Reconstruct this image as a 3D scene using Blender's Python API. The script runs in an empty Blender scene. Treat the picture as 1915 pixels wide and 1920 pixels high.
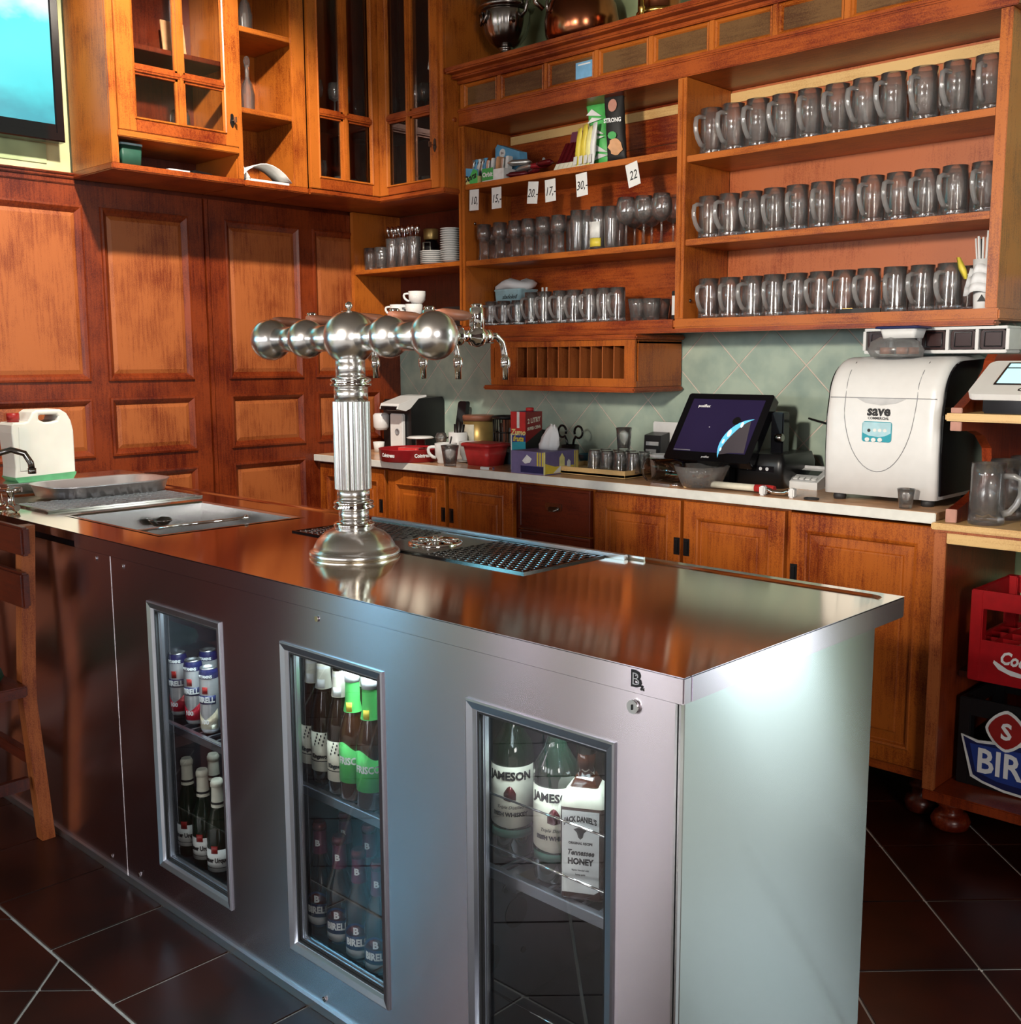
import bpy, bmesh, math, random
from mathutils import Vector, Matrix
PI = math.pi
random.seed(7)
SC = bpy.context.scene
COL = SC.collection

# ---------------------------------------------------------------- camera, world, light, exposure
CAM = Vector((0, 0, 1.3723))
RIGHT = Vector((0.72236, 0.69151, -0.00397))
DOWN = Vector((0.09379, -0.10365, -0.99018))
FWD = Vector((-0.68513, 0.71489, -0.13973))
FPX = 2023.45
cd = bpy.data.cameras.new('camera')
cam = bpy.data.objects.new('camera', cd)
COL.objects.link(cam)
cd.sensor_fit = 'HORIZONTAL'
cd.sensor_width = 36.0
cd.lens = FPX / 1915 * 36.0
cd.clip_start = 0.02
m = Matrix((RIGHT, -DOWN, -FWD)).transposed().to_4x4()
m.translation = CAM
cam.matrix_world = m
SC.camera = cam

SC.view_settings.view_transform = 'Standard'
SC.view_settings.look = 'None'
SC.view_settings.gamma = 1.0
SC.view_settings.use_curve_mapping = False
SC.view_settings.exposure = 0.4
SC.cycles.transparent_max_bounces = 40
SC.cycles.max_bounces = 10
SC.cycles.glossy_bounces = 6
SC.cycles.diffuse_bounces = 1

w = bpy.data.worlds.new('sky')
SC.world = w
w.use_nodes = True
bg = w.node_tree.nodes['Background']
bg.inputs[0].default_value = (0.62, 0.82, 1.0, 1)
bg.inputs[1].default_value = 1.0


def area(name, loc, direction, sx, sy, power, color=(1, 1, 1), spread=180):
    l = bpy.data.lights.new(name, 'AREA')
    l.shape = 'RECTANGLE'
    l.size, l.size_y = sx, sy
    l.energy = power
    l.color = color
    l.spread = math.radians(spread)
    o = bpy.data.objects.new(name, l)
    COL.objects.link(o)
    o.location = loc
    o.rotation_euler = Vector(direction).to_track_quat('-Z', 'Z' if abs(direction[2]) < .9 else 'Y').to_euler()
    return o


ROOM = (-4.21, 3.2, -4.6, 3.57, 0.0, 3.35)   # x0 x1 y0 y1 z0 z1
# daylight through the windows of the left wall (facing the bar front), the right wall and the back wall
area('daylight_left_near', (-4.30, -1.05, 1.55), (1, 0.0, -0.05), .42, 1.9, 62, (.20, .70, 1))
area('daylight_left_mid', (-4.30, -2.25, 1.55), (1, 0.0, -0.05), .40, 1.9, 34, (1, .80, .88))
area('daylight_left_far', (-4.30, -3.60, 1.55), (1, 0.1, -0.05), .55, 2.0, 85, (1, .97, .95))
area('daylight_right', (3.28, -1.3, 1.95), (-1, 0.25, -0.02), 1.1, 1.5, 75, (1, .95, .88))
area('daylight_back', (0.65, 3.66, 1.45), (-.25, -1, -0.05), .7, 2.1, 26, (.90, 1, 1))
for k, wx in enumerate((-3.0, -1.2, .6)):
    area('daylight_front', (wx, -4.70, 1.60), (0, 1, -.03), 1.1, 1.3, 22, (1, .97, .95))
# spots: ceiling one over the bar, and an added one for the shelves


def spot(name, loc, target, power, size=.16, ang=120, color=(1, .9, .76)):
    l = bpy.data.lights.new(name, 'SPOT')
    l.energy = power
    l.color = color
    l.shadow_soft_size = size
    l.spot_size = math.radians(ang)
    l.spot_blend = .5
    o = bpy.data.objects.new(name, l)
    COL.objects.link(o)
    o.location = loc
    o.rotation_euler = (Vector(target) - Vector(loc)).to_track_quat('-Z', 'Y').to_euler()
    return o


spot('ceiling_spot_bar', (-2.45, 1.55, 3.2), (-4.1, 2.3, 1.70), 270, size=.05, ang=62)
spot('added_spot_shelf', (-1.15, -1.2, 2.15), (-1.60, 3.4, 1.85), 430, size=.14, ang=38)  # unseen spot, added to light the shelves from the front


def at(px, py, axis, val):
    """point of the photograph laid on the real plane  axis = val"""
    d = RIGHT * ((px - 957.5) / FPX) + DOWN * ((py - 960) / FPX) + FWD
    t = (val - CAM[axis]) / d[axis]
    return CAM + d * t


# ---------------------------------------------------------------- materials
MATS = {}


def nt(name):
    mt = bpy.data.materials.new(name)
    mt.use_nodes = True
    n = mt.node_tree
    return mt, n, n.nodes['Principled BSDF']


def setp(p, color=None, rough=None, metal=None, **kw):
    if color is not None:
        p.inputs['Base Color'].default_value = (*color, 1)
    if rough is not None:
        p.inputs['Roughness'].default_value = rough
    if metal is not None:
        p.inputs['Metallic'].default_value = metal
    for k, v in kw.items():
        p.inputs[k.replace('_', ' ')].default_value = v


def plain(name, color, rough=.5, metal=0.0, var=.12, scale=30, **kw):
    """simple procedural surface: base colour with a little noise"""
    mt, n, p = nt(name)
    setp(p, color, rough, metal, **kw)
    if var:
        tc = n.nodes.new('ShaderNodeTexCoord')
        nz = n.nodes.new('ShaderNodeTexNoise')
        nz.inputs['Scale'].default_value = scale
        rp = n.nodes.new('ShaderNodeValToRGB')
        rp.color_ramp.elements[0].position = .3
        rp.color_ramp.elements[1].position = .7
        rp.color_ramp.elements[0].color = (*[c * (1 - var) for c in color], 1)
        rp.color_ramp.elements[1].color = (*[min(1, c * (1 + var)) for c in color], 1)
        n.links.new(tc.outputs['Object'], nz.inputs['Vector'])
        n.links.new(nz.outputs['Fac'], rp.inputs['Fac'])
        n.links.new(rp.outputs['Color'], p.inputs['Base Color'])
    MATS[name] = mt
    return mt


def wood(name, light, dark, axis, rough=.34, grain=1.0, bias=.5):
    mt, n, p = nt(name)
    setp(p, light, rough)
    tc = n.nodes.new('ShaderNodeTexCoord')
    mp = n.nodes.new('ShaderNodeMapping')
    s = [105, 105, 105]
    s[axis] = 8
    mp.inputs['Scale'].default_value = s
    n.links.new(tc.outputs['Object'], mp.inputs['Vector'])
    nz = n.nodes.new('ShaderNodeTexNoise')
    nz.inputs['Scale'].default_value = 1.0 * grain
    nz.inputs['Detail'].default_value = 7
    nz.inputs['Roughness'].default_value = .72
    n.links.new(mp.outputs[0], nz.inputs['Vector'])
    big = n.nodes.new('ShaderNodeTexNoise')
    big.inputs['Scale'].default_value = 5.5
    big.inputs['Detail'].default_value = 4
    n.links.new(tc.outputs['Object'], big.inputs['Vector'])
    mx = n.nodes.new('ShaderNodeMix')
    mx.data_type = 'FLOAT'
    mx.inputs[0].default_value = .40
    spk = n.nodes.new('ShaderNodeTexNoise')
    spk.inputs['Scale'].default_value = 330
    spk.inputs['Detail'].default_value = 2
    n.links.new(tc.outputs['Object'], spk.inputs['Vector'])
    m0 = n.nodes.new('ShaderNodeMix')
    m0.data_type = 'FLOAT'
    m0.inputs[0].default_value = .42
    n.links.new(nz.outputs['Fac'], m0.inputs[2])
    n.links.new(spk.outputs['Fac'], m0.inputs[3])
    n.links.new(m0.outputs[0], mx.inputs[2])
    n.links.new(big.outputs['Fac'], mx.inputs[3])
    rp = n.nodes.new('ShaderNodeValToRGB')
    rp.color_ramp.elements[0].position = bias - .10
    rp.color_ramp.elements[0].color = (*dark, 1)
    rp.color_ramp.elements[1].position = bias + .05
    rp.color_ramp.elements[1].color = (*light, 1)
    n.links.new(mx.outputs[0], rp.inputs['Fac'])
    n.links.new(rp.outputs['Color'], p.inputs['Base Color'])
    bp = n.nodes.new('ShaderNodeBump')
    bp.inputs['Strength'].default_value = .12
    bp.inputs['Distance'].default_value = .002
    n.links.new(nz.outputs['Fac'], bp.inputs['Height'])
    n.links.new(bp.outputs['Normal'], p.inputs['Normal'])
    MATS[name] = mt
    return mt


def thin_glass(name, tint=(1, 1, 1), refl=1.0, rough=.0, milk=0.0, solid=0.0):
    """clear thin glass: see-through with Fresnel mirror, the same for every ray"""
    mt = bpy.data.materials.new(name)
    mt.use_nodes = True
    n = mt.node_tree
    n.nodes.clear()
    out = n.nodes.new('ShaderNodeOutputMaterial')
    tr = n.nodes.new('ShaderNodeBsdfTransparent')
    tr.inputs[0].default_value = (*tint, 1)
    gl = n.nodes.new('ShaderNodeBsdfGlossy')
    gl.inputs['Roughness'].default_value = rough
    fr = n.nodes.new('ShaderNodeFresnel')
    fr.inputs[0].default_value = 1.55
    mu = n.nodes.new('ShaderNodeMath')
    mu.operation = 'MULTIPLY'
    mu.use_clamp = True
    mu.inputs[1].default_value = refl
    n.links.new(fr.outputs[0], mu.inputs[0])
    mx = n.nodes.new('ShaderNodeMixShader')
    n.links.new(mu.outputs[0], mx.inputs[0])
    n.links.new(tr.outputs[0], mx.inputs[1])
    n.links.new(gl.outputs[0], mx.inputs[2])
    last = mx
    if milk:
        df = n.nodes.new('ShaderNodeBsdfTranslucent')
        df2 = n.nodes.new('ShaderNodeBsdfDiffuse')
        a = n.nodes.new('ShaderNodeMixShader')
        a.inputs[0].default_value = .5
        n.links.new(df.outputs[0], a.inputs[1])
        n.links.new(df2.outputs[0], a.inputs[2])
        m2 = n.nodes.new('ShaderNodeMixShader')
        m2.inputs[0].default_value = milk
        n.links.new(mx.outputs[0], m2.inputs[1])
        n.links.new(a.outputs[0], m2.inputs[2])
        last = m2
    if solid:           # part of the glass bends what lies behind it, as thick pressed glass does
        gs = n.nodes.new('ShaderNodeBsdfGlass')
        gs.inputs['IOR'].default_value = 1.42
        gs.inputs['Roughness'].default_value = 0
        m3 = n.nodes.new('ShaderNodeMixShader')
        m3.inputs[0].default_value = solid
        n.links.new(last.outputs[0], m3.inputs[1])
        n.links.new(gs.outputs[0], m3.inputs[2])
        last = m3
    n.links.new(last.outputs[0], out.inputs[0])
    MATS[name] = mt
    return mt


def steel(name, color, rough, aniso=0.0, rot=0.0, streak=None, tangent=None):
    mt, n, p = nt(name)
    setp(p, color, rough, 1.0)
    p.inputs['Anisotropic'].default_value = aniso
    p.inputs['Anisotropic Rotation'].default_value = rot
    if tangent:
        tg = n.nodes.new('ShaderNodeCombineXYZ')
        for i in range(3):
            tg.inputs[i].default_value = tangent[i]
        n.links.new(tg.outputs[0], p.inputs['Tangent'])
    if streak is not None:
        tc = n.nodes.new('ShaderNodeTexCoord')
        mp = n.nodes.new('ShaderNodeMapping')
        mp.inputs['Scale'].default_value = streak
        nz = n.nodes.new('ShaderNodeTexNoise')
        nz.inputs['Scale'].default_value = 1
        nz.inputs['Detail'].default_value = 3
        n.links.new(tc.outputs['Object'], mp.inputs[0])
        n.links.new(mp.outputs[0], nz.inputs['Vector'])
        mr = n.nodes.new('ShaderNodeMapRange')
        mr.inputs[3].default_value = rough * .75
        mr.inputs[4].default_value = rough * 1.25
        n.links.new(nz.outputs['Fac'], mr.inputs[0])
        n.links.new(mr.outputs[0], p.inputs['Roughness'])
    MATS[name] = mt
    return mt


ORANGE, MAROON = (.54, .145, .018), (.15, .012, .002)
wood('wood_v', ORANGE, MAROON, 2, bias=.47)
wood('wood_x', ORANGE, MAROON, 0, bias=.47)
wood('wood_y', ORANGE, MAROON, 1, bias=.47)
wood('panel_wood', (.46, .13, .035), (.16, .018, .004), 2, bias=.47, rough=.4)
wood('panel_frame_wood', (.26, .042, .008), (.085, .006, .001), 2, bias=.51, rough=.35)
wood('back_board_wood', (.52, .14, .045), (.26, .04, .008), 2, bias=.44, rough=.42)
wood('base_wood', (.50, .125, .014), (.15, .014, .002), 2, bias=.49)
wood('cornice_wood', (.42, .085, .012), (.15, .012, .002), 0, bias=.5)
wood('frieze_wood', (.17, .085, .030), (.08, .03, .01), 0, rough=.35)
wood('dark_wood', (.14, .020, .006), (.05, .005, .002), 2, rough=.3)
wood('dark_wood_x', (.14, .020, .006), (.05, .005, .002), 0, rough=.3)
wood('light_edge_wood', (.80, .52, .22), (.62, .33, .12), 0, bias=.45)
wood('unit_wood', (.30, .045, .010), (.10, .008, .002), 2, rough=.28)
steel('top_steel', (.86, .76, .60), .10, aniso=.75, tangent=(0, 1, 0))
steel('front_steel', (.66, .60, .66), .225, aniso=1.0, tangent=(0, 0, 1))
steel('side_steel', (.70, .78, .78), .21, aniso=1.0, tangent=(0, 0, 1))
steel('edge_steel', (.84, .84, .85), .2)
steel('frame_steel', (.62, .66, .74), .3)
steel('chrome', (.88, .87, .86), .06)
steel('tower_steel', (.92, .91, .90), .25)
steel('column_steel', (.92, .91, .90), .14)
steel('dark_chrome', (.30, .29, .28), .14)
steel('brushed_grey', (.60, .61, .63), .35)
steel('light_steel', (.74, .74, .78), .4)
steel('old_silver', (.32, .29, .27), .22)
steel('copper', (.36, .12, .055), .2)
steel('brass', (.60, .36, .10), .25)
steel('sink_steel', (.62, .62, .62), .2, streak=(3, 3, 3))
thin_glass('glass', (1, 1, 1), 1.2, milk=.05)
thin_glass('bowl_glass', (.97, .90, .82), 1.2, rough=.05, milk=.22)
thin_glass('pane', (.985, .99, .99), .3)
thin_glass('smoke_glass', (.45, .36, .30), 1.0)
thin_glass('mug_glass', (.995, .995, .995), 2.3, rough=.11, milk=.065, solid=.2)
thin_glass('handle_glass', (.98, .98, .98), 3.0, rough=.10, milk=.30)
thin_glass('frosted', (.9, .93, .95), .8, rough=.2, milk=.25)
plain('black', (.008, .008, .009), .35, var=0)
plain('black_gloss', (.006, .006, .008), .12, var=0)
plain('black_soft', (.012, .011, .011), .6)
plain('white', (.82, .82, .82), .4, var=.03)
plain('white_gloss', (.88, .88, .88), .15, var=.02)
plain('paper', (.86, .86, .84), .7, var=.03)
plain('porcelain', (.86, .86, .85), .1, var=0)
plain('grey', (.28, .28, .30), .5)
plain('light_grey', (.60, .60, .61), .4)
plain('ink', (.012, .012, .014), .5, var=0)
plain('white_ink', (.9, .9, .9), .5, var=0)
plain('red_plastic', (.62, .035, .035), .35)
plain('dark_red', (.24, .006, .008), .3)
plain('crate_red', (.40, .004, .008), .35)
plain('cap_red', (.33, .014, .012), .4)
plain('tray_red', (.33, .012, .016), .35)
plain('navy', (.010, .016, .09), .4)
plain('blue_label', (.02, .05, .27), .4)
plain('sky_blue', (.14, .42, .68), .4)
plain('pale_blue', (.45, .70, .78), .5)
plain('teal', (.02, .36, .46), .4)
plain('teal_dark', (.015, .10, .16), .4)
plain('slate_blue', (.13, .20, .27), .5)
plain('yellow', (.78, .62, .07), .45)
plain('pale_yellow', (.86, .80, .32), .5)
plain('violet', (.17, .14, .30), .5)
plain('green', (.06, .40, .09), .45)
plain('bright_green', (.10, .55, .13), .45)
plain('dark_green', (.02, .09, .06), .5)
plain('seat_green', (.006, .05, .02), .7)
plain('cream', (.78, .74, .60), .55)
plain('label_cream', (.80, .76, .62), .55)
plain('label_white', (.85, .85, .83), .5)
plain('gold', (.50, .34, .12), .35, metal=.6)
plain('foil_silver', (.55, .54, .52), .3, metal=.8)
plain('foil_red', (.38, .02, .03), .25, metal=.3)
plain('foil_maroon', (.12, .008, .012), .25, metal=.3)
plain('purple_foil', (.16, .03, .07), .3, metal=.3)
plain('skin_tone', (.70, .36, .17), .5)
plain('amber_bottle', (.055, .016, .005), .08, var=0, Coat_Weight=1.0)
plain('brown_bottle', (.02, .007, .004), .08, var=0, Coat_Weight=1.0)
plain('green_bottle', (.006, .018, .010), .08, var=0, Coat_Weight=1.0)
plain('whisky', (.05, .012, .004), .08, var=0, Coat_Weight=1.0)
plain('can_white', (.62, .62, .64), .28, metal=.5)
plain('can_red', (.55, .02, .045), .3, metal=.3)
plain('can_gold', (.66, .58, .42), .3, metal=.4)
plain('canister_plastic', (.84, .84, .77), .45, var=.05, scale=9, Subsurface_Weight=.1)
plain('green_liquid', (.12, .42, .20), .3)
plain('counter_laminate', (.72, .40, .22), .22, var=.2, scale=14)
plain('counter_edge', (.83, .82, .76), .35, var=.05)
plain('grout', (.74, .62, .54), .8)
plain('floor_grout', (.66, .60, .55), .8)
plain('ceiling_paint', (.22, .17, .13), .9)
plain('wall_paint', (.66, .66, .36), .85, var=.22, scale=6)
plain('wall_brown', (.10, .05, .04), .7, var=.2, scale=3)
plain('wall_green', (.46, .56, .30), .85, var=.3, scale=7)
plain('fridge_lining', (.030, .032, .040), .4)
plain('painted_lit_lining', (.45, .58, .60), .4)
plain('rubber', (.02, .02, .022), .6)
plain('brown_handle', (.34, .13, .075), .4)
plain('dispenser', (.86, .85, .84), .3, var=.02)
plain('leaflet_blue', (.20, .46, .72), .5)
plain('smoked_bin', (.030, .006, .006), .3, var=0)
plain('pink_wood', (.50, .24, .18), .5)
plain('tissue', (.88, .88, .9), .8, var=.02)


def tile_mat(name, base, dark, rough, scale):
    mt, n, p = nt(name)
    setp(p, base, rough)
    tc = n.nodes.new('ShaderNodeTexCoord')
    oi = n.nodes.new('ShaderNodeObjectInfo')
    ad = n.nodes.new('ShaderNodeVectorMath')
    ad.operation = 'ADD'
    n.links.new(tc.outputs['Object'], ad.inputs[0])
    n.links.new(oi.outputs['Location'], ad.inputs[1])
    nz = n.nodes.new('ShaderNodeTexNoise')
    nz.inputs['Scale'].default_value = scale
    nz.inputs['Detail'].default_value = 6
    n.links.new(ad.outputs[0], nz.inputs['Vector'])
    rp = n.nodes.new('ShaderNodeValToRGB')
    rp.color_ramp.elements[0].position = .36
    rp.color_ramp.elements[1].position = .62
    rp.color_ramp.elements[0].color = (*dark, 1)
    rp.color_ramp.elements[1].color = (*base, 1)
    n.links.new(nz.outputs['Fac'], rp.inputs['Fac'])
    n.links.new(rp.outputs['Color'], p.inputs['Base Color'])
    bp = n.nodes.new('ShaderNodeBump')
    bp.inputs['Strength'].default_value = .15
    bp.inputs['Distance'].default_value = .003
    n.links.new(nz.outputs['Fac'], bp.inputs['Height'])
    n.links.new(bp.outputs['Normal'], p.inputs['Normal'])
    MATS[name] = mt


tile_mat('wall_tile', (.46, .56, .46), (.33, .43, .37), .35, 9)
tile_mat('floor_tile', (.042, .007, .003), (.014, .003, .002), .30, 4)


def emit(name, color, strength):
    mt, n, p = nt(name)
    setp(p, color, .3)
    p.inputs['Emission Color'].default_value = (*color, 1)
    p.inputs['Emission Strength'].default_value = strength
    MATS[name] = mt
    return mt


def tv_picture(name):
    """sky picture on the television: flat image made of a gradient and soft cloud noise"""
    mt, n, p = nt(name)
    tc = n.nodes.new('ShaderNodeTexCoord')
    sp = n.nodes.new('ShaderNodeSeparateXYZ')
    n.links.new(tc.outputs['Generated'], sp.inputs[0])
    nz = n.nodes.new('ShaderNodeTexNoise')
    nz.inputs['Scale'].default_value = 4
    nz.inputs['Detail'].default_value = 5
    n.links.new(tc.outputs['Generated'], nz.inputs['Vector'])
    m1 = n.nodes.new('ShaderNodeMath')
    m1.operation = 'MULTIPLY_ADD'
    m1.inputs[1].default_value = .55
    n.links.new(nz.outputs['Fac'], m1.inputs[0])
    n.links.new(sp.outputs['Z'], m1.inputs[2])
    rp = n.nodes.new('ShaderNodeValToRGB')
    el = rp.color_ramp.elements
    el[0].position, el[0].color = .28, (.01, .40, .50, 1)
    el[1].position, el[1].color = 1.12, (.90, .95, .93, 1)
    e = el.new(.50)
    e.color = (.035, .78, .85, 1)
    e = el.new(.86)
    e.color = (.07, .86, .92, 1)
    n.links.new(m1.outputs[0], rp.inputs['Fac'])
    p.inputs['Base Color'].default_value = (.01, .01, .01, 1)
    n.links.new(rp.outputs['Color'], p.inputs['Emission Color'])
    p.inputs['Emission Strength'].default_value = .80
    MATS[name] = mt


tv_picture('tv_picture')


def M(k):
    return MATS[k]


# ---------------------------------------------------------------- geometry helpers
IDENT = lambda u, v, w: (u, v, w)


class B:
    """collects simple shapes into one bmesh; f maps local (u, v, w) to xyz"""

    def __init__(s, f=IDENT, off=(0, 0, 0)):
        s.bm = bmesh.new()
        s.f = f
        s.off = Vector(off)
        s.sm = []

    def v(s, u, v, w):
        return s.bm.verts.new(Vector(s.f(u, v, w)) - s.off)

    def face(s, vs, smooth=False):
        try:
            fc = s.bm.faces.new(vs)
            fc.smooth = smooth
            return fc
        except ValueError:
            return None

    def box(s, u0, u1, v0, v1, w0, w1, bev=0):
        c = [s.v(u, v, w) for w in (w0, w1) for v in (v0, v1) for u in (u0, u1)]
        fs = [s.face([c[i] for i in q]) for q in ((0, 2, 3, 1), (4, 5, 7, 6), (0, 1, 5, 4), (2, 6, 7, 3), (0, 4, 6, 2), (1, 3, 7, 5))]
        if bev:
            es = {e for fc in fs for e in fc.edges}
            bmesh.ops.bevel(s.bm, geom=list(es), offset=bev, segments=2, affect='EDGES', clamp_overlap=True)
        return s

    def ring(s, u0, u1, v0, v1, steps, cap=True, start_cap=False):
        """stepped rectangular loops: steps = [(inset, height)]; a moulded frame or a raised panel"""
        loops = []
        for i, h in steps:
            loops.append([s.v(u0 + i, v0 + i, h), s.v(u1 - i, v0 + i, h), s.v(u1 - i, v1 - i, h), s.v(u0 + i, v1 - i, h)])
        for a, b in zip(loops, loops[1:]):
            for k in range(4):
                s.face([a[k], a[(k + 1) % 4], b[(k + 1) % 4], b[k]])
        if cap:
            s.face(loops[-1])
        if start_cap:
            s.face(loops[0][::-1])
        return s

    def lathe(s, prof, c=(0, 0, 0), seg=24, smooth=True, cap0=True, cap1=True, axis=2, amp=None):
        """prof = [(radius, height)] turned about an axis through c; amp(angle, height) scales the radius"""
        loops = []
        for r, z in prof:
            lp = []
            for k in range(seg):
                a = 2 * PI * k / seg
                rr = r * (amp(a, z) if amp else 1)
                x, y = rr * math.cos(a), rr * math.sin(a)
                p = ((x, y, z), (z, x, y), (y, z, x))[(2, 0, 1).index(axis)]
                lp.append(s.v(c[0] + p[0], c[1] + p[1], c[2] + p[2]))
            loops.append(lp)
        for a, b in zip(loops, loops[1:]):
            for k in range(seg):
                s.face([a[k], a[(k + 1) % seg], b[(k + 1) % seg], b[k]], smooth)
        if cap0:
            s.face(loops[0][::-1])
        if cap1:
            s.face(loops[-1])
        return s

    def tube(s, pts, r, seg=8, smooth=True, flat=1.0):
        """round bar along a polyline; r may be a list"""
        P = [Vector(p) for p in pts]
        rs = r if isinstance(r, (list, tuple)) else [r] * len(P)
        loops = []
        t0 = (P[1] - P[0]).normalized()
        n = t0.orthogonal().normalized()
        for i, p in enumerate(P):
            t = (P[min(i + 1, len(P) - 1)] - P[max(i - 1, 0)]).normalized()
            n = (n - t * n.dot(t)).normalized()
            b = t.cross(n)
            lp = []
            for k in range(seg):
                a = 2 * PI * k / seg
                q = p + n * (rs[i] * math.cos(a)) + b * (rs[i] * flat * math.sin(a))
                lp.append(s.v(*q))
            loops.append(lp)
        for a, b in zip(loops, loops[1:]):
            for k in range(seg):
                s.face([a[k], a[(k + 1) % seg], b[(k + 1) % seg], b[k]], smooth)
        s.face(loops[0][::-1])
        s.face(loops[-1])
        return s

    def prism(s, poly, w0, w1, smooth=False):
        """polygon in (u, v) given a thickness along w"""
        a = [s.v(u, v, w0) for u, v in poly]
        b = [s.v(u, v, w1) for u, v in poly]
        s.face(a[::-1])
        s.face(b)
        for k in range(len(poly)):
            s.face([a[k], a[(k + 1) % len(poly)], b[(k + 1) % len(poly)], b[k]], smooth)
        return s

    def loft(s, sections, smooth=True, cap=True):
        """closed sections: lists of xyz of equal length"""
        lp = [[s.v(*p) for p in sec] for sec in sections]
        for a, b in zip(lp, lp[1:]):
            for k in range(len(a)):
                s.face([a[k], a[(k + 1) % len(a)], b[(k + 1) % len(a)], b[k]], smooth)
        if cap:
            s.face(lp[0][::-1])
            s.face(lp[-1])
        return s

    def patch(s, r, z0, z1, a0, a1, seg=10, c=(0, 0), thick=.0006, poly=None):
        """curved label wrapped on a cylinder of radius r, with a little thickness"""
        R2 = r + thick
        rows = []
        for k in range(seg + 1):
            a = a0 + (a1 - a0) * k / seg
            lo, hi = (z0, z1) if poly is None else poly(k / seg)
            rows.append([s.v(c[0] + q * math.cos(a), c[1] + q * math.sin(a), z) for q, z in ((r, lo), (R2, lo), (R2, hi), (r, hi))])
        for a, b in zip(rows, rows[1:]):
            for k in range(4):
                s.face([a[k], a[(k + 1) % 4], b[(k + 1) % 4], b[k]], True)
        s.face(rows[0])
        s.face(rows[-1][::-1])
        return s


def obj(name, b, mat=None, parent=None, smooth_angle=None):
    bm = b.bm if isinstance(b, B) else b
    bmesh.ops.recalc_face_normals(bm, faces=bm.faces[:])
    me = bpy.data.meshes.new(name)
    bm.to_mesh(me)
    bm.free()
    o = bpy.data.objects.new(name, me)
    COL.objects.link(o)
    if mat:
        me.materials.append(M(mat) if isinstance(mat, str) else mat)
    if parent:
        o.parent = parent
    return o


def tag(o, label=None, cat=None, group=None, kind=None):
    if label:
        o['label'] = label
    if cat:
        o['category'] = cat
    if group:
        o['group'] = group
    if kind:
        o['kind'] = kind
    return o


def thing(name, label, cat, loc=(0, 0, 0), rotz=0, group=None):
    o = bpy.data.objects.new(name, None)
    o.empty_display_size = .05
    COL.objects.link(o)
    o.location = loc
    o.rotation_euler = (0, 0, rotz)
    return tag(o, label, cat, group)


def struct(name, b, mat, parent=None):
    o = obj(name, b, mat, parent)
    if not parent:
        o['kind'] = 'structure'
    return o


def dup(root, loc, rotz=0, label=None, scale=None):
    r = root.copy()
    COL.objects.link(r)
    r.location = loc
    r.rotation_euler = (0, 0, rotz)
    if scale:
        r.scale = scale
    if label:
        r['label'] = label
    for ch in list(root.children):
        c = ch.copy()
        COL.objects.link(c)
        c.parent = r
        for g in list(ch.children):
            d = g.copy()
            COL.objects.link(d)
            d.parent = c
    return r


def free(o, label, cat, group=None):
    """a piece that only rests in or on a thing becomes a thing of its own, origin at its base"""
    p = o.parent
    mw = Matrix.LocRotScale(p.location, p.rotation_euler, None)
    co = [v.co for v in o.data.vertices]
    c = Vector(((min(v.x for v in co) + max(v.x for v in co)) / 2, (min(v.y for v in co) + max(v.y for v in co)) / 2, min(v.z for v in co)))
    o.data.transform(Matrix.Translation(-c))
    o.parent = None
    o.matrix_world = mw @ Matrix.Translation(c)
    return tag(o, label, cat, group)


def text(s, size, depth=.0006, shear=0.0, bold=0.0, squeeze=1.0, spacing=1.0, align='CENTER'):
    """lettering as a thin mesh in the x-y plane, centred on the origin"""
    cu = bpy.data.curves.new('lettering', 'FONT')
    cu.body = s
    cu.size = size
    cu.extrude = depth
    cu.shear = shear
    cu.offset = bold
    cu.space_character = spacing
    cu.align_x = align
    cu.align_y = 'CENTER'
    cu.resolution_u = 2
    o = bpy.data.objects.new('lettering', cu)
    COL.objects.link(o)
    bpy.context.view_layer.update()
    dg = bpy.context.evaluated_depsgraph_get()
    me = bpy.data.meshes.new_from_object(o.evaluated_get(dg))
    bpy.data.objects.remove(o)
    bpy.data.curves.remove(cu)
    bm = bmesh.new()
    bm.from_mesh(me)
    bpy.data.meshes.remove(me)
    for v in bm.verts:
        v.co.x *= squeeze
    return bm


def place(bm, f):
    for v in bm.verts:
        v.co = Vector(f(*v.co))
    return bm


def wrap(bm, r, z, ang=0.0, c=(0, 0)):
    """wrap flat lettering on a cylinder, centred on angle ang at height z"""
    def f(x, y, d):
        a = ang + x / r
        return (c[0] + (r + .0008 + d) * math.cos(a), c[1] + (r + .0008 + d) * math.sin(a), z + y)
    return place(bm, f)


def join(bms):
    a = bms[0]
    for b in bms[1:]:
        me = bpy.data.meshes.new('tmp')
        b.to_mesh(me)
        b.free()
        a.from_mesh(me)
        bpy.data.meshes.remove(me)
    return a


def arc(cx, cy, r, a0, a1, n=8):
    return [(cx + r * math.cos(a0 + (a1 - a0) * k / n), cy + r * math.sin(a0 + (a1 - a0) * k / n)) for k in range(n + 1)]


def rrect(u0, u1, v0, v1, r, n=4):
    return (arc(u1 - r, v1 - r, r, 0, PI / 2, n) + arc(u0 + r, v1 - r, r, PI / 2, PI, n)
            + arc(u0 + r, v0 + r, r, PI, 1.5 * PI, n) + arc(u1 - r, v0 + r, r, 1.5 * PI, 2 * PI, n))


TO_CAM = math.atan2(-1, 1.0)   # roughly the direction of the room seen from the shelves

FX = lambda x0: (lambda u, v, w: (x0 + w, u, v))          # faces +X : u = y, v = z, w out of the wall
FY = lambda y0: (lambda u, v, w: (u, y0 - w, v))          # faces -Y : u = x, v = z, w out of the wall

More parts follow.
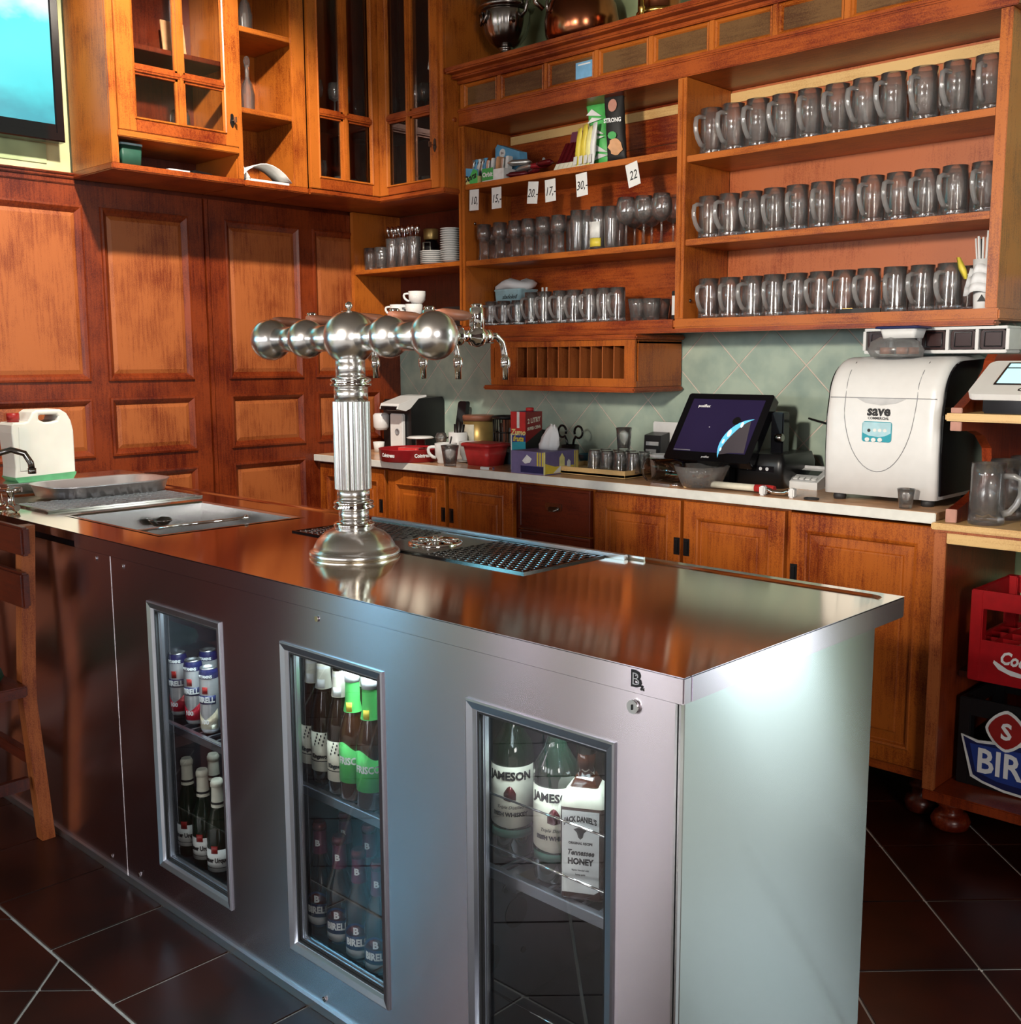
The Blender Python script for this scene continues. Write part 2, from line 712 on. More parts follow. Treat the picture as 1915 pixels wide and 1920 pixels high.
# ================================================================ the setting
X0, X1, Y0, Y1, Z0, Z1 = ROOM
XW = -4.18
floor = struct('floor', B().box(X0, X1 + .1, Y0, Y1 + .1, -.08, -.004), 'floor_grout')
ceil = struct('ceiling', B().box(X0 - .1, X1 + .1, Y0 - .1, Y1 + .1, Z1, Z1 + .1), 'ceiling_paint')


def wall_with_holes(name, f, u0, u1, holes, mat, thick=.16):
    b = B(f)
    us = sorted(holes)
    cur = u0
    for a, c, z0, z1 in us:
        b.box(cur, a, 0, Z1, -thick, 0)
        b.box(a, c, 0, z0, -thick, 0)
        b.box(a, c, z1, Z1, -thick, 0)
        cur = c
    b.box(cur, u1, 0, Z1, -thick, 0)
    return struct(name, b, mat)


wall_left = wall_with_holes('wall_left', FX(X0), Y0, Y1, [(-4.05, -3.15, .5, 2.6), (-2.5, -2.0, .6, 2.5), (-1.3, -.8, .6, 2.5)], 'wall_paint')
wall_back = wall_with_holes('wall_back', FY(Y1), X0, X1, [(.25, 1.05, .35, 2.55)], 'wall_green')
wall_right = wall_with_holes('wall_right', lambda u, v, w: (X1 - w, u, v), Y0, Y1, [(-1.95, -.65, 1.1, 2.8)], 'wall_brown')
wall_front = wall_with_holes('wall_front', lambda u, v, w: (u, Y0 + w, v), X0, X1, [(wx - .6, wx + .6, .9, 2.3) for wx in (-3.0, -1.2, .6)], 'wall_brown')


def window(name, f, u0, u1, z0, z1, bars):
    b = B(f)
    t = .05
    b.box(u0, u1, z0, z0 + t, -.12, -.05).box(u0, u1, z1 - t, z1, -.12, -.05)
    b.box(u0, u0 + t, z0 + t, z1 - t, -.12, -.05).box(u1 - t, u1, z0 + t, z1 - t, -.12, -.05)
    for k in range(1, bars):
        u = u0 + (u1 - u0) * k / bars
        b.box(u - .02, u + .02, z0 + t, z1 - t, -.11, -.06)
    o = struct(name, b, 'dark_wood')
    return o


window('window_1', FX(X0), -1.3, -.8, .6, 2.5, 1)
window('window_2', FX(X0), -2.5, -2.0, .6, 2.5, 1)
window('window_3', FX(X0), -4.05, -3.15, .5, 2.6, 1)
window('window_4', lambda u, v, w: (X1 - w, u, v), -1.95, -.65, 1.1, 2.8, 1)
window('window_5', FY(Y1), .25, 1.05, .35, 2.55, 1)

for k, wx in enumerate((-3.0, -1.2, .6)):
    window('window_%d' % (6 + k), lambda u, v, w: (u, Y0 + w, v), wx - .6, wx + .6, .9, 2.3, 2)

# ---- floor tiles: a border row along the bar, then diagonal tiles
TP = .3125
tile_n = 0


def clip_poly(poly, axis, val, keep_less):
    out = []
    for i, p in enumerate(poly):
        q = poly[(i + 1) % len(poly)]
        ip = (p[axis] <= val) == keep_less or p[axis] == val
        iq = (q[axis] <= val) == keep_less or q[axis] == val
        if ip:
            out.append(p)
        if ip != iq:
            t = (val - p[axis]) / (q[axis] - p[axis])
            out.append((p[0] + (q[0] - p[0]) * t, p[1] + (q[1] - p[1]) * t))
    return out


def poly_area(p):
    return abs(sum(p[i][0] * p[(i + 1) % len(p)][1] - p[(i + 1) % len(p)][0] * p[i][1] for i in range(len(p)))) / 2


far_tiles = B()


def floor_tile(poly, far=False):
    if len(poly) < 3 or poly_area(poly) < .0006:
        return
    cx = sum(p[0] for p in poly) / len(poly)
    cy = sum(p[1] for p in poly) / len(poly)
    b = far_tiles if far else B(off=(cx, cy, 0))
    g = .0042
    pl = []
    for x, y in poly:
        d = math.hypot(x - cx, y - cy)
        k = 1 - g * 1.3 / d
        pl.append((cx + (x - cx) * k, cy + (y - cy) * k))
    b.prism(pl, -.0055, random.uniform(-.0006, .0006))
    if not far:
        o = obj('tile', b, 'floor_tile', floor)
        o.location = (cx, cy, 0)


x = -2.741 - 4 * TP
while x < -.3:
    floor_tile([(x, .96), (x + TP, .96), (x + TP, 1.249), (x, 1.249)])
    x += TP
D = TP * math.sqrt(2)


def diag_region(x0, x1, y0, y1, cx, cy, near):
    n0 = int((x1 - x0 + y1 - y0) / D) + 3
    for i in range(-n0 * 2, n0 * 2):
        for j in range(2):
            for k in range(-n0 * 2, n0 * 2):
                px, py = cx + D * i + j * D / 2, cy + D * k + j * D / 2
                if px < x0 - D or px > x1 + D or py < y0 - D or py > y1 + D:
                    continue
                p = [(px, py - D / 2), (px + D / 2, py), (px, py + D / 2), (px - D / 2, py)]
                for ax, val, less in ((0, x0, False), (0, x1, True), (1, y0, False), (1, y1, True)):
                    p = clip_poly(p, ax, val, less)
                    if not p:
                        break
                if p:
                    floor_tile(p, not near(px, py))


diag_region(-3.9, -.2, -.6, .957, -2.284, .872 + D / 2, lambda x, y: -3.2 < x < -1.6 and y > .3)
diag_region(-1.75, -.2, 1.252, 3.5, -1.03, 2.60 + D / 2, lambda x, y: x > -1.5 and y < 3.4)
o = obj('tile', far_tiles, 'floor_tile', floor)
o['kind'] = 'stuff'

# ---- wall tiles: green tiles on their corners behind the counter
bs = struct('trim_1', B(FY(Y1)).box(-4.18, .2, .90, 1.62, 0, .004), 'grout')
bs['label'] = 'tiled strip of wall between counter and shelves'
WD = .28
WT = .198


def wall_tile(cx, cz):
    h = WD / 2 - .0034
    p = [(cx, cz - h), (cx + h, cz), (cx, cz + h), (cx - h, cz)]
    for ax, val, less in ((0, -4.178, False), (0, .2, True), (1, .90, False), (1, 1.60, True)):
        p = clip_poly(p, ax, val, less)
        if not p:
            return
    if len(p) < 3 or poly_area(p) < .0008:
        return
    b = B(lambda u, v, w: (u, Y1 - w, v), off=(cx, Y1, cz))
    b.prism(p, .002, .0062 + random.uniform(-.0006, .0006))
    o = obj('tile', b, 'wall_tile', bs)
    o.location = (cx, Y1, cz)


for i in range(0, 15):
    for k in (-1, 0, 1):
        wall_tile(-3.76 - .28 + WD * i, 1.348 + WD * k)
        wall_tile(-3.62 - .56 + WD * i, 1.208 + WD * k)

# ---- wood panelling of the left wall
wp = struct('trim_2', B(FX(XW)).box(-.5, 3.57, 0, 2.08, -.03, -.012), 'dark_wood')
wp['label'] = 'tall wooden wall panelling of stiles, rails and raised panels'
b = B(FX(XW))
mods = [(-.44, .53), (.53, 1.50), (1.50, 2.487), (2.515, 3.50)]
for m0, m1 in mods:
    mid = (m0 + m1) / 2 + .005
    for u0, u1 in ((m0, m0 + .07), (mid - .035, mid + .035), (m1 - .07, m1)):
        b.box(u0, u1, 0, 2.05, -.012, 0)
    for z0, z1 in ((0, .14), (.925, .99), (1.227, 1.293), (1.972, 2.05)):
        b.box(m0 + .07, mid - .035, z0, z1, -.012, 0)
        b.box(mid + .035, m1 - .07, z0, z1, -.012, 0)
b.box(2.493, 2.509, 0, 2.05, -.012, .006)
b.box(3.50, 3.57, 0, 2.05, -.012, 0)
obj('panelling_frame', b, 'panel_frame_wood', wp)
for m0, m1 in mods[1:]:
    mid = (m0 + m1) / 2 + .005
    for u0, u1 in ((m0 + .07, mid - .035), (mid + .035, m1 - .07)):
        for z0, z1 in ((.14, .925), (.99, 1.227), (1.293, 1.972)):
            b = B(FX(XW))
            b.ring(u0, u1, z0, z1, [(0, 0), (.002, .009), (.010, .010), (.020, .003), (.030, -.006), (.030, -.012)], cap=False)
            obj('panel_moulding', b, 'panel_frame_wood', wp)
            b = B(FX(XW))
            b.ring(u0 + .028, u1 - .028, z0 + .028, z1 - .028, [(0, -.012), (0, -.008), (.018, -.002)])
            obj('panel', b, 'panel_wood', wp)
b = B(FX(XW))
for z0, z1, w1 in ((2.045, 2.066, .008), (2.066, 2.078, .018), (2.078, 2.086, .026)):
    b.box(-.5, 1.94, z0, z1, -.012, w1, .003)
obj('top_moulding', b, 'panel_frame_wood', wp)

# ================================================================ bar counter (island)
IY, IYB, IT = 1.251, 1.985, .92
IX1, IX0 = -.856, -3.95
FPY = 1.2545
isl = thing('bar_counter', 'long stainless steel bar counter with three glazed fridge windows in its front', 'bar counter', (-2.2, 1.62, 0))
OFF = isl.location
# worktop with rolled rim and recessed field, opening for the sink
SX0, SX1, SY0, SY1 = -3.168, -2.622, 1.395, 1.838
b = B(off=OFF)
rim, rec = .022, .0045
inner = rrect(IX0 + rim, IX1 - rim, IY + rim, IYB - rim, .034, 6)
outer = []
for x, y in inner:
    outer.append((min(max((x - (IX0 + rim)) * (IX1 - IX0) / (IX1 - IX0 - 2 * rim) + IX0, IX0), IX1), min(max((y - (IY + rim)) * (IYB - IY) / (IYB - IY - 2 * rim) + IY, IY), IYB)))
edge = []
for (x, y) in outer:        # square outer corners
    ex = IX1 if x > IX1 - .03 else (IX0 if x < IX0 + .03 else x)
    ey = IYB if y > IYB - .03 else (IY if y < IY + .03 else y)
    edge.append((ex, ey))
n = len(inner)
v_out = [b.v(x, y, IT) for x, y in edge]
v_a = [b.v(x, y, IT) for x, y in inner]
inn2 = rrect(IX0 + rim + .006, IX1 - rim - .006, IY + rim + .006, IYB - rim - .006, .03, 6)
v_b = [b.v(x, y, IT - rec) for x, y in inn2]
for k in range(n):
    q = (k + 1) % n
    if (v_out[k].co - v_out[q].co).length > 1e-6:
        b.face([v_out[k], v_out[q], v_a[q], v_a[k]])
    else:
        b.face([v_out[k], v_a[q], v_a[k]])
    b.face([v_a[k], v_a[q], v_b[q], v_b[k]], True)
v_h = [b.v(x, y, IT - rec) for x, y in ((SX1, SY1), (SX0, SY1), (SX0, SY0), (SX1, SY0))]
per = n // 4
for c in range(4):
    seg = [v_b[(c * per + k) % n] for k in range(per)]
    nxt = v_b[((c + 1) * per) % n]
    for k in range(per - 1):
        b.face([seg[k], seg[k + 1], v_h[c]])
    b.face([seg[-1], nxt, v_h[(c + 1) % 4], v_h[c]])
bmesh.ops.remove_doubles(b.bm, verts=b.bm.verts[:], dist=1e-6)
obj('worktop', b, 'top_steel', isl)
b = B(off=OFF)
b.box(-2.822, IX1, IY, IY + .02, IT - .041, IT - .0005, .002)
b.box(IX1 - .02, IX1, IY + .02, IYB, IT - .041, IT - .0005, .002)
b.box(IX0, IX1 - .0205, IYB - .02, IYB, IT - .041, IT - .0005)
b.box(IX0, -2.824, IY + .004, IY + .02, IT - .026, IT - .0005, .002)
obj('worktop_edge', b, 'front_steel', isl)
# sink bowl
b = B(off=OFF)
zt = IT - rec
b.ring(SX0, SX1, SY0, SY1, [(-.012, zt + .0012), (0, zt + .0012), (.004, zt - .004), (.010, zt - .13), (.035, zt - .16)])
obj('sink_bowl', b, 'sink_steel', isl)
# front with three openings
WIN = [(-2.437, -2.103), (-1.870, -1.536), (-1.309, -.981)]
WZ0, WZ1 = .104, .792
b = B(off=OFF)
FT = .878
xs = [-2.6235] + [v for p in WIN for v in p] + [-.872]
for a, c in zip(xs[0::2], xs[1::2]):
    b.box(a, c, FPY, FPY + .003, .02, FT)
for a, c in WIN:
    b.box(a, c, FPY, FPY + .003, .02, WZ0)
    b.box(a, c, FPY, FPY + .003, WZ1, FT)
obj('front_panel', b, 'front_steel', isl)
b = B(off=OFF)
b.box(-3.92, -2.6275, FPY, FPY + .003, .02, FT)
obj('front_panel', b, 'front_steel', isl)
b = B(off=OFF).box(-2.6275, -2.6235, FPY - .001, FPY + .002, .02, FT)
obj('seam_strip', b, 'edge_steel', isl)
b = B(off=OFF).box(-.872, -.868, FPY - .001, FPY + .01, .02, FT).box(-.8655, -.862, FPY - .001, FPY + .01, .02, FT)
obj('corner_trim', b, 'edge_steel', isl)
b = B(off=OFF).box(-.864, -.861, FPY + .008, 1.872, .02, FT)
obj('side_panel', b, 'side_steel', isl)
b = B(off=OFF).box(-3.92, -.87, 1.868, 1.872, .02, FT).box(-3.92, -3.917, FPY, 1.87, .02, FT)
obj('back_panel', b, 'front_steel', isl)
b = B(off=OFF).box(-3.92, -.87, FPY - .008, FPY + .01, 0, .02).box(-.876, -.866, FPY, 1.87, 0, .02)
obj('kerb_strip', b, 'brushed_grey', isl)
for i, (a, c) in enumerate(WIN):
    fr = B(FY(FPY), off=OFF)
    fr.ring(a, c, WZ0, WZ1, [(0, -.001), (0, .004), (.003, .006), (.016, .003), (.019, -.004), (.021, -.004), (.022, -.010), (.025, -.010), (.026, -.016), (.028, -.016), (.029, -.024)], cap=False)
    fo = obj('fridge_window_frame', fr, 'frame_steel', isl)
    ga = B(FY(FPY), off=OFF)
    ga.ring(a + .026, c - .026, WZ0 + .026, WZ1 - .026, [(-.0045, -.0045), (-.001, -.0045), (-.001, -.0105), (.0015, -.0105), (.0015, -.0115)], cap=False)
    obj('gasket', ga, 'rubber', fo)
    pn = B(FY(FPY), off=OFF)
    pn.box(a + .0285, c - .0285, WZ0 + .0285, WZ1 - .0285, -.021, -.0185)
    obj('glass_pane', pn, 'pane', fo)
    cv = B(FY(FPY), off=OFF)
    cv.ring(a - .10, c + .03, WZ0 - .03, WZ1 + .03, [(0, -.0242), (0, -.50)])
    obj('fridge_lining', cv, 'fridge_lining', isl)
for p in [(180, 1047), (230, 1062), (210, 1605), (262, 1640), (595, 1160), (610, 1873)]:
    c = at(p[0], p[1], 1, FPY)
    obj('screw', B(off=OFF).lathe([(.006, 0), (.006, .0012), (.003, .003)], (c.x, FPY - .003, c.z), 10, axis=1), 'chrome', isl)
c = at(1190, 1324, 1, FPY)
lk = obj('lock', B(off=OFF).lathe([(.0105, 0), (.0105, .004), (.008, .006), (.007, .004), (.0, .004)][::1], (c.x, FPY - .006, c.z), 16, axis=1), 'chrome', isl)
obj('keyhole', B(off=OFF).box(c.x - .0012, c.x + .0012, FPY - .0075, FPY - .005, c.z - .004, c.z + .004), 'black', lk)
# maker's mark on the edge
c = at(1193, 1274, 1, IY)
fl = lambda x, y, d: (c.x + x - OFF.x, IY - .0008 - d - OFF.y, c.z + y - OFF.z)
bm = join([place(text('B', .034, .0004, bold=.0016), fl), place(text('&', .012, .0004), lambda x, y, d: fl(x + .012, y - .011, d))])
obj('emblem', bm, 'ink', isl)
bm = place(text('B', .028, .0004, bold=-.0005), lambda x, y, d: fl(x, y, d + .0005))
obj('emblem_inset', bm, 'light_grey', isl)
# fridge shelves
SHZ = [.455, .452, .456]
for i, (a, c) in enumerate(WIN):
    z = SHZ[i]
    b = B(off=OFF)
    b.box(a - .08, c + .0, 1.315, 1.33, z - .022, z, .002)
    b.box(a - .08, c, 1.66, 1.675, z - .018, z)
    for k in range(9):
        xx = a + .01 + (c - a - .02) * k / 8
        b.box(xx - .003, xx + .003, 1.33, 1.66, z - .006, z)
    if i == 2:
        b.box(a + .02, a + .045, 1.33, 1.66, z - .04, z - .006)
    obj('fridge_shelf', b, 'frame_steel', isl)
a, c = WIN[2]
for z in (.602, .505, .22):
    obj('guard_wire', B(off=OFF).tube([(a + .0, 1.309, z), (c, 1.309, z)], .0022, 6), 'chrome', isl)
for u, v, r in ((1.40, .20, .032), (1.48, .27, .032), (1.45, .33, .009), (1.37, .26, .007), (1.5, .18, .007)):
    b = B(FX(a - .0985), off=OFF)
    b.prism([(u + r * math.cos(t * PI / 8), v + r * math.sin(t * PI / 8)) for t in range(16)], 0, .002)
    obj('air_hole', b, 'black', isl)
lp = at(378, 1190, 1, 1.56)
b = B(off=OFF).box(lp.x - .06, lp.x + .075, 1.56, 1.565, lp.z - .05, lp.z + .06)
obj('painted_lit_wall', b, 'painted_lit_lining', isl)  # pale teal colour paints in the lit inner wall behind the cans
for i, (a, c) in enumerate(WIN):
    l = bpy.data.lights.new('added_fridge_fill', 'AREA')  # unseen light added to brighten each fridge interior
    l.size, l.energy = .12, (2.2, 2.0, 2.2)[i]
    l.color = (.75, .95, 1)
    o = bpy.data.objects.new('added_fridge_fill', l)
    COL.objects.link(o)
    o.location = ((a + c) / 2, 1.34, .805)
    o.rotation_euler = (math.radians(-25), 0, 0)


# drip trays
def grate(b, x0, x1, y0, y1, z, rows, cols, bar=.0026):
    dy = (y1 - y0) / rows
    dx = (x1 - x0) / cols
    for k in range(rows + 1):
        b.box(x0, x1, y0 + dy * k - bar, y0 + dy * k + bar, z - .002, z + .0006)
    for k in range(rows):
        for j in range(cols + 1):
            xx = x0 + dx * (j + (.5 if k % 2 else 0))
            if xx <= x1:
                b.box(xx - bar * 1.25, xx + bar * 1.25, y0 + dy * k, y0 + dy * (k + 1), z - .002, z + .0012)


dt = thing('drip_tray', 'sunken perforated drip tray with round glass rinser behind the beer tap tower', 'drip tray', (-1.98, 1.80, IT - .003))
O2 = dt.location
zt = IT - .0035
b = B(off=O2)
b.ring(-2.41, -1.556, 1.664, 1.94, [(0, zt - .001), (0, zt + .003), (.006, zt + .003), (.010, zt - .0005)], cap=True)
obj('tray', b, 'black_gloss', dt)
for gx0, gx1 in ((-2.395, -2.085), (-1.88, -1.572)):
    b = B(off=O2)
    grate(b, gx0, gx1, 1.678, 1.926, zt + .0015, 13, 12, .0022)
    obj('grate', b, 'dark_chrome', dt)
b = B(off=O2).box(-2.082, -1.884, 1.676, 1.928, zt - .0003, zt + .002, .001)
obj('rinser_plate', b, 'dark_chrome', dt)
b = B(off=O2)
b.lathe([(.068, 0), (.068, .004), (.062, .006), (.058, .003), (.0, .003)], (-1.982, 1.795, zt + .002), 32, cap0=False, cap1=False)
for k in range(6):
    a = k * PI / 3
    b.tube([(-1.982 + .006 * math.cos(a), 1.795 + .006 * math.sin(a), zt + .010), (-1.982 + .06 * math.cos(a), 1.795 + .06 * math.sin(a), zt + .008)], .003, 6)
b.lathe([(.010, .002), (.010, .012), (.005, .02), (.0, .022)], (-1.982, 1.795, zt), 12, cap1=False)
obj('rinser', b, 'chrome', dt)
b = B(off=O2).box(-2.42, -1.50, 1.944, 1.958, IT - rec, IT + .006, .002).box(-2.42, -1.46, 1.962, 1.968, IT - .002, IT + .004)
obj('back_ledge', b, 'brushed_grey', dt)

dp = thing('drainer_plate', 'perforated steel drainer plate left of the sink on the bar top', 'drainer', (-3.39, 1.60, IT))
b = B(off=dp.location).ring(-3.52, -3.268, 1.375, 1.90, [(0, IT - .004), (0, IT + .0015), (.008, IT + .0015), (.010, IT - .003)])
obj('tray', b, 'dark_chrome', dp)
b = B(off=dp.location)
grate(b, -3.508, -3.28, 1.387, 1.888, IT + .001, 20, 8, .0022)
obj('grate', b, 'brushed_grey', dp)

# ---------------------------------------------------------------- beer tower
TX, TY = -2.016, 1.568
tw = thing('beer_tap_tower', 'polished steel beer tap tower with fluted column and ball-jointed crossbar', 'beer tap', (TX, TY, IT - rec))
gad = lambda a, z: 1 + (.018 * abs(math.cos(6 * a)) if .012 < z < .062 else 0)
obj('base', B().lathe([(.106, 0), (.108, .004), (.107, .010), (.101, .015), (.097, .016), (.094, .024), (.085, .040), (.070, .054), (.052, .063), (.044, .067)], seg=48, amp=gad, cap1=True), 'tower_steel', tw)
obj('base_ring', B().lathe([(.040, .065), (.047, .068), (.049, .073), (.047, .078), (.040, .081), (.0355, .082)], seg=36), 'chrome', tw)
obj('neck', B().lathe([(.0355, .08), (.0355, .112)], seg=36), 'tower_steel', tw)
obj('lower_collar', B().lathe([(.0355, .108), (.047, .112), (.049, .116), (.044, .120), (.0475, .124), (.047, .128), (.038, .131)], seg=36), 'chrome', tw)
obj('column_plain', B().lathe([(.0385, .13), (.0385, .162)], seg=36), 'tower_steel', tw)
fl_ = lambda a, z: 1 - .085 * math.sin(10 * a) ** 2
b = B()
b.lathe([(.0435, .158), (.0435, .362)], seg=120, amp=fl_, smooth=False)
obj('fluted_column', b, 'tower_steel', tw)
obj('column_plain', B().lathe([(.0395, .360), (.0395, .398)], seg=36), 'tower_steel', tw)
obj('upper_collar', B().lathe([(.0395, .395), (.048, .399), (.049, .403), (.044, .407), (.048, .411), (.047, .415), (.0345, .419)], seg=36), 'chrome', tw)
obj('column_plain', B().lathe([(.0345, .416), (.0345, .462)], seg=36), 'tower_steel', tw)
BZ = 1.424 - (IT - rec)


def ball(r, c, flat=.0):
    p = []
    for k in range(13):
        a = -PI / 2 + PI * k / 12
        p.append((max(r * math.cos(a), .0005), r * math.sin(a)))
    return B().lathe(p, c, 36, axis=0)


obj('centre_ball', B().lathe([(max(.062 * math.cos(-PI / 2 + PI * k / 14), .0005), .062 * math.sin(-PI / 2 + PI * k / 14)) for k in range(15)], (0, 0, BZ), 40), 'tower_steel', tw)
obj('finial', B().lathe([(.004, .058), (.004, .066), (.008, .069), (.0095, .074), (.006, .080), (.0, .083)], (0, 0, BZ), 16, cap1=False), 'chrome', tw)
for x0, x1 in ((-.29, -.17), (-.17, -.03), (.03, .14), (.14, .28)):
    obj('crossbar', B().lathe([(.031, x0), (.031, x1)], (0, 0, BZ), 32, axis=0), 'tower_steel', tw)
for x, r in ((-.318, .0515), (-.168, .0475), (.140, .0475), (.291, .0525)):
    obj('ball_joint', ball(r, (x, 0, BZ)), 'tower_steel', tw)
for i, x in enumerate((-.318, -.168, 0, .140, .291)):
    r0 = (.05, .046, .06, .046, .051)[i]
    b = B()
    b.lathe([(.017, r0 - .004), (.019, r0 + .006), (.015, r0 + .010), (.021, r0 + .014), (.021, r0 + .022), (.013, r0 + .026), (.013, r0 + .055), (.021, r0 + .062), (.024, r0 + .075), (.021, r0 + .090), (.013, r0 + .096), (.015, r0 + .102), (.015, r0 + .114), (.009, r0 + .118)], (x, 0, BZ), 20, axis=1)
    tp = obj('tap', b, 'chrome', tw)
    y0 = r0 + .115
    b = B().tube([(x, y0, BZ + .002), (x, y0 + .022, BZ + .001), (x, y0 + .040, BZ - .012), (x, y0 + .047, BZ - .035), (x, y0 + .050, BZ - .055)], .0075, 10)
    b.lathe([(.008, 0), (.0115, -.004), (.0115, -.022), (.008, -.026), (.0075, -.052)], (x, y0 + .051, BZ - .045), 12)
    obj('nozzle', b, 'chrome', tp)
    b = B().lathe([(.012, .016), (.0165, .018), (.0165, .060), (.012, .064), (.014, .067), (.010, .071)], (x, r0 + .076, BZ), 18)
    b.tube([(x, r0 + .062, BZ + .043), (x, r0 + .034, BZ + .043)], .006, 8)
    obj('valve_stem', b, 'chrome', tp)
    b = B().loft([[(x + .017 * w * math.cos(t * PI / 4), r0 + .05 - d, BZ + .043 + up + .011 * w * math.sin(t * PI / 4)) for t in range(8)] for d, w, up in ((0, .7, 0), (.015, 1.05, .001), (.05, 1.15, .002), (.075, 1.0, .004), (.09, .6, .006))])
    obj('tap_handle', b, 'brown_handle', tp)

# ================================================================ cabinetry
def part_boxes(name, boxes, mat, parent, bev=.0015, f=IDENT):
    b = B(f, off=parent.location)
    for q in boxes:
        b.box(*q, bev=bev)
    return obj(name, b, mat, parent)


def glazed_door(parent, f, u0, u1, v0, v1, gu0, gu1, gv0, mid_u, mid_v, mat='wood_v'):
    """framed door with a cross of glazing bars and four panes; f maps (u, v, out)"""
    off = parent.location
    gv1 = v1 - .07
    b = B(f, off=off)
    b.box(u0, gu0, v0, v1, 0, .021, .002)
    b.box(gu1, u1, v0, v1, 0, .021, .002)
    d = obj('door', b, mat, parent)
    for z0, z1 in ((v0, gv0), (gv1, v1)):
        b = B(f, off=off)
        b.box(gu0, gu1, z0, z1, 0, .0205, .002)
        obj('rail', b, 'cornice_wood', d)
    hu, hv = .021, .020
    for (a0, a1, c0, c1) in ((gu0, mid_u - hu, gv0, mid_v - hv), (mid_u + hu, gu1, gv0, mid_v - hv), (gu0, mid_u - hu, mid_v + hv, gv1), (mid_u + hu, gu1, mid_v + hv, gv1)):
        b = B(f, off=off)
        b.box(a0, a1, c0, c1, .006, .009)
        obj('pane', b, 'pane', d)
    b = B(f, off=off)
    for w0, w1, k in ((.004, .017, 1), (.017, .0235, .55), (.0235, .026, .2)):
        b.box(mid_u - hu * k, mid_u + hu * k, gv0, gv1, w0, w1, .001)
    obj('glazing_bar', b, mat, d)
    b = B(f, off=off)
    for w0, w1, k in ((.004, .017, 1), (.017, .0245, .55), (.0245, .027, .2)):
        b.box(gu0, gu1, mid_v - hv * k, mid_v + hv * k, w0, w1, .001)
    obj('glazing_bar', b, 'cornice_wood', d)
    b = B(f, off=off)
    b.ring(gu0 - .006, gu1 + .006, gv0 - .006, gv1 + .006, [(0, .021), (.003, .026), (.008, .023), (.012, .012)], cap=False)
    obj('door_moulding', b, mat, d)
    return d


def key_plate(parent, f, u, v, w=.021):
    b = B(f, off=parent.parent.location if parent.parent else parent.location)
    b.prism([(u + .011 * math.sin(t * PI / 5) * (1 if t % 2 else .7), v + .028 * math.cos(t * PI / 5)) for t in range(10)], w, w + .002)
    o = obj('key_plate', b, 'black', parent)
    b = B(f, off=parent.parent.location if parent.parent else parent.location)
    b.box(u - .002, u + .002, v - .002, v + .002, w, w + .022)
    b.box(u - .0015, u + .0015, v - .011, v + .011, w + .018, w + .034, .001)
    o2 = obj('key', b, 'dark_chrome', parent)
    return o


F1 = FX(-3.86)
CT = 3.12
# left: glazed cupboard over a niche
ca = thing('wall_cabinet', 'orange wood wall cabinet with four-pane glass door over an open niche, beside the television', 'cabinet', (-4.02, 2.21, 2.066))
part_boxes('side_panel', [(-4.178, -3.862, 1.935, 1.957, 2.09, CT)], 'wood_v', ca)
part_boxes('side_panel', [(-4.178, -3.862, 2.462, 2.484, 2.09, CT)], 'wood_v', ca)
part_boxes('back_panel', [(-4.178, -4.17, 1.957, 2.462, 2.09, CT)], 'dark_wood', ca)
part_boxes('face_frame', [(-3.862, -3.85, 1.935, 1.962, 2.09, CT)], 'wood_v', ca)
part_boxes('face_frame', [(-3.862, -3.85, 2.464, 2.487, 2.09, CT)], 'wood_v', ca)
part_boxes('bottom_board', [(-4.178, -3.846, 1.930, 2.487, 2.066, 2.0895)], 'cornice_wood', ca, .004)
part_boxes('niche_top', [(-4.17, -3.838, 1.9575, 2.4615, 2.184, 2.207)], 'wood_y', ca, .003)
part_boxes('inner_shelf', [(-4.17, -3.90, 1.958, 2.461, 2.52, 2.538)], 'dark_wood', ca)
d = glazed_door(ca, FX(-3.861), 1.9635, 2.462, 2.209, CT - .02, 2.031, 2.404, 2.258, 2.218, 2.432)
key_plate(d, FX(-3.861), 2.434, 2.306)
# middle: open shelves
cb = thing('open_cabinet', 'narrow open-fronted wooden cabinet with two shelves between the glazed ones', 'cabinet', (-4.02, 2.63, 2.066))
part_boxes('side_panel', [(-4.178, -3.862, 2.765, 2.785, 2.09, CT)], 'wood_v', cb)
part_boxes('back_panel', [(-4.178, -4.17, 2.490, 2.765, 2.09, CT)], 'wood_v', cb)
part_boxes('face_frame', [(-3.862, -3.85, 2.730, 2.795, 2.09, CT)], 'wood_v', cb)
part_boxes('bottom_board', [(-4.178, -3.846, 2.488, 2.797, 2.066, 2.0895)], 'cornice_wood', cb, .004)
for z in (2.375, 2.685):
    part_boxes('shelf', [(-4.17, -3.875, 2.487, 2.764, z - .02, z)], 'wood_y', cb)
# corner: two doors meeting in the inner corner
cc = thing('corner_cabinet', 'corner wall cabinet with two tall glass doors meeting at an inner angle', 'cabinet', (-3.95, 3.28, 2.066))
b = B(off=cc.location)
b.prism([(-4.178, 2.800), (-3.846, 2.800), (-3.846, 3.18), (-3.425, 3.18), (-3.425, 3.565), (-4.178, 3.565)], 2.066, 2.0895)
obj('bottom_board', b, 'cornice_wood', cc)
part_boxes('bottom_moulding', [(-3.847, -3.838, 2.80, 3.186, 2.070, 2.086), (-3.838, -3.418, 3.171, 3.18, 2.070, 2.086), (-3.425, -3.416, 3.18, 3.268, 2.070, 2.086)], 'cornice_wood', cc, .003)
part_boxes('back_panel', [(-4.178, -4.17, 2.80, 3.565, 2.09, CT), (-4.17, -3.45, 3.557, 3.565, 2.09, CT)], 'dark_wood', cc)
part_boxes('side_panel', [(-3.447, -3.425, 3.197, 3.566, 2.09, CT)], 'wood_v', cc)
part_boxes('face_frame', [(-3.49, -3.427, 3.184, 3.197, 2.09, CT)], 'wood_v', cc)
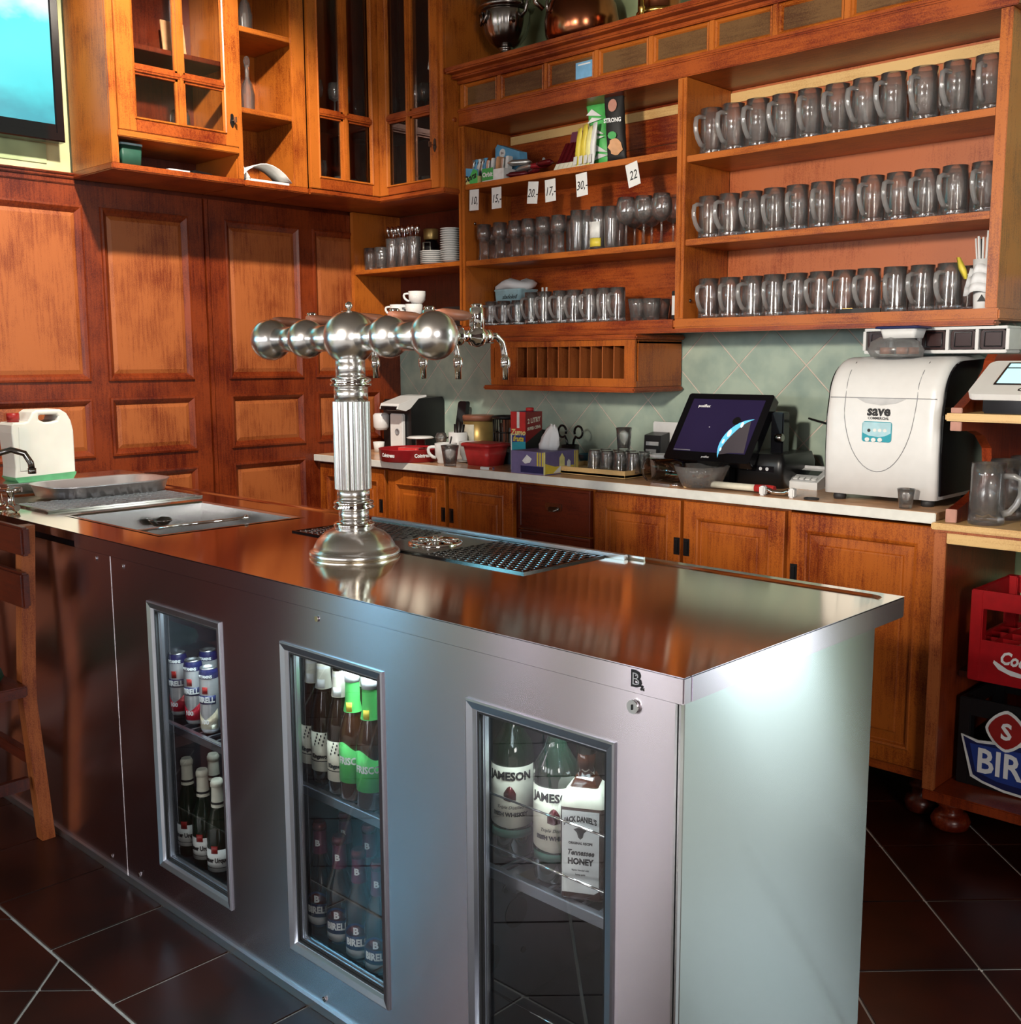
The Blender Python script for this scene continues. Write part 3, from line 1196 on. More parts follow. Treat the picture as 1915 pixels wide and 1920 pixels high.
part_boxes('inner_shelf', [(-4.17, -3.90, 2.805, 3.556, 2.405, 2.423), (-3.90, -3.45, 3.24, 3.556, 2.405, 2.423)], 'dark_wood', cc)
glazed_door(cc, FX(-3.861), 2.806, 3.192, 2.092, CT - .02, 2.855, 3.136, 2.142, 2.993, 2.404)
d = glazed_door(cc, FY(3.196), -3.838, -3.452, 2.092, CT - .02, -3.782, -3.500, 2.130, -3.642, 2.414)
key_plate(d, FY(3.196), -3.474, 2.264)

# corner shelf under it
cs = thing('corner_shelf', 'open corner shelf of orange wood below the corner cabinet', 'shelf', (-3.8, 3.42, 1.48))
part_boxes('side_panel', [(-4.178, -4.155, 3.268, 3.566, 1.516, 2.064)], 'wood_v', cs)
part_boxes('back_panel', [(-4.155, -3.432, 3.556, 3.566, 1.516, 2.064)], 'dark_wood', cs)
part_boxes('shelf', [(-4.1545, -3.432, 3.274, 3.556, 1.774, 1.793)], 'wood_x', cs)
part_boxes('bottom_board', [(-4.178, -3.4315, 3.256, 3.566, 1.482, 1.515)], 'cornice_wood', cs, .004)

# ---------------------------------------------------------------- bar shelf unit
YS, YK = 3.27, 3.566
su = thing('bar_shelf', 'wide open wooden wall shelf full of glasses under a panelled cornice', 'shelf', (-2.3, 3.42, 1.48))
part_boxes('side_panel', [(-3.4245, -3.397, YS, YK, 1.516, 2.345)], 'wood_v', su)
part_boxes('side_panel', [(-1.214, -1.180, YS, YK, 1.516, 2.345)], 'wood_v', su)
part_boxes('divider', [(-2.309, -2.272, YS - .002, YK - .011, 1.516, 2.345)], 'wood_v', su)
for x0, x1 in ((-3.425, -3.412), (-2.296, -2.285)):
    part_boxes('fluting', [(x0, x1, YS - .008, YS - .001, 1.52, 2.34)], 'wood_v', su, .002)
for z0, z1 in ((1.516, 1.79), (1.79, 2.195), (2.197, 2.345)):
    part_boxes('back_board', [(-3.397, -2.309, YK - .011, YK, z0, z1)], 'cornice_wood', su, .001)
for z0, z1 in ((1.516, 1.79), (1.79, 2.075), (2.077, 2.345)):
    part_boxes('back_board', [(-2.272, -1.214, YK - .011, YK, z0, z1)], 'back_board_wood', su, .001)
for x0, x1, zs in ((-3.3965, -2.3095, (1.790, 2.106)), (-2.2715, -1.2145, (1.793, 2.080))):
    for z in zs:
        part_boxes('shelf', [(x0, x1, YS + .004, YK - .011, z - .022, z)], 'wood_x', su, .002)
part_boxes('bottom_board', [(-3.4305, -2.311, YS - .006, YK, 1.481, 1.515)], 'cornice_wood', su, .005)
part_boxes('bottom_board', [(-2.309, -1.168, YS - .010, YK, 1.481, 1.515)], 'wood_x', su, .005)
part_boxes('bottom_moulding', [(-3.42, -1.175, YS - .018, YS + .03, 1.466, 1.4805)], 'cornice_wood', su, .005)
part_boxes('painted_light_strip', [(-3.39, -2.31, YK - .02, YK - .0115, 2.30, 2.335), (-2.271, -1.215, YK - .02, YK - .0115, 2.30, 2.335)], 'light_edge_wood', su, .001)  # pale strip that paints in the band of spilled light
# cornice
b = B(off=su.location)
for x0, x1, y0, z0, z1, bv in ((-3.4245, -1.165, YS - .006, 2.346, 2.402, .003), (-3.4245, -1.160, YS - .016, 2.396, 2.412, .005),
                               (-3.4245, -1.175, YS + .012, 2.412, 2.512, 0), (-3.4245, -1.16, YS - .012, 2.512, 2.526, .003),
                               (-3.4245, -1.145, YS - .050, 2.526, 2.543, .006), (-3.4245, -1.125, YS - .085, 2.543, 2.566, .006)):
    b.box(x0, x1, y0, YK, z0, z1, bv)
b.prism([(-3.424, 3.185), (-3.475, 3.185), (-3.46, 3.196), (-3.424, 3.196)], 2.543, 2.566)
obj('cornice', b, 'cornice_wood', su)
fx = [-3.405, -3.19, -2.935, -2.681, -2.430, -2.175, -1.931, -1.68, -1.43, -1.185]
for a, c in zip(fx, fx[1:]):
    b = B(FY(YS + .012), off=su.location)
    b.box(a - .011, a + .011, 2.412, 2.512, 0, .014, .002)
    obj('frieze_stile', b, 'wood_v', su)
    b = B(FY(YS + .012), off=su.location)
    b.ring(a + .012, c - .012, 2.414, 2.510, [(0, 0), (0, .013), (.004, .016), (.009, .011), (.013, .003)], cap=False)
    fm = obj('frieze_frame', b, 'wood_x', su)
    b = B(FY(YS + .012), off=su.location).box(a + .024, c - .024, 2.426, 2.498, .0005, .003)
    obj('frieze_panel', b, 'frieze_wood', fm)
b = B(off=su.location).lathe([(.004, 0), (.012, -.004), (.012, -.02), (.004, -.026)], (-3.432, YS - .014, 2.37), 12, axis=1)
obj('turned_knob', b, 'cornice_wood', su)
for x, y, z in ((-3.3955, 3.33, 1.95), (-3.3955, 3.33, 1.60), (-2.2705, 3.33, 2.16), (-2.2705, 3.31, 1.58)):
    obj('shelf_pin', B(off=su.location).lathe([(.007, 0), (.007, .003), (.003, .005)], (x, y, z), 10, axis=0), 'dark_chrome', su)
for x, z in ((-2.0, 2.26), (-1.6, 2.26), (-1.232, 2.28), (-3.2, 2.22)):
    obj('cap_screw', B(off=su.location).lathe([(.003, .003), (.0075, .003), (.0075, 0)], (x, YK - .0145, z), 10, axis=1, cap0=False), 'light_grey', su)
lf = thing('leaflet', 'small blue card stuck on third panel of the shelf cornice', 'card', (-2.745, YS + .007, 2.455))
obj('card', B(FY(0)).box(-.042, .040, -.030, .030, 0, .0012), 'leaflet_blue', lf)
obj('white_stripe', B(FY(-.0)).box(-.03, .03, .018, .023, .0012, .0016), 'paper', lf)

# slot rack
rk = thing('slot_rack', 'wooden rack of narrow upright slots under the left half of the shelf', 'rack', (-2.86, 3.41, 1.25))
part_boxes('box', [(-3.236, -2.474, 3.26, 3.556, 1.268, 1.29), (-3.236, -3.215, 3.258, 3.556, 1.29, 1.44), (-2.492, -2.474, 3.275, 3.556, 1.29, 1.44), (-3.236, -2.474, 3.275, 3.556, 1.43, 1.444), (-3.215, -2.492, 3.546, 3.556, 1.29, 1.43)], 'base_wood', rk)
part_boxes('face_frame', [(-3.2145, -2.476, 3.256, 3.268, 1.268, 1.300), (-3.2145, -2.476, 3.256, 3.268, 1.422, 1.46), (-2.525, -2.476, 3.255, 3.268, 1.30, 1.422), (-3.215, -3.09, 3.262, 3.274, 1.30, 1.422)], 'base_wood', rk, .001)
part_boxes('top_moulding', [(-3.255, -2.455, 3.236, 3.556, 1.446, 1.464)], 'cornice_wood', rk, .006)
part_boxes('bottom_moulding', [(-3.262, -2.462, 3.236, 3.556, 1.248, 1.267)], 'cornice_wood', rk, .006)
for k in range(11):
    x = -3.088 + k * .0562
    part_boxes('slot_divider', [(x - .002, x + .002, 3.266, 3.545, 1.2905, 1.4295)], 'panel_wood', rk, 0)

# ---------------------------------------------------------------- counter and base cabinets
CZ, CY = .936, 3.02
ct = thing('back_counter', 'long counter top with pale front edge along the tiled wall', 'counter', (-2.7, 3.3, CZ - .03))
part_boxes('counter_board', [(-4.176, -1.2245, CY + .007, 3.560, CZ - .03, CZ)], 'counter_laminate', ct, .001)
part_boxes('front_edge', [(-4.178, -1.2245, CY, CY + .0068, CZ - .031, CZ - .0004)], 'counter_edge', ct, .002)


def raised_door(parent, f, u0, u1, v0, v1, fw=.052, mat='base_wood', name='door', open_handle=None):
    b = B(f, off=parent.location)
    b.ring(u0, u1, v0, v1, [(0, 0), (0, .019), (.003, .021), (fw, .021), (fw + .003, .024), (fw + .009, .021), (fw + .013, .011), (fw + .016, .009)], cap=False)
    d = obj(name, b, mat, parent)
    b = B(f, off=parent.location)
    i = fw + .012
    b.ring(u0 + i, u1 - i, v0 + i, v1 - i, [(0, .006), (0, .0095), (.030, .011), (.033, .0155), (.037, .017)])
    obj('door_panel', b, mat, d)
    if open_handle:
        u, v = open_handle
        b = B(f, off=parent.location)
        b.box(u - .012, u + .012, v - .03, v + .03, .021, .0225)
        b.box(u - .006, u + .006, v - .022, v + .022, .0225, .027, .001)
        obj('handle', b, 'black', d)
    return d


FB = FY(3.062)
base_specs = [(-4.165, -3.680, ((-4.160, -3.683, (-3.712, .73)),)),
              (-3.676, -2.890, ((-3.664, -3.292, (-3.305, .73)), (-3.273, -2.902, (-3.255, .73)))),
              (-2.886, -2.499, ()),
              (-2.495, -1.702, ((-2.489, -2.110, (-2.122, .735)), (-2.097, -1.712, (-2.082, .735)))),
              (-1.698, -1.212, ((-1.692, -1.228, (-1.675, .70)),))]
blabels = ['base cabinet at the far left end of the counter beside the wall panelling', 'two-door base cabinet right of the beer tower column', 'base cabinet of drawers with a shell pull',
           'two-door base cabinet right of the drawers', 'wide one-door base cabinet at the right end of the counter']
for i, ((x0, x1, doors), lb) in enumerate(zip(base_specs, blabels)):
    bc = thing('base_cabinet', lb, 'cabinet', ((x0 + x1) / 2, 3.3, .13), group='cabinets under the back counter')
    part_boxes('carcass', [(x0, x1, 3.064, 3.555, .133, .8925 if i == 4 else CZ - .033)], 'dark_wood' if i < 2 else 'base_wood', bc)
    part_boxes('plinth_rail', [(x0, x1, 3.050, 3.064, .132, .158)], 'cornice_wood', bc, .002)
    for u0, u1, hp in doors:
        raised_door(bc, FB, u0, u1, .162, .893, open_handle=hp)
    if not doors:
        for v0, v1 in ((.72, .893), (.53, .713), (.345, .523), (.162, .338)):
            b = B(FB, off=bc.location)
            b.ring(x0 + .012, x1 - .012, v0, v1, [(0, 0), (0, .017), (.003, .019), (.010, .019), (.013, .015), (.02, .015)])
            dr = obj('drawer', b, 'dark_wood_x', bc)
            um, vm = (x0 + x1) / 2, (v0 + v1) / 2
            b = B(FB, off=bc.location)
            b.prism(rrect(um - .042, um + .042, vm - .004, vm + .026, .008), .015, .018)
            b.loft([[(um + s * .032 * math.cos(a), vm + .012 - .020 * math.sin(a) * (.4 + .6 * s), .017 + .018 * math.sin(a) * k) for a in [PI * t / 8 for t in range(9)]] for s, k in ((1, .1), (.95, .9), (.7, 1.1))])
            pl = obj('shell_pull', b, 'dark_chrome', dr)
    for x in (x0 + .06, x1 - .06):
        b = B(off=bc.location).lathe([(.020, 0), (.040, .008), (.046, .03), (.040, .05), (.022, .058), (.026, .066), (.022, .072), (.034, .082), (.034, .095), (.02, .1), (.034, .1325)], (x, 3.13, 0), 20)
        obj('bun_foot', b, 'dark_wood', bc)

# ---------------------------------------------------------------- right-hand shelf unit with crates
RU0, RU1, RY = -1.211, -.28, 2.985
ru = thing('serving_cabinet', 'open reddish wood cabinet with bracketed shelves holding mugs and crates at right', 'cabinet', (-.8, 3.28, .13))
part_boxes('side_panel', [(RU0, RU0 + .030, RY + .02, 3.56, .133, .894)], 'unit_wood', ru)
part_boxes('side_edge', [(RU0 - .002, RU0 + .032, RY + .005, RY + .0195, .133, .894)], 'panel_wood', ru)
part_boxes('side_panel', [(RU1 - .03, RU1, RY + .005, 3.56, .133, .894)], 'unit_wood', ru)
part_boxes('top_rail', [(RU0 + .032, RU1 - .03, RY + .006, RY + .03, .858, .890)], 'light_edge_wood', ru, .002)
part_boxes('bottom_board', [(RU0, RU1, RY + .004, 3.56, .102, .132)], 'unit_wood', ru, .003)
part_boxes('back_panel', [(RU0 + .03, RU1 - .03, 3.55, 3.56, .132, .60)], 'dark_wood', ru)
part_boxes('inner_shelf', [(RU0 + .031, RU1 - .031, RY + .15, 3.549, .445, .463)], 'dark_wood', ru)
part_boxes('counter_board', [(RU0 - .012, RU1, RY, 3.56, .8955, .9145)], 'light_edge_wood', ru, .003)
part_boxes('counter_trim', [(RU0 - .004, RU1, RY + .004, 3.5, .888, .8953)], 'panel_wood', ru, .001)
# shaped bracket on the left, upper shelf
prof = [(3.02, .915), (3.02, .952), (3.06, .960), (3.16, .985), (3.235, 1.02), (3.26, 1.06), (3.25, 1.11), (3.19, 1.15), (3.12, 1.168), (3.02, 1.172), (3.02, 1.235), (3.08, 1.26), (3.17, 1.30), (3.222, 1.340), (3.232, 1.365), (3.255, 1.383), (3.40, 1.384), (3.555, 1.384), (3.555, .915)]
b = B(lambda u, v, w: (w, u, v), off=ru.location).prism(prof, -1.192, -1.164)
obj('bracket', b, 'unit_wood', ru)
part_boxes('bracket_edge', [(-1.194, -1.163, 3.012, 3.0195, .9155, .953), (-1.194, -1.163, 3.012, 3.0195, 1.172, 1.1985), (-1.194, -1.163, 3.012, 3.0195, 1.2215, 1.236)], 'pink_wood', ru)
part_boxes('upper_shelf', [(-1.205, RU1, 3.0, 3.55, 1.199, 1.221)], 'light_edge_wood', ru, .004)
part_boxes('upper_back', [(-1.163, RU1, 3.54, 3.55, .915, 1.384)], 'unit_wood', ru)
for x in (-1.155, -.34):
    for y in (3.07, 3.48):
        b = B(off=ru.location).lathe([(.026, 0), (.050, .010), (.056, .030), (.046, .05), (.03, .056), (.035, .062), (.03, .068), (.042, .078), (.042, .088), (.03, .1015)], (x, y, 0), 22)
        obj('bun_foot', b, 'unit_wood', ru)

# ================================================================ glassware builders (origin at the base centre)
ORD = ['first', 'second', 'third', 'fourth', 'fifth', 'sixth', 'seventh', 'eighth', 'ninth', 'tenth', 'eleventh', 'twelfth', 'thirteenth', 'fourteenth', 'fifteenth']


def pipe_handle(b, r, z0, z1, out, th, ang=-PI / 2):
    """C-shaped glass handle standing out at angle ang"""
    ca, sa = math.cos(ang), math.sin(ang)
    pts = []
    for t, (o, k) in enumerate(((-.004, 1.0), (out * .55, 1.0), (out * .92, .93), (out, .72), (out * .96, .5), (out * .72, .26), (out * .34, .06), (-.003, 0))):
        pts.append(((r + o) * ca, (r + o) * sa, z0 + (z1 - z0) * k))
    b.tube(pts, th, 8, flat=1.25)
    return b


def mug_proto(name, label, group, h, r, loc, facets=10):
    t = thing(name, label, 'glass mug', loc, 0, group)
    amp = lambda a, z: 1 - (.055 * (1 - abs(math.cos(facets / 2 * a))) if h * .10 < z < h * .52 else 0)
    b = B()
    zs = [(r * .98, 0), (r * 1.03, h * .04), (r * 1.03, h * .11), (r * 1.02, h * .2), (r * 1.01, h * .38), (r * 1.0, h * .51), (r * .97, h * .55), (r * .97, h * .8), (r * .985, h), (r * .93, h), (r * .90, h * .56), (r * .88, h * .13), (r * .6, h * .115)]
    b.lathe(zs, seg=30, amp=amp)
    obj('glass_body', b, 'mug_glass', t)
    b = pipe_handle(B(), r * .96, h * .18, h * .80, r * .92, r * .165)
    obj('handle', b, 'handle_glass', t)
    return t


def tumbler_bm(h, r0, r1, ribs=0, base=.1):
    amp = (lambda a, z: 1 - .045 * abs(math.sin(ribs / 2 * a)) if z < h * .72 else 1) if ribs else None
    return B().lathe([(r0 * .96, 0), (r0, h * .03), (r0 + (r1 - r0) * .7, h * .7), (r1, h), (r1 * .94, h), (r0 * .92 + (r1 - r0) * .65, h * .68), (r0 * .88, h * base), (r0 * .5, h * base)], seg=max(20, ribs * 4), amp=amp)


def row(proto, spots, labels, rots=None):
    res = []
    for i, (p, lb) in enumerate(zip(spots, labels)):
        rz = rots[i] if rots else 0
        if i == 0 and proto.get('_used') is None:
            proto['_used'] = 1
            proto.location = p
            proto.rotation_euler = (0, 0, rz)
            proto['label'] = lb
            res.append(proto)
        else:
            res.append(dup(proto, p, rz, lb))
    return res


# ---- right bay: beer mugs on three shelves
def mug_row(proto, x0, x1, n, y, z, where, grp, skip=(), jitter=.006, rot=.18):
    sp, lb, rz = [], [], []
    for k in range(n):
        if k in skip:
            continue
        sp.append((x0 + (x1 - x0) * k / (n - 1) + random.uniform(-jitter, jitter) * .4, y + random.uniform(-jitter, jitter), z))
        lb.append('glass beer mug, %s from left, %s' % (ORD[k], where))
        rz.append(random.uniform(-rot, rot) - .12 if rot > 0 else rot + random.uniform(-.1, .1))
    row(proto, sp, lb, rz)


big = mug_proto('beer_mug', 'x', 'beer mugs on the top shelf', .158, .0405, (0, 0, 0))
mug_row(big, -2.215, -1.262, 11, 3.335, 2.0802, 'front of top right shelf', '')
mug_row(big, -2.125, -1.262, 8, 3.478, 2.0802, 'second row of top right shelf', '', rot=-1.2, jitter=.003)
midm = mug_proto('beer_mug', 'x', 'beer mugs on the middle shelf', .146, .0385, (0, 0, 0))
mug_row(midm, -2.212, -1.258, 12, 3.335, 1.7932, 'front of middle right shelf', '')
mug_row(midm, -2.14, -1.27, 8, 3.475, 1.7932, 'second row of middle right shelf', '', skip=(3, 4), rot=-1.2, jitter=.003)
lowm = mug_proto('beer_mug', 'x', 'beer mugs on the bottom shelf', .140, .0375, (0, 0, 0))
mug_row(lowm, -2.205, -1.345, 11, 3.340, 1.5152, 'front of bottom right shelf', '')
mug_row(lowm, -2.14, -1.34, 8, 3.475, 1.5152, 'second row of bottom right shelf', '', skip=(3, 4), rot=-1.2, jitter=.003)
for o in list(bpy.data.objects):
    if '_used' in o:
        del o['_used']

# ---- cup of straws with a draped cloth at the right end of the bottom shelf
p = at(1843, 582, 1, 3.325)
t = thing('straw_cup', 'white cup of drinking straws with draped napkin at right end of bottom shelf', 'straw cup', (p.x, 3.325, 1.5153))
obj('cup', B().lathe([(.026, 0), (.027, .004), (.034, .145), (.031, .145), (.025, .008), (.0, .008)], seg=24, cap1=False), 'white', t)
b = B()
for k in range(11):
    a = k * 2.4
    rr = .012 + .012 * (k % 3) / 2
    lean = .018 + .01 * random.random()
    b = B().tube([(rr * .5 * math.cos(a), rr * .5 * math.sin(a), .012), (rr * math.cos(a) + lean * math.cos(a) * .6, rr * math.sin(a) + lean * math.sin(a) * .5, .205 + .02 * random.random())], .0032, 6)
    free(obj('straw', b, 'white_gloss', t), '%s white drinking straw in the cup by the shelf end' % ORD[k], 'straw', 'straws in the white cup')
b = B()
secs = []
for z, rr in ((.125, .037), (.10, .043), (.07, .050), (.045, .053)):
    secs.append([((rr + .004 * math.sin(6 * a)) * math.cos(a), (rr + .004 * math.sin(6 * a)) * math.sin(a), z + .006 * math.sin(3 * a)) for a in [-PI * .98 + PI * .66 * q / 14 for q in range(15)]])
for sa, sb in zip(secs, secs[1:]):
    va = [b.v(*q) for q in sa]
    vb = [b.v(*q) for q in sb]
    for q in range(14):
        b.face([va[q], va[q + 1], vb[q + 1], vb[q]], True)
o = obj('napkin', b, 'tissue', t)
bmod = o.modifiers.new('thick', 'SOLIDIFY')
bmod.thickness = .0025
obj('sachet', B().loft([[(-.05 + .007 * math.cos(a), -.01 + .003 * math.sin(a), .09) for a in (0, 1.57, 3.14, 4.71)], [(-.062 + .012 * math.cos(a), -.012 + .004 * math.sin(a), .12) for a in (0, 1.57, 3.14, 4.71)], [(-.075 + .006 * math.cos(a), -.012 + .003 * math.sin(a), .155) for a in (0, 1.57, 3.14, 4.71)]]), 'yellow', t)
b = B(lambda u, v, w: (u, -.0300 - w, v)).prism([(-.006, .022), (.018, .022), (.006, .042)], 0, .0012).prism([(.002, .0255), (.010, .0255), (.006, .034)], .0012, .0014)
obj('triangle_mark', b, 'ink', t)
# black tool lying at the front edge of the bottom shelf
p = at(1600, 588, 1, 3.285)
t = thing('bottle_opener', 'flat black bottle opener lying at front edge of the bottom right shelf', 'bottle opener', (p.x, 3.284, 1.5152), .06)
b = B().prism([(-.055, -.009), (-.04, -.012), (.0, -.012), (.045, -.006), (.09, -.004), (.09, .004), (.045, .008), (0, .012), (-.04, .012), (-.055, .009)], 0, .014)
obj('handle', b, 'black_soft', t)
obj('steel_head', B().prism([(-.035, -.006), (.0, -.006), (.0, .006), (-.035, .006)], .014, .0155), 'brass', t)

# ---- left bay, middle shelf
ZM = 1.7902
t = thing('footed_beer_glass', 'x', 'glass', (0, 0, 0), group='waisted beer glasses on the left middle shelf')
h = .148
obj('bowl', B().lathe([(.020, h * .52), (.0235, h * .60), (.028, h * .66), (.0305, h * .72), (.0305, h), (.0280, h), (.0275, h * .72), (.017, h * .54), (.0, h * .53)], seg=24, cap1=False, cap0=False), 'mug_glass', t)
obj('glass_foot', B().lathe([(.027, 0), (.028, .004), (.024, .010), (.0215, h * .2), (.0215, h * .5), (.020, h * .52)], seg=24), 'mug_glass', t)
obj('ring', B().lathe([(.022, h * .585), (.029, h * .60), (.029, h * .625), (.024, h * .64)], seg=24), 'mug_glass', t)
lb, sp = [], []
for k, (px, py) in enumerate(((908, 487), (938, 483), (967, 481), (992, 479), (1019, 476), (1048, 474))):
    p = at(px, py, 1, 3.318)
    sp.append((p.x, 3.318, ZM))
    lb.append('waisted clear beer glass, %s from the left on the left middle shelf' % ORD[k])
for k in range(5):
    p = at(925 + 29 * k, 470, 1, 3.42)
    sp.append((p.x, 3.42, ZM))
    lb.append('waisted clear beer glass, %s from the left in second row of left middle shelf' % ORD[k])
row(t, sp, lb)
del t['_used']
t = thing('tall_tumbler', 'x', 'glass', (0, 0, 0), group='tall straight tumblers on the left middle shelf')
obj('glass_body', tumbler_bm(.158, .029, .0305, 0, .06), 'mug_glass', t)
lb, sp = [], []
for k, (px, y) in enumerate(((1084, 3.325), (1103, 3.35), (1147, 3.33), (1075, 3.43), (1095, 3.47), (1128, 3.45), (1160, 3.45))):
    p = at(px, 468, 1, y)
    sp.append((p.x, y, ZM))
    lb.append('tall straight clear tumbler, %s of those between beer glasses and wine glasses' % ORD[k])
row(t, sp, lb)
del t['_used']
p = at(1122, 467, 1, 3.325)
t = thing('printed_tumbler', 'tall tumbler printed with yellow and white motif on the left middle shelf', 'glass', (p.x, 3.325, ZM))
obj('glass_body', tumbler_bm(.162, .030, .0315, 0, .06), 'mug_glass', t)
obj('white_print', B().patch(.0316, .045, .105, -PI / 2 - .9, -PI / 2 + .9, 12), 'label_white', t)
obj('yellow_print', B().patch(.0314, .012, .044, -PI / 2 - 1.0, -PI / 2 + 1.0, 12), 'yellow', t)
t = thing('wine_glass', 'x', 'glass', (0, 0, 0), group='wine glasses on the left middle shelf')
obj('bowl', B().lathe([(.004, .082), (.022, .090), (.036, .108), (.041, .132), (.037, .160), (.031, .182), (.029, .182), (.035, .160), (.039, .132), (.034, .110), (.02, .093), (.0, .086)], seg=26, cap0=False, cap1=False), 'mug_glass', t)
obj('stem', B().lathe([(.034, 0), (.034, .002), (.012, .006), (.0042, .016), (.0038, .07), (.0045, .083)], seg=20), 'mug_glass', t)
lb, sp = [], []
for k, (px, y) in enumerate(((1174, 3.32), (1207, 3.335), (1240, 3.33), (1262, 3.40), (1190, 3.43), (1222, 3.44), (1205, 3.51))):
    p = at(px, 462, 1, y)
    sp.append((min(p.x, -2.352), y, ZM))
    lb.append('stemmed wine glass, %s of the cluster at right end of left middle shelf' % ORD[k])
row(t, sp, lb)
del t['_used']

# ---- left bay, bottom shelf
ZB = 1.5152
sm = mug_proto('tea_mug', 'x', 'handled glasses on the left bottom shelf', .102, .029, (0, 0, 0))
sp, lb = [], []
for k, (px, y) in enumerate(((922, 3.325), (946, 3.328), (972, 3.335), (930, 3.41), (955, 3.415))):
    p = at(px, 608, 1, y)
    sp.append((p.x, y, ZB))
    lb.append('short handled glass, %s from the left on the left bottom shelf' % ORD[k])
row(sm, sp, lb, [-.1] * 5)
del sm['_used']
sm = mug_proto('tall_mug', 'x', 'taller handled glasses on the left bottom shelf', .130, .031, (0, 0, 0))
sp, lb = [], []
for k, (px, y) in enumerate(((998, 3.325), (1022, 3.325), (1051, 3.325), (1077, 3.33), (1107, 3.325), (1134, 3.328), (1158, 3.335), (1030, 3.42), (1062, 3.42), (1095, 3.42), (1125, 3.42))):
    p = at(px, 606, 1, y)
    sp.append((p.x, y, ZB))
    lb.append('taller handled glass, %s %s of the left bottom shelf' % (ORD[k] if k < 7 else ORD[k - 7], 'along the front' if k < 7 else 'in second row'))
row(sm, sp, lb, [-.1, 0, -.15, 0, -.1, .2, 0, 0, 0, 0, 0])
del sm['_used']
t = thing('whisky_tumbler', 'x', 'glass', (0, 0, 0), group='low tumblers at the right of the left bottom shelf')
obj('glass_body', tumbler_bm(.082, .028, .038, 9, .14), 'mug_glass', t)
sp, lb = [], []
for k, (px, y) in enumerate(((1196, 3.33), (1222, 3.335), (1240, 3.40), (1210, 3.42))):
    p = at(px, 604, 1, y)
    sp.append((p.x, y, ZB))
    lb.append('low ribbed tumbler, %s of four beside the black and white box' % ORD[k])
row(t, sp, lb)
del t['_used']
p = at(1250, 603, 1, 3.36)
t = thing('striped_box', 'small black box with white striped side, right end of left bottom shelf', 'box', (-2.340, 3.335, ZB))
obj('box', B().box(-.030, .028, 0, .10, .0, .105, .002), 'black', t)
for k in range(3):
    obj('stripe', B().box(-.027 + k * .019, -.012 + k * .019, -.001, 0, .018, .088), 'white', t)
p = at(968, 575, 1, 3.47)
t = thing('plastic_tub', 'pale blue plastic tub under a crumpled white bag behind the handled glasses', 'tub', (p.x, 3.47, ZB))
obj('tub', B().loft([[(x * s, y * s, z) for x, y in rrect(-.08, .08, -.06, .06, .015)] for z, s in ((0, .85), (.15, .98), (.152, 1.02), (.158, 1.02))]), 'pale_blue', t)
bm = join([place(text('sladoled', .026, .0004, shear=.4), lambda x, y, d: (x + .015, -.0590 - d, y + .125))])
obj('lettering', bm, 'ink', t)
secs = []
for z, s in ((.155, .95), (.165, 1.2), (.178, 1.25), (.192, 1.0), (.200, .6)):
    secs.append([(.082 * s * math.cos(a) * (1 + .06 * math.sin(5 * a + z * 90)), .06 * s * math.sin(a) * (1 + .08 * math.sin(4 * a)), z + .006 * math.sin(3 * a)) for a in [2 * PI * k / 22 for k in range(22)]])
obj('white_bag', B().loft(secs), 'tissue', t)
p = at(935, 564, 1, 3.47)
t = thing('small_vial', 'tiny violet-topped vial left of the pale blue tub', 'vial', (p.x, 3.45, ZB))
obj('glass_body', B().lathe([(.011, 0), (.011, .085), (.007, .092)], seg=14), 'violet', t)
obj('cap', B().lathe([(.008, .092), (.008, .112)], seg=14), 'white', t)
# straws sticking out of a mug
p = at(1021, 604, 1, 3.325)
for x0, x1, nm in ((-.008, -.014, 'left'), (.006, .008, 'right')):
    o = obj('drinking_straw', B().tube([(x0, 0, 0), (x1, .005, .128)], .0045, 8), 'white')
    o.location = (p.x, 3.325, ZB + .02)
    tag(o, '%s of two short white straws in the second tall handled glass' % nm, 'straw', 'straws in a handled glass')

# ---- left bay, top shelf: snacks
ZT = 2.1062
YT = 3.315


def snack_at(px, py, y=YT):
    p = at(px, py, 1, y)
    return (p.x, y, ZT)


L = snack_at(893, 352)
t = thing('candy_box', 'open display box of mint sweets, sky blue and yellow, far left of the snack shelf', 'sweets box', (L[0], 3.325, ZT))
obj('box_tray', B().box(-.062, .046, -.045, .045, 0, .030, .001), 'pale_yellow', t)
obj('box_back', B().prism([(-.062, .03), (-.062, .135), (-.052, .135), (-.048, .06), (.046, .052), (.046, .03)], .04, .045).bm if False else B(lambda u, v, w: (u, w, v)).prism([(-.062, .03), (-.062, .135), (-.05, .132), (-.044, .07), (.046, .056), (.046, .03)], -.045, -.042), 'sky_blue', t)
obj('green_flash', B(lambda u, v, w: (u, -.0452 - w, v)).prism([(.0, .0), (.045, .0), (.045, .05), (.02, .06), (-.01, .02)], 0, .001), 'bright_green', t)
bm = place(text('Dora', .038, .0005, shear=.35, bold=.001), lambda x, y, d: (x - .004, -.0462 - d, y + .024 + .25 * x))
obj('lettering', bm, 'ink', t)
for k in range(5):
    x = -.036 + .018 * k
    secs = [[(x + r * math.cos(a) + .012 * (z - .03) / .06, .0 + .6 * r * math.sin(a), z) for a in [2 * PI * q / 8 for q in range(8)]] for z, r in ((.025, .008), (.05, .014), (.075, .013), (.092, .005), (.105, .012))]
    free(obj('wrapped_sweet', B().loft(secs), ('foil_silver', 'sky_blue', 'label_white')[k % 3], t), '%s wrapped mint sweet in the open sweets box' % ORD[k], 'sweet', 'mint sweets in the open box')
L = snack_at(938, 343, 3.34)
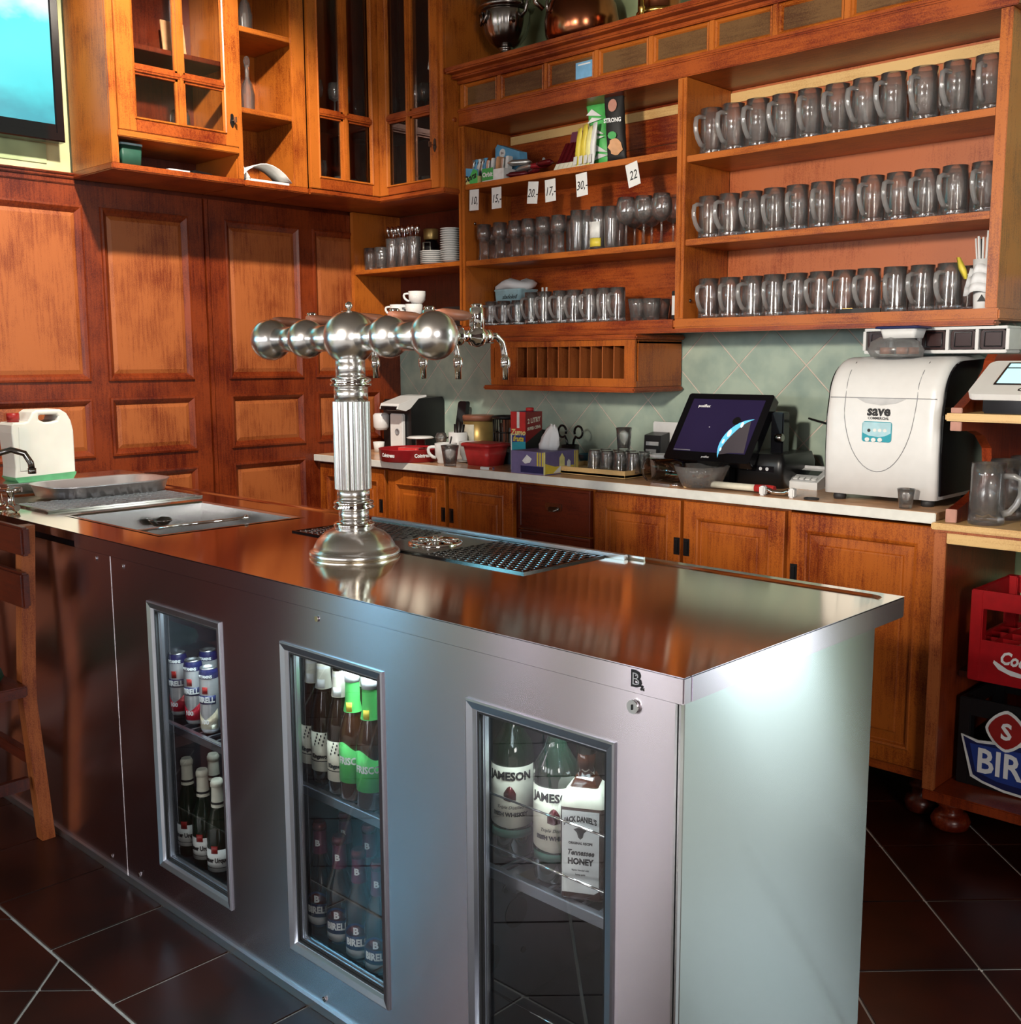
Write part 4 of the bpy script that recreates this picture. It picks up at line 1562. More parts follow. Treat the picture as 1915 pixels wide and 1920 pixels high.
t = thing('blue_carton', 'blue carton lid with round white badge standing behind the gum box', 'sweets box', (L[0], 3.40, ZT), -.15)
obj('carton', B(lambda u, v, w: (u, w, v)).prism([(-.075, 0), (-.075, .155), (-.060, .168), (.09, .118), (.10, 0)], -.02, .02), 'sky_blue', t)
b = B(lambda u, v, w: (u, -.0202 - w, v)).prism([(-.025 + .020 * math.cos(q * PI / 10), .128 + .018 * math.sin(q * PI / 10)) for q in range(20)], 0, .0012)
obj('badge', b, 'label_white', t)
obj('lettering', place(text('fru', .016), lambda x, y, d: (x - .025, -.0216 - d, y + .128)), 'foil_maroon', t)
L = snack_at(930, 345)
t = thing('gum_box', 'green fronted open box of chewing gum packets beside the mint sweets box', 'sweets box', (L[0], 3.325, ZT))
obj('box_tray', B().box(-.045, .080, -.046, .040, 0, .044, .001), 'label_white', t)
obj('front_label', B().box(-.044, .020, -.0475, -.0462, .004, .052), 'green', t)
obj('lettering', place(text('Orbit', .026, .0005, bold=.0008), lambda x, y, d: (x - .012, -.0479 - d, y + .026)), 'white_ink', t)
for k in range(6):
    x = -.034 + .019 * k
    free(obj('gum_packet', B(lambda u, v, w: (u + .12 * (v - .03), w, v)).box(x - .008, x + .008, .012, .088 + .008 * (k % 2), -.03 + .008 * (k % 3), .015, .002), ('foil_silver', 'label_white', 'foil_silver', 'skin_tone', 'foil_silver', 'label_white')[k], t), '%s packet of chewing gum in the green fronted box' % ORD[k], 'chewing gum', 'gum packets in the box')


def pouch(b, w, h, d, n=8, crinkle=.0025, lean=0.0, seed=0, taper=.0):
    """sealed bag standing up: flat seams top and bottom, swollen middle"""
    rnd = random.Random(seed)
    secs = []
    for k in range(11):
        f = k / 10
        bulge = max(.0012, d / 2 * math.sin(PI * f) ** .7)
        ww = w / 2 * (1 - .05 * math.sin(PI * f)) * (1 - taper * f)
        sec = []
        for q in range(16):
            a = 2 * PI * q / 16
            x = ww * math.copysign(abs(math.cos(a)) ** .8, math.cos(a))
            y = bulge * math.sin(a) * (1 if abs(math.cos(a)) < .95 else .3)
            sec.append((x + rnd.uniform(-crinkle, crinkle), y + rnd.uniform(-crinkle, crinkle) + lean * f * h, f * h + rnd.uniform(-crinkle, crinkle) * .4))
        secs.append(sec)
    return b.loft(secs)


# heap of wrapped bars, each its own
bars = [((972, 347), .10, .03, 'foil_maroon', .3, 0), ((985, 342), .11, .032, 'foil_silver', -.25, 1), ((962, 352), .09, .03, 'foil_red', .9, 2), ((1000, 345), .10, .03, 'foil_maroon', -.5, 3),
        ((1012, 338), .10, .03, 'foil_red', .2, 4), ((990, 350), .085, .028, 'foil_red', .1, 5), ((1022, 342), .09, .03, 'foil_maroon', -.15, 6), ((975, 337), .10, .03, 'foil_silver', .45, 7)]
for k, (pp, ln, wd, mt, rz, lv) in enumerate(bars):
    y = 3.305 + .028 * (k % 3)
    L = snack_at(pp[0], pp[1], y)
    z = ZT + (.0 if k in (0, 2, 3, 5) else .027 if k in (1, 6, 4) else .052)
    b = B(lambda u, v, w: (v, u, w))
    secs = []
    for q in range(7):
        f = -1 + q / 3
        r = wd / 2 * (1.0 if abs(f) < .8 else .75)
        hh = .012 * (1 if abs(f) < .8 else .2)
        secs.append([(f * ln / 2, r * math.cos(a), .0135 + hh * math.sin(a)) for a in [2 * PI * m_ / 10 for m_ in range(10)]])
    b = B().loft(secs)
    o = obj('chocolate_bar', b, mt)
    o.location = (L[0], y, z)
    o.rotation_euler = (0, 0, rz)
    tag(o, ('silver', 'maroon', 'red')[('foil_silver', 'foil_maroon', 'foil_red').index(mt)] + ' wrapped chocolate bar, %s from left in the loose heap on the snack shelf' % ORD[sorted(range(8), key=lambda q: bars[q][0][0]).index(k)], 'chocolate bar', 'loose bars on the snack shelf')
# open boxes of tilted bars
b = None
for k in range(7):
    L = snack_at(1042 + 8.5 * k, 331 - 1.6 * k, 3.32)
    t = thing('snack_stick', 'dark wrapped snack bar leaning back, %s in the row by the 17 price tag' % ORD[k], 'snack bar', (L[0], 3.318, ZT), .1, 'leaning dark snack bars')
    f = lambda u, v, w: (u + .24 * v, w + .42 * v, v)
    obj('wrapper', B(f).box(-.010, .010, 0, .115, -.005, .005, .003), 'foil_maroon', t)
    obj('white_end', B(f).box(-.0105, .0105, .002, .034, -.0056, .0056, .002), 'cream', t)
L = snack_at(1075, 300, 3.40)
t = thing('bar_carton', 'dark purple carton of bars standing behind the leaning snack bars', 'sweets box', (L[0], 3.44, ZT), .1)
f = lambda u, v, w: (u + .22 * v, w, v)
obj('carton', B(f).box(-.055, .045, 0, .165, -.03, .03, .002), 'purple_foil', t)
obj('white_line', B(f).box(-.045, .035, .08, .086, -.0312, -.0302), 'label_white', t)
obj('badge', B(lambda u, v, w: (u, -.0312 - w, v)).prism([(-.018 + .012 * math.cos(q * PI / 8), .108 + .012 * math.sin(q * PI / 8)) for q in range(16)], 0, .001), 'label_white', t)
for k, px in enumerate((1082, 1092, 1101, 1109)):
    L = snack_at(px, 322 - 1.5 * k, 3.325)
    t = thing('nut_pouch', '%s packet of nuts, %s of four beside the green crisps bag' % (('yellow', 'yellow', 'yellow', 'white')[k], ORD[k]), 'snack bag', (L[0], 3.325, ZT), -.3, 'narrow packets beside the crisps')
    obj('wrapper', pouch(B(lambda u, v, w: (u + .16 * w, v, w)), .030, .15 + .01 * (k % 2), .02, seed=20 + k, crinkle=.0015), ('yellow', 'yellow', 'pale_yellow', 'label_white')[k], t)
    obj('label_end', B(lambda u, v, w: (u + .16 * v, -.0105 - w, v)).box(-.011, .011, .015, .045, 0, .002), 'label_white', t)
L = snack_at(1123, 322, 3.36)
t = thing('crisps_bag', 'tall green and white crisps bag leaning left on the snack shelf', 'snack bag', (L[0], 3.375, ZT), .1)
f = lambda u, v, w: (u - .20 * w + .02, v, w)
obj('bag', pouch(B(f), .085, .252, .05, seed=3, crinkle=.004), 'bright_green', t)
b = B(lambda u, v, w: (u - .20 * v + .02, -.028 * math.sin(PI * min(max(v / .252, .02), .98)) ** .7 - .003 - w, v))
for k in range(6):
    z = .03 + k * .034
    b = B(lambda u, v, w: (u - .20 * v + .02, -.029 * math.sin(PI * v / .252) ** .7 - .0025 - w, v))
    b.prism([(-.035, z), (.035, z + .012 * (-1) ** k), (-.01, z + .022)], 0, .001)
    obj('white_flash', b, 'label_white', t)
L = snack_at(1153, 318, 3.31)
t = thing('strong_crisps_bag', 'upright black crisps bag lettered STRONG beside the green one', 'snack bag', (L[0], 3.325, ZT), .25)
obj('bag', pouch(B(lambda u, v, w: (u - .06 * w, v, w)), .080, .258, .045, seed=5, crinkle=.002), 'black_soft', t)
fz = lambda x, y, d: (x - .06 * y, -.0255 * math.sin(PI * min(max(y, .01), .25) / .258) ** .7 - .0035 - d, y)
obj('lettering', place(text('STRONG', .022, .0004, bold=.0008, squeeze=.80), lambda x, y, d: fz(x, y + .150, d)), 'white_ink', t)
obj('portrait', B(lambda u, v, w: fz(u, v, w)).prism([(.0 + .018 * math.cos(q * PI / 7), .205 + .024 * math.sin(q * PI / 7)) for q in range(14)], 0, .001), 'pink_wood', t)
obj('crisp_picture', B(lambda u, v, w: fz(u, v, w)).prism([(.004 + .027 * math.cos(q * PI / 7) * (1 + .2 * math.sin(3 * q)), .055 + .030 * math.sin(q * PI / 7)) for q in range(14)], 0, .001), 'skin_tone', t)
obj('leaf_picture', B(lambda u, v, w: fz(u, v, w)).prism([(-.004 + .018 * math.cos(q * PI / 5), .096 + .014 * math.sin(q * PI / 5)) for q in range(10)], 0, .0012), 'green', t)

# ---- price tags hanging on the shelf edge
tags = [(889, 375, '10,', .03, 0), (931, 371, '15,-', 0, 0), (999, 361, '20.-', .10, .0), (1032, 357, '17,-', -.04, 0), (1091, 346, '30,-', -.08, 0), (1187, 327, '22', -.22, 0)]
for px, py, s, tilt, _ in tags:
    p = at(px, py, 1, 3.272)
    t = thing('price_tag', 'price tag %s handwritten %s on the snack shelf edge' % (s.rstrip(',.-'), ('leftmost,', 'second,', 'third,', 'fourth,', 'fifth,', 'rightmost, tilted,')[tags.index((px, py, s, tilt, _))]), 'price tag', (p.x, 3.2735, p.z), 0, 'price tags on the snack shelf')
    t.rotation_euler = (0, tilt, 0)
    obj('card', B(lambda u, v, w: (u, -w, v)).box(-.0275, .0275, -.0425, .0425, .0, .0012), 'paper', t)
    obj('lettering', place(text(s, .046, .0003, shear=.25, squeeze=.78, bold=.0002), lambda x, y, d: (x, -.0014 - d, y - .004)), 'ink', t)

# ---- corner shelf contents
ZC = 1.7932
t = thing('ribbed_glass', 'x', 'glass', (0, 0, 0), group='cut glasses on the corner shelf')
obj('glass_body', tumbler_bm(.105, .030, .034, 12, .15), 'mug_glass', t)
sp = []
for px, y in ((687, 3.34), (716, 3.345), (700, 3.43), (732, 3.42)):
    p = at(px, 505, 1, y)
    sp.append((max(p.x, -4.115), y, ZC))
row(t, sp, ['cut glass tumbler, %s of four on the corner shelf' % ORD[k] for k in range(4)])
del t['_used']
for k, (px, y) in enumerate(((737, 3.335), (757, 3.34), (777, 3.34))):
    p = at(px, 500, 1, y)
    t = thing('cutlery_glass', 'clear glass filled with %s on corner shelf' % ('long spoons', 'upright forks', 'teaspoons')[k], 'cutlery glass', (p.x, y, ZC))
    obj('glass_body', tumbler_bm(.135, .028, .032, 0, .06), 'mug_glass', t)
    for q in range(6):
        a = q * 1.1 + k
        b = B().tube([(.012 * math.cos(a + 2.5), .012 * math.sin(a + 2.5), .012), (.022 * math.cos(a), .022 * math.sin(a), .16)], .0022, 6)
        b.lathe([(.001, .155), (.007, .165), (.008, .178), (.004, .19)], (.023 * math.cos(a), .023 * math.sin(a), 0), 8)
        free(obj('spoon', b, 'chrome', t), 'steel cutlery piece, %s in the %s cutlery glass' % (ORD[q], ORD[k]), 'cutlery', 'cutlery in the glasses')
p = at(803, 490, 1, 3.45)
t = thing('coffee_jar', 'coffee jar with pale gold lid and GOLD label behind the plates', 'jar', (p.x, 3.47, ZC))
obj('glass_body', B().lathe([(.036, 0), (.040, .004), (.040, .105), (.030, .125), (.028, .13)], seg=24), 'black_gloss', t)
obj('jar_lid', B().lathe([(.033, .132), (.035, .136), (.035, .178), (.033, .182)], seg=24), 'gold', t)
obj('jar_label', B().patch(.0402, .035, .12, -PI / 2 - .75, -PI / 2 + .75, 10), 'label_cream', t)
obj('black_field', B().patch(.0409, .072, .118, -PI / 2 - .05, -PI / 2 + .7, 8), 'black', t)
obj('lettering', wrap(text('GOLD', .022, .0004, bold=.0006), .0409, .050, -PI / 2), 'ink', t)
for nm, px, y, n, r, lbl in (('plate', 812, 3.345, 7, .052, 'white plate, %s up in the low stack on the corner shelf'), ('saucer', 846, 3.325, 15, .042, 'white saucer, %s up in the tall stack beside the shelf post')):
    p = at(px, 497, 1, y)
    x = min(p.x, -3.432 - r * 1.13)
    pr = None
    for k in range(n):
        if pr is None:
            pr = obj(nm, B().lathe([(r * .55, 0), (r * .6, .003), (r * 1.0, .0085), (r * 1.12, .0095), (r * 1.12, .0108), (r * .98, .0104), (r * .58, .005), (.0, .005)], seg=28, cap1=False), 'porcelain')
            o = pr
        else:
            o = pr.copy()
            COL.objects.link(o)
        o.location = (x + random.uniform(-.0008, .0008), y, ZC + k * (.0086 if n < 10 else .0098))
        tag(o, lbl % ORD[k], nm, 'stack of white %ss' % nm)
# cups below
ZD = 1.5152


def cup_parts(t, h, r, mat='porcelain', hang=PI):
    obj('cup', B().lathe([(r * .6, 0), (r * .66, .003), (r * .93, h * .3), (r, h), (r * .93, h), (r * .86, h * .35), (r * .5, h * .1), (.0, h * .1)], seg=26, cap1=False), mat, t)
    obj('handle', pipe_handle(B(), r * .92, h * .22, h * .82, r * .62, r * .11, hang), mat, t)
    return t


cups = [((722, 600), 3.34, 0, 'left white coffee cup, lowest of three stacked steps on the corner shelf'), ((752, 600), 3.345, 0, 'white coffee cup standing between the left cup and the playing cards'), ((748, 600), 3.345, 1, 'white coffee cup standing on two others, middle step'),
        ((782, 600), 3.37, 0, 'white coffee cup at the rear of the cup pile'), ((777, 600), 3.36, 1, 'white coffee cup on the second tier toward the card box'), ((783, 600), 3.365, 2, 'topmost white coffee cup of the pile')]
for (px, py), y, lv, lb in cups:
    p = at(px, py, 1, y)
    t = thing('coffee_cup', lb, 'cup', (p.x, y, ZD + lv * .0575), 0, 'stacked coffee cups on the corner shelf')
    cup_parts(t, .056, .041, hang=PI * 1.18)
p = at(800, 588, 1, 3.38)
t = thing('card_box', 'small white box with red spade mark beside the cups', 'box', (p.x + .01, 3.40, ZD))
obj('box', B().box(-.03, .03, -.02, .02, 0, .088, .001), 'label_white', t)
obj('spade_mark', B(lambda u, v, w: (u, -.0202 - w, v)).prism([(0, .066), (.014, .048), (.006, .042), (.008, .032), (-.008, .032), (-.006, .042), (-.014, .048)], 0, .001), 'foil_maroon', t)
t = thing('tea_box', 'long black box with white print at right end of the lower corner shelf', 'box', (-3.545, 3.385, ZD))
obj('box', B().box(-.082, .085, -.035, .035, 0, .092, .001), 'black_soft', t)
b = B(lambda u, v, w: (u, -.0352 - w, v))
for u in (-.05, -.02, .01, .045):
    b = B(lambda u, v, w: (u, -.0352 - w, v)).prism([(u + .010 * math.cos(q * PI / 5), .07 + .009 * math.sin(q * PI / 5)) for q in range(10)], 0, .001)
    obj('white_blossom', b, 'label_white', t)
obj('lettering', place(text('finest tea', .014, .0003), lambda x, y, d: (x - .03, -.0354 - d, y + .038)), 'white_ink', t)

# ---- inside the glazed cabinets
t = thing('cabinet_glass', 'x', 'glass', (0, 0, 0), group='stemmed glasses behind the cabinet doors')
obj('bowl', B().lathe([(.004, .07), (.025, .08), (.031, .11), (.027, .145), (.0255, .145), (.029, .11), (.023, .083), (.0, .075)], seg=20, cap0=False, cap1=False), 'mug_glass', t)
obj('stem', B().lathe([(.028, 0), (.028, .002), (.006, .008), (.004, .03), (.004, .07)], seg=16), 'mug_glass', t)
sp, lb = [], []
for k, (x, y, z, s) in enumerate(((-3.96, 2.87, 2.4232, 'upper left pane'), (-3.97, 2.94, 2.4232, 'upper left pane'), (-3.96, 3.03, 2.4232, 'upper right pane'), (-3.98, 3.10, 2.4232, 'upper right pane'),
                                  (-3.96, 2.88, 2.0897, 'lower left pane'), (-3.97, 2.95, 2.0897, 'lower left pane'), (-3.74, 3.30, 2.4232, 'upper left pane of right door'), (-3.68, 3.31, 2.4232, 'upper left pane of right door'), (-3.58, 3.30, 2.4232, 'upper right pane of right door'))):
    sp.append((x, y, z))
    lb.append('stemmed glass in corner cabinet, %s, %s of set' % (s, ORD[k]))
row(t, sp, lb)
del t['_used']
t = thing('shot_tumbler', 'x', 'glass', (0, 0, 0), group='small tumblers behind the cabinet doors')
obj('glass_body', tumbler_bm(.085, .026, .030, 0, .1), 'mug_glass', t)
row(t, [(-3.96, 3.05, 2.0897), (-3.98, 3.12, 2.0897), (-3.74, 3.30, 2.0897), (-3.67, 3.31, 2.0897), (-3.57, 3.30, 2.0897), (-3.53, 3.36, 2.0897), (-3.52, 3.30, 2.4232)],
    ['small tumbler at the bottom of the corner cabinet, %s from the left' % ORD[k] for k in range(6)] + ['small tumbler on the shelf behind the key side of the corner cabinet'])
del t['_used']
t = thing('cabinet_jar', 'glass jar on the floor of the left glazed cabinet', 'jar', (-4.0, 2.30, 2.2075))
obj('glass_body', B().lathe([(.035, 0), (.04, .005), (.04, .12), (.03, .14), (.028, .14), (.036, .118), (.036, .01), (.0, .01)], seg=22, cap1=False), 'mug_glass', t)
t = thing('leaning_card', 'amber card leaning inside the upper left glazed cabinet', 'card', (-4.08, 2.34, 2.5385))
obj('card', B(lambda u, v, w: (w - .14 * v, u, v)).box(-.05, .05, .001, .17, -.003, .003), 'skin_tone', t)
for k, (z, s) in enumerate(((2.3755, 'lower'), (2.6855, 'upper'))):
    t = thing('glass_decanter', 'slim cut glass decanter with stopper on the %s shelf of the open cabinet' % s, 'decanter', (-3.955, 2.585, z))
    obj('glass_body', B().lathe([(.026, 0), (.028, .004), (.030, .07), (.020, .115), (.009, .135), (.009, .18), (.013, .185), (.010, .185), (.007, .14), (.017, .112), (.026, .07), (.024, .012), (.0, .012)], seg=14, smooth=False, cap1=False), 'mug_glass', t)
    obj('stopper', B().lathe([(.006, .183), (.012, .192), (.014, .205), (.008, .22), (.0, .224)], seg=10, smooth=False, cap1=False), 'mug_glass', t)
# niche and open cabinet bottom
p = at(245, 300, 0, -3.90)
t = thing('plastic_box', 'dark green plastic box with pale rim in the niche under the left cabinet', 'box', (-3.925, p.y, 2.090))
obj('box', B().loft([[(x * s, y * s, z) for x, y in rrect(-.04, .04, -.042, .042, .008)] for z, s in ((0, .9), (.075, 1.0))]), 'dark_green', t)
obj('box_rim', B().loft([[(x * s, y * s, z) for x, y in rrect(-.04, .04, -.042, .042, .008)] for z, s in ((.0755, 1.05), (.083, 1.05))]), 'pale_blue', t)
p = at(330, 320, 0, -3.88)
t = thing('notebook', 'thin pale notebook lying in niche beside the green box', 'notebook', (-3.95, 2.225, 2.090))
obj('cover', B().box(-.06, .06, -.045, .045, 0, .012, .001), 'light_grey', t)
obj('page_block', B().box(-.058, .061, -.043, .043, .002, .010), 'paper', t)
t = thing('remote_control', 'small black remote control lying in niche by the notebook', 'remote control', (-3.91, 2.325, 2.090), .3)
obj('casing', B().box(-.02, .02, -.05, .05, 0, .016, .003), 'black', t)
for k in range(4):
    obj('button', B().box(-.006, .006, -.035 + k * .02, -.025 + k * .02, .016, .0175), 'light_grey', t)
# open magazine
t = thing('open_magazine', 'open white magazine curling on the bottom of the open cabinet', 'magazine', (-3.905, 2.60, 2.090))
for sgn, nm in ((1, 'left_leaf'), (-1, 'right_leaf')):
    b = B()
    secs = []
    for q in range(9):
        f = q / 8
        y = -.115 + f * (.04 if sgn > 0 else .24)
        z = (.065 - .055 * f) if sgn > 0 else (.012 + .062 * math.sin(PI * min(1, f * 1.0)) ** .8)
        secs.append([(-.07, y, z), (.04, y, z), (.04, y, z + .004), (-.07, y, z + .004)])
    b.loft(secs)
    obj(nm, b, 'paper', t)
obj('page_block', B().box(-.07, .035, -.08, .115, .0005, .012), 'paper', t)

# ---- on top of the shelf cornice
ZK = 2.567
p = at(948, 60, 1, 3.40)
t = thing('samovar', 'dark silver fluted samovar urn on the left end of the shelf cornice', 'samovar', (p.x + .012, 3.39, ZK))
obj('foot', B().lathe([(.048, 0), (.05, .012), (.04, .02), (.030, .03), (.028, .045), (.034, .05), (.034, .06), (.026, .066), (.026, .078), (.036, .084)], seg=28), 'old_silver', t)
amp = lambda a, z: 1 + (.05 * abs(math.cos(9 * a)) if .105 < z < .20 else 0)
obj('body', B().lathe([(.034, .084), (.062, .10), (.085, .135), (.097, .18), (.102, .215), (.10, .225)], seg=72, amp=amp), 'old_silver', t)
obj('upper_band', B().lathe([(.100, .225), (.117, .232), (.120, .24), (.112, .248), (.104, .252), (.104, .29), (.116, .298), (.118, .306), (.10, .315), (.07, .34), (.04, .36)], seg=40), 'old_silver', t)
for a in (PI * .95, -.1):
    b = B()
    c, s = math.cos(a), math.sin(a)
    b.tube([(.10 * c, .10 * s, .255), (.128 * c, .128 * s, .265), (.136 * c, .136 * s, .245), (.125 * c, .125 * s, .205), (.098 * c, .098 * s, .19)], .008, 10)
    obj('handle', b, 'old_silver', t)
b = B().tube([(.09, -.06, .17), (.115, -.075, .165), (.125, -.085, .15)], .008, 10)
obj('spigot', b, 'old_silver', t)
for a in (-2.35, -2.0):
    obj('garland', B().tube([((.106) * math.cos(a + q * .1), .106 * math.sin(a + q * .1), .215 - .045 * math.sin(PI * q / 4)) for q in range(5)], .006, 8), 'old_silver', t)
p = at(1088, 50, 1, 3.40)
t = thing('copper_pot', 'big bellied dark copper pot with side handle in the middle of the shelf cornice', 'pot', (p.x, 3.41, ZK))
obj('belly', B().lathe([(.095, 0), (.12, .015), (.143, .06), (.147, .11), (.138, .165), (.115, .205), (.108, .225), (.112, .26), (.125, .27), (.12, .272), (.10, .255), (.0, .25)], seg=40, cap1=False), 'copper', t)
b = B().tube([(-.085, -.06, .215), (-.12, -.09, .25), (-.15, -.11, .235), (-.148, -.105, .195), (-.13, -.08, .17)], .010, 10)
obj('handle', b, 'old_silver', t)
b = B().tube([(-.055, -.125, .23), (-.05, -.14, .20), (-.056, -.143, .16), (-.05, -.142, .13)], .006, 8)
obj('chain', b, 'old_silver', t)
p = at(1225, 15, 1, 3.40)
t = thing('brass_mortar', 'brass and copper vessel on the cornice right of the copper pot', 'mortar', (p.x + .02, 3.41, ZK))
obj('body', B().lathe([(.085, 0), (.09, .01), (.08, .02), (.078, .12), (.095, .15), (.09, .15), (.07, .12), (.0, .11)], seg=30, cap1=False), 'copper', t)
obj('band', B().lathe([(.080, .05), (.085, .055), (.085, .065), (.080, .07)], seg=30, cap0=False, cap1=False), 'brass', t)
p = at(1205, 20, 1, 3.37)
t = thing('brass_candlestick', 'slim brass candlestick standing before the vessel on the cornice', 'candlestick', (p.x + .05, 3.30, ZK))
obj('stick', B().lathe([(.026, 0), (.028, .006), (.010, .015), (.008, .05), (.014, .06), (.008, .07), (.008, .14), (.016, .155), (.012, .17)], seg=20), 'brass', t)

# ================================================================ things on the back counter
# ice machine
t = thing('ice_machine', 'white countertop ice machine with rounded top and teal control panel', 'ice machine', (-1.4425, 3.30, CZ))
IXa, IXb, IYf, IYb = -.1775, .1775, -.19, .20


def ice_prof(f0, inset=0.0):
    """side outline (y, z): upright front, rounded shoulder, sloping lid"""
    p = [(f0, .022 + inset), (f0 - .006, .16), (f0 - .004, .27), (f0 + .006, .318)]
    for k in range(1, 9):
        a = PI - k * PI / 16
        p.append((f0 + .006 + .125 + .125 * math.cos(a) * (1), .318 + (.122 - inset) * math.sin(a)))
    p += [(IYb - .06, .446 - inset), (IYb - .012, .438 - inset), (IYb, .42), (IYb, .022 + inset)]
    return p


secs = []
for x, i in ((IXa, .014), (IXa + .006, .006), (IXa + .018, .001), (IXa + .034, 0), (IXb - .034, 0), (IXb - .018, .001), (IXb - .006, .006), (IXb, .014)):
    secs.append([(x, y + (i if y < 0 else -i), z - (i if z > .1 else 0)) for y, z in ice_prof(IYf)])
obj('front_cover', B().loft(secs), 'dispenser', t)
obj('side_casing', B(lambda u, v, w: (w, u, v)).prism([(y, z) for y, z in ice_prof(IYf + .022, .012)], IXb - .001, IXb + .006), 'black_gloss', t)
obj('side_casing', B(lambda u, v, w: (w, u, v)).prism([(y, z) for y, z in ice_prof(IYf + .022, .012)], IXa - .006, IXa + .001), 'black_gloss', t)


def icef(u, v):
    """y of the cover front at height v"""
    if v < .16:
        return IYf - .006 * (v - .022) / .138
    if v < .27:
        return IYf - .006 + .002 * (v - .16) / .11
    if v < .318:
        return IYf - .004 + .010 * (v - .27) / .048
    s = min(1, (v - .318) / .122)
    return IYf + .131 - .125 * math.sqrt(max(0, 1 - s * s))


seam = []
for k in range(25):
    a = PI + PI * k / 24
    seam.append((-.004 + .112 * math.cos(a), .312 + .215 * math.sin(a)))
left = [(-.116, .425), (-.117, .395), (-.116, .36)]
right = [(.108, .36), (.111, .395), (.114, .425)]
obj('seam_line', B().tube([(x, icef(x, z) - .0005, z) for x, z in left + seam + right], .0012, 6), 'grey', t)
obj('lid_joint', B().tube([(x, icef(x, .318) - .0003, .318) for x in (IXa + .012, -.12, 0, .12, IXb - .012)], .0013, 6), 'grey', t)
fi = lambda u, v, w: (u, icef(u, v) - w, v)
obj('lid_grip', B(fi).prism([(-.080, .317), (.076, .317), (.045, .303), (0, .297), (-.05, .303)], .0, .002), 'light_grey', t)
pnl = obj('control_panel', B(fi).prism(rrect(-.052, .040, .187, .248, .008), 0, .003), 'teal', t)
obj('panel_window', B(fi).prism([(-.050, .214), (-.03, .205), (0, .202), (.02, .205), (.038, .214), (.038, .246), (-.050, .246)], .003, .0036), 'pale_blue', pnl)
for u, v in ((-.034, .194), (-.014, .193), (.006, .194)):
    b = B(fi).prism([(u + .0075 * math.cos(q * PI / 8), v + .0062 * math.sin(q * PI / 8)) for q in range(16)], .003, .006)
    obj('button', b, 'label_white', pnl)
for u in (-.012, .004, .020):
    b = B(fi).prism([(u + .006 * math.cos(q * PI / 8), .222 + .005 * math.sin(q * PI / 8)) for q in range(16)], .0036, .0046)
    obj('indicator', b, 'label_white', pnl)
obj('indicator', B(fi).prism([(-.030 + .005 * math.cos(q * PI / 8), .221 + .005 * math.sin(q * PI / 8)) for q in range(16)], .0036, .0046), 'ink', pnl)
bm = join([place(text('save', .042, .0004, bold=.0016), lambda x, y, d: fi(x - .004, y + .279, d + .0006)), place(text('COMMERCIAL', .0105, .0003, bold=.0003), lambda x, y, d: fi(x - .004, y + .2575, d + .0006))])
obj('lettering', bm, 'ink', t)
for x in (-.14, .14):
    for y in (-.15, .15):
        obj('foot', B().lathe([(.018, 0), (.02, .01), (.015, .03)], (x, y, 0), 14), 'rubber', t)

# rack of five dark bins fixed under the shelf
t = thing('bin_rack', 'white frame of five dark tinted tilt bins under the shelf above the ice machine', 'bin rack', (-1.363, 3.37, 1.386))
RX0, RX1 = -.218, .218
f = lambda u, v, w: (u, .01 - w, v)
nb = 5
wd = (RX1 - RX0) / nb
b = B(f)
b.box(RX0, RX1, .070, .0785, 0, .11, .002).box(RX0, RX1, 0, .010, 0, .11, .002)
for k in range(nb + 1):
    x = RX0 + wd * k
    b.box(x - .005, x + .005, .010, .070, 0, .108, .001)
obj('frame', b, 'white', t)
for k in range(nb):
    x = RX0 + wd * (k + .5)
    w2 = wd / 2 - .007
    b = B(f)
    b.prism(rrect(x - w2, x + w2, .0115, .0685, .012), .02, .098)
    bn = obj('bin', b, 'smoked_bin', t)
    b = B(f).ring(x - w2 + .01, x + w2 - .01, .018, .064, [(0, .098), (.001, .101), (.003, .101), (.004, .0985)], cap=False)
    obj('bin_lip', b, 'black_gloss', bn)
# tub with blue lid and bag on the ice machine
t = thing('lidded_tub', 'clear plastic tub with blue lid over a crumpled bag on top of the ice machine', 'tub', (at(1688, 660, 1, 3.215).x, 3.205, CZ + .4405))
secs = []
for z, s in ((0, 1.0), (.02, 1.1), (.045, .95), (.06, .6)):
    secs.append([(.075 * s * math.cos(a) * (1 + .1 * math.sin(5 * a + 60 * z)) - .01, .055 * s * math.sin(a) * (1 + .1 * math.sin(7 * a)), z) for a in [2 * PI * q / 20 for q in range(20)]])
obj('crumpled_bag', B().loft(secs), 'frosted', t)
for k in range(5):
    a = k * 1.3
    obj('crust', B().loft([[(.045 * math.cos(a) + .018 * math.cos(q), .03 * math.sin(a) + .015 * math.sin(q), .008 + dz) for q in (0, 1.05, 2.1, 3.14, 4.2, 5.2)] for dz in (0, .02)]), 'brown_handle', t)
obj('tub', B().loft([[(x * s + .012, y * s, z) for x, y in rrect(-.060, .060, -.045, .045, .012)] for z, s in ((.055, .82), (.083, .95))]), 'white', t)
obj('lid', B().loft([[(x * s + .012, y * s, z) for x, y in rrect(-.066, .066, -.05, .05, .014)] for z, s in ((.0835, 1.06), (.089, 1.06), (.091, 1.0))]), 'navy', t)

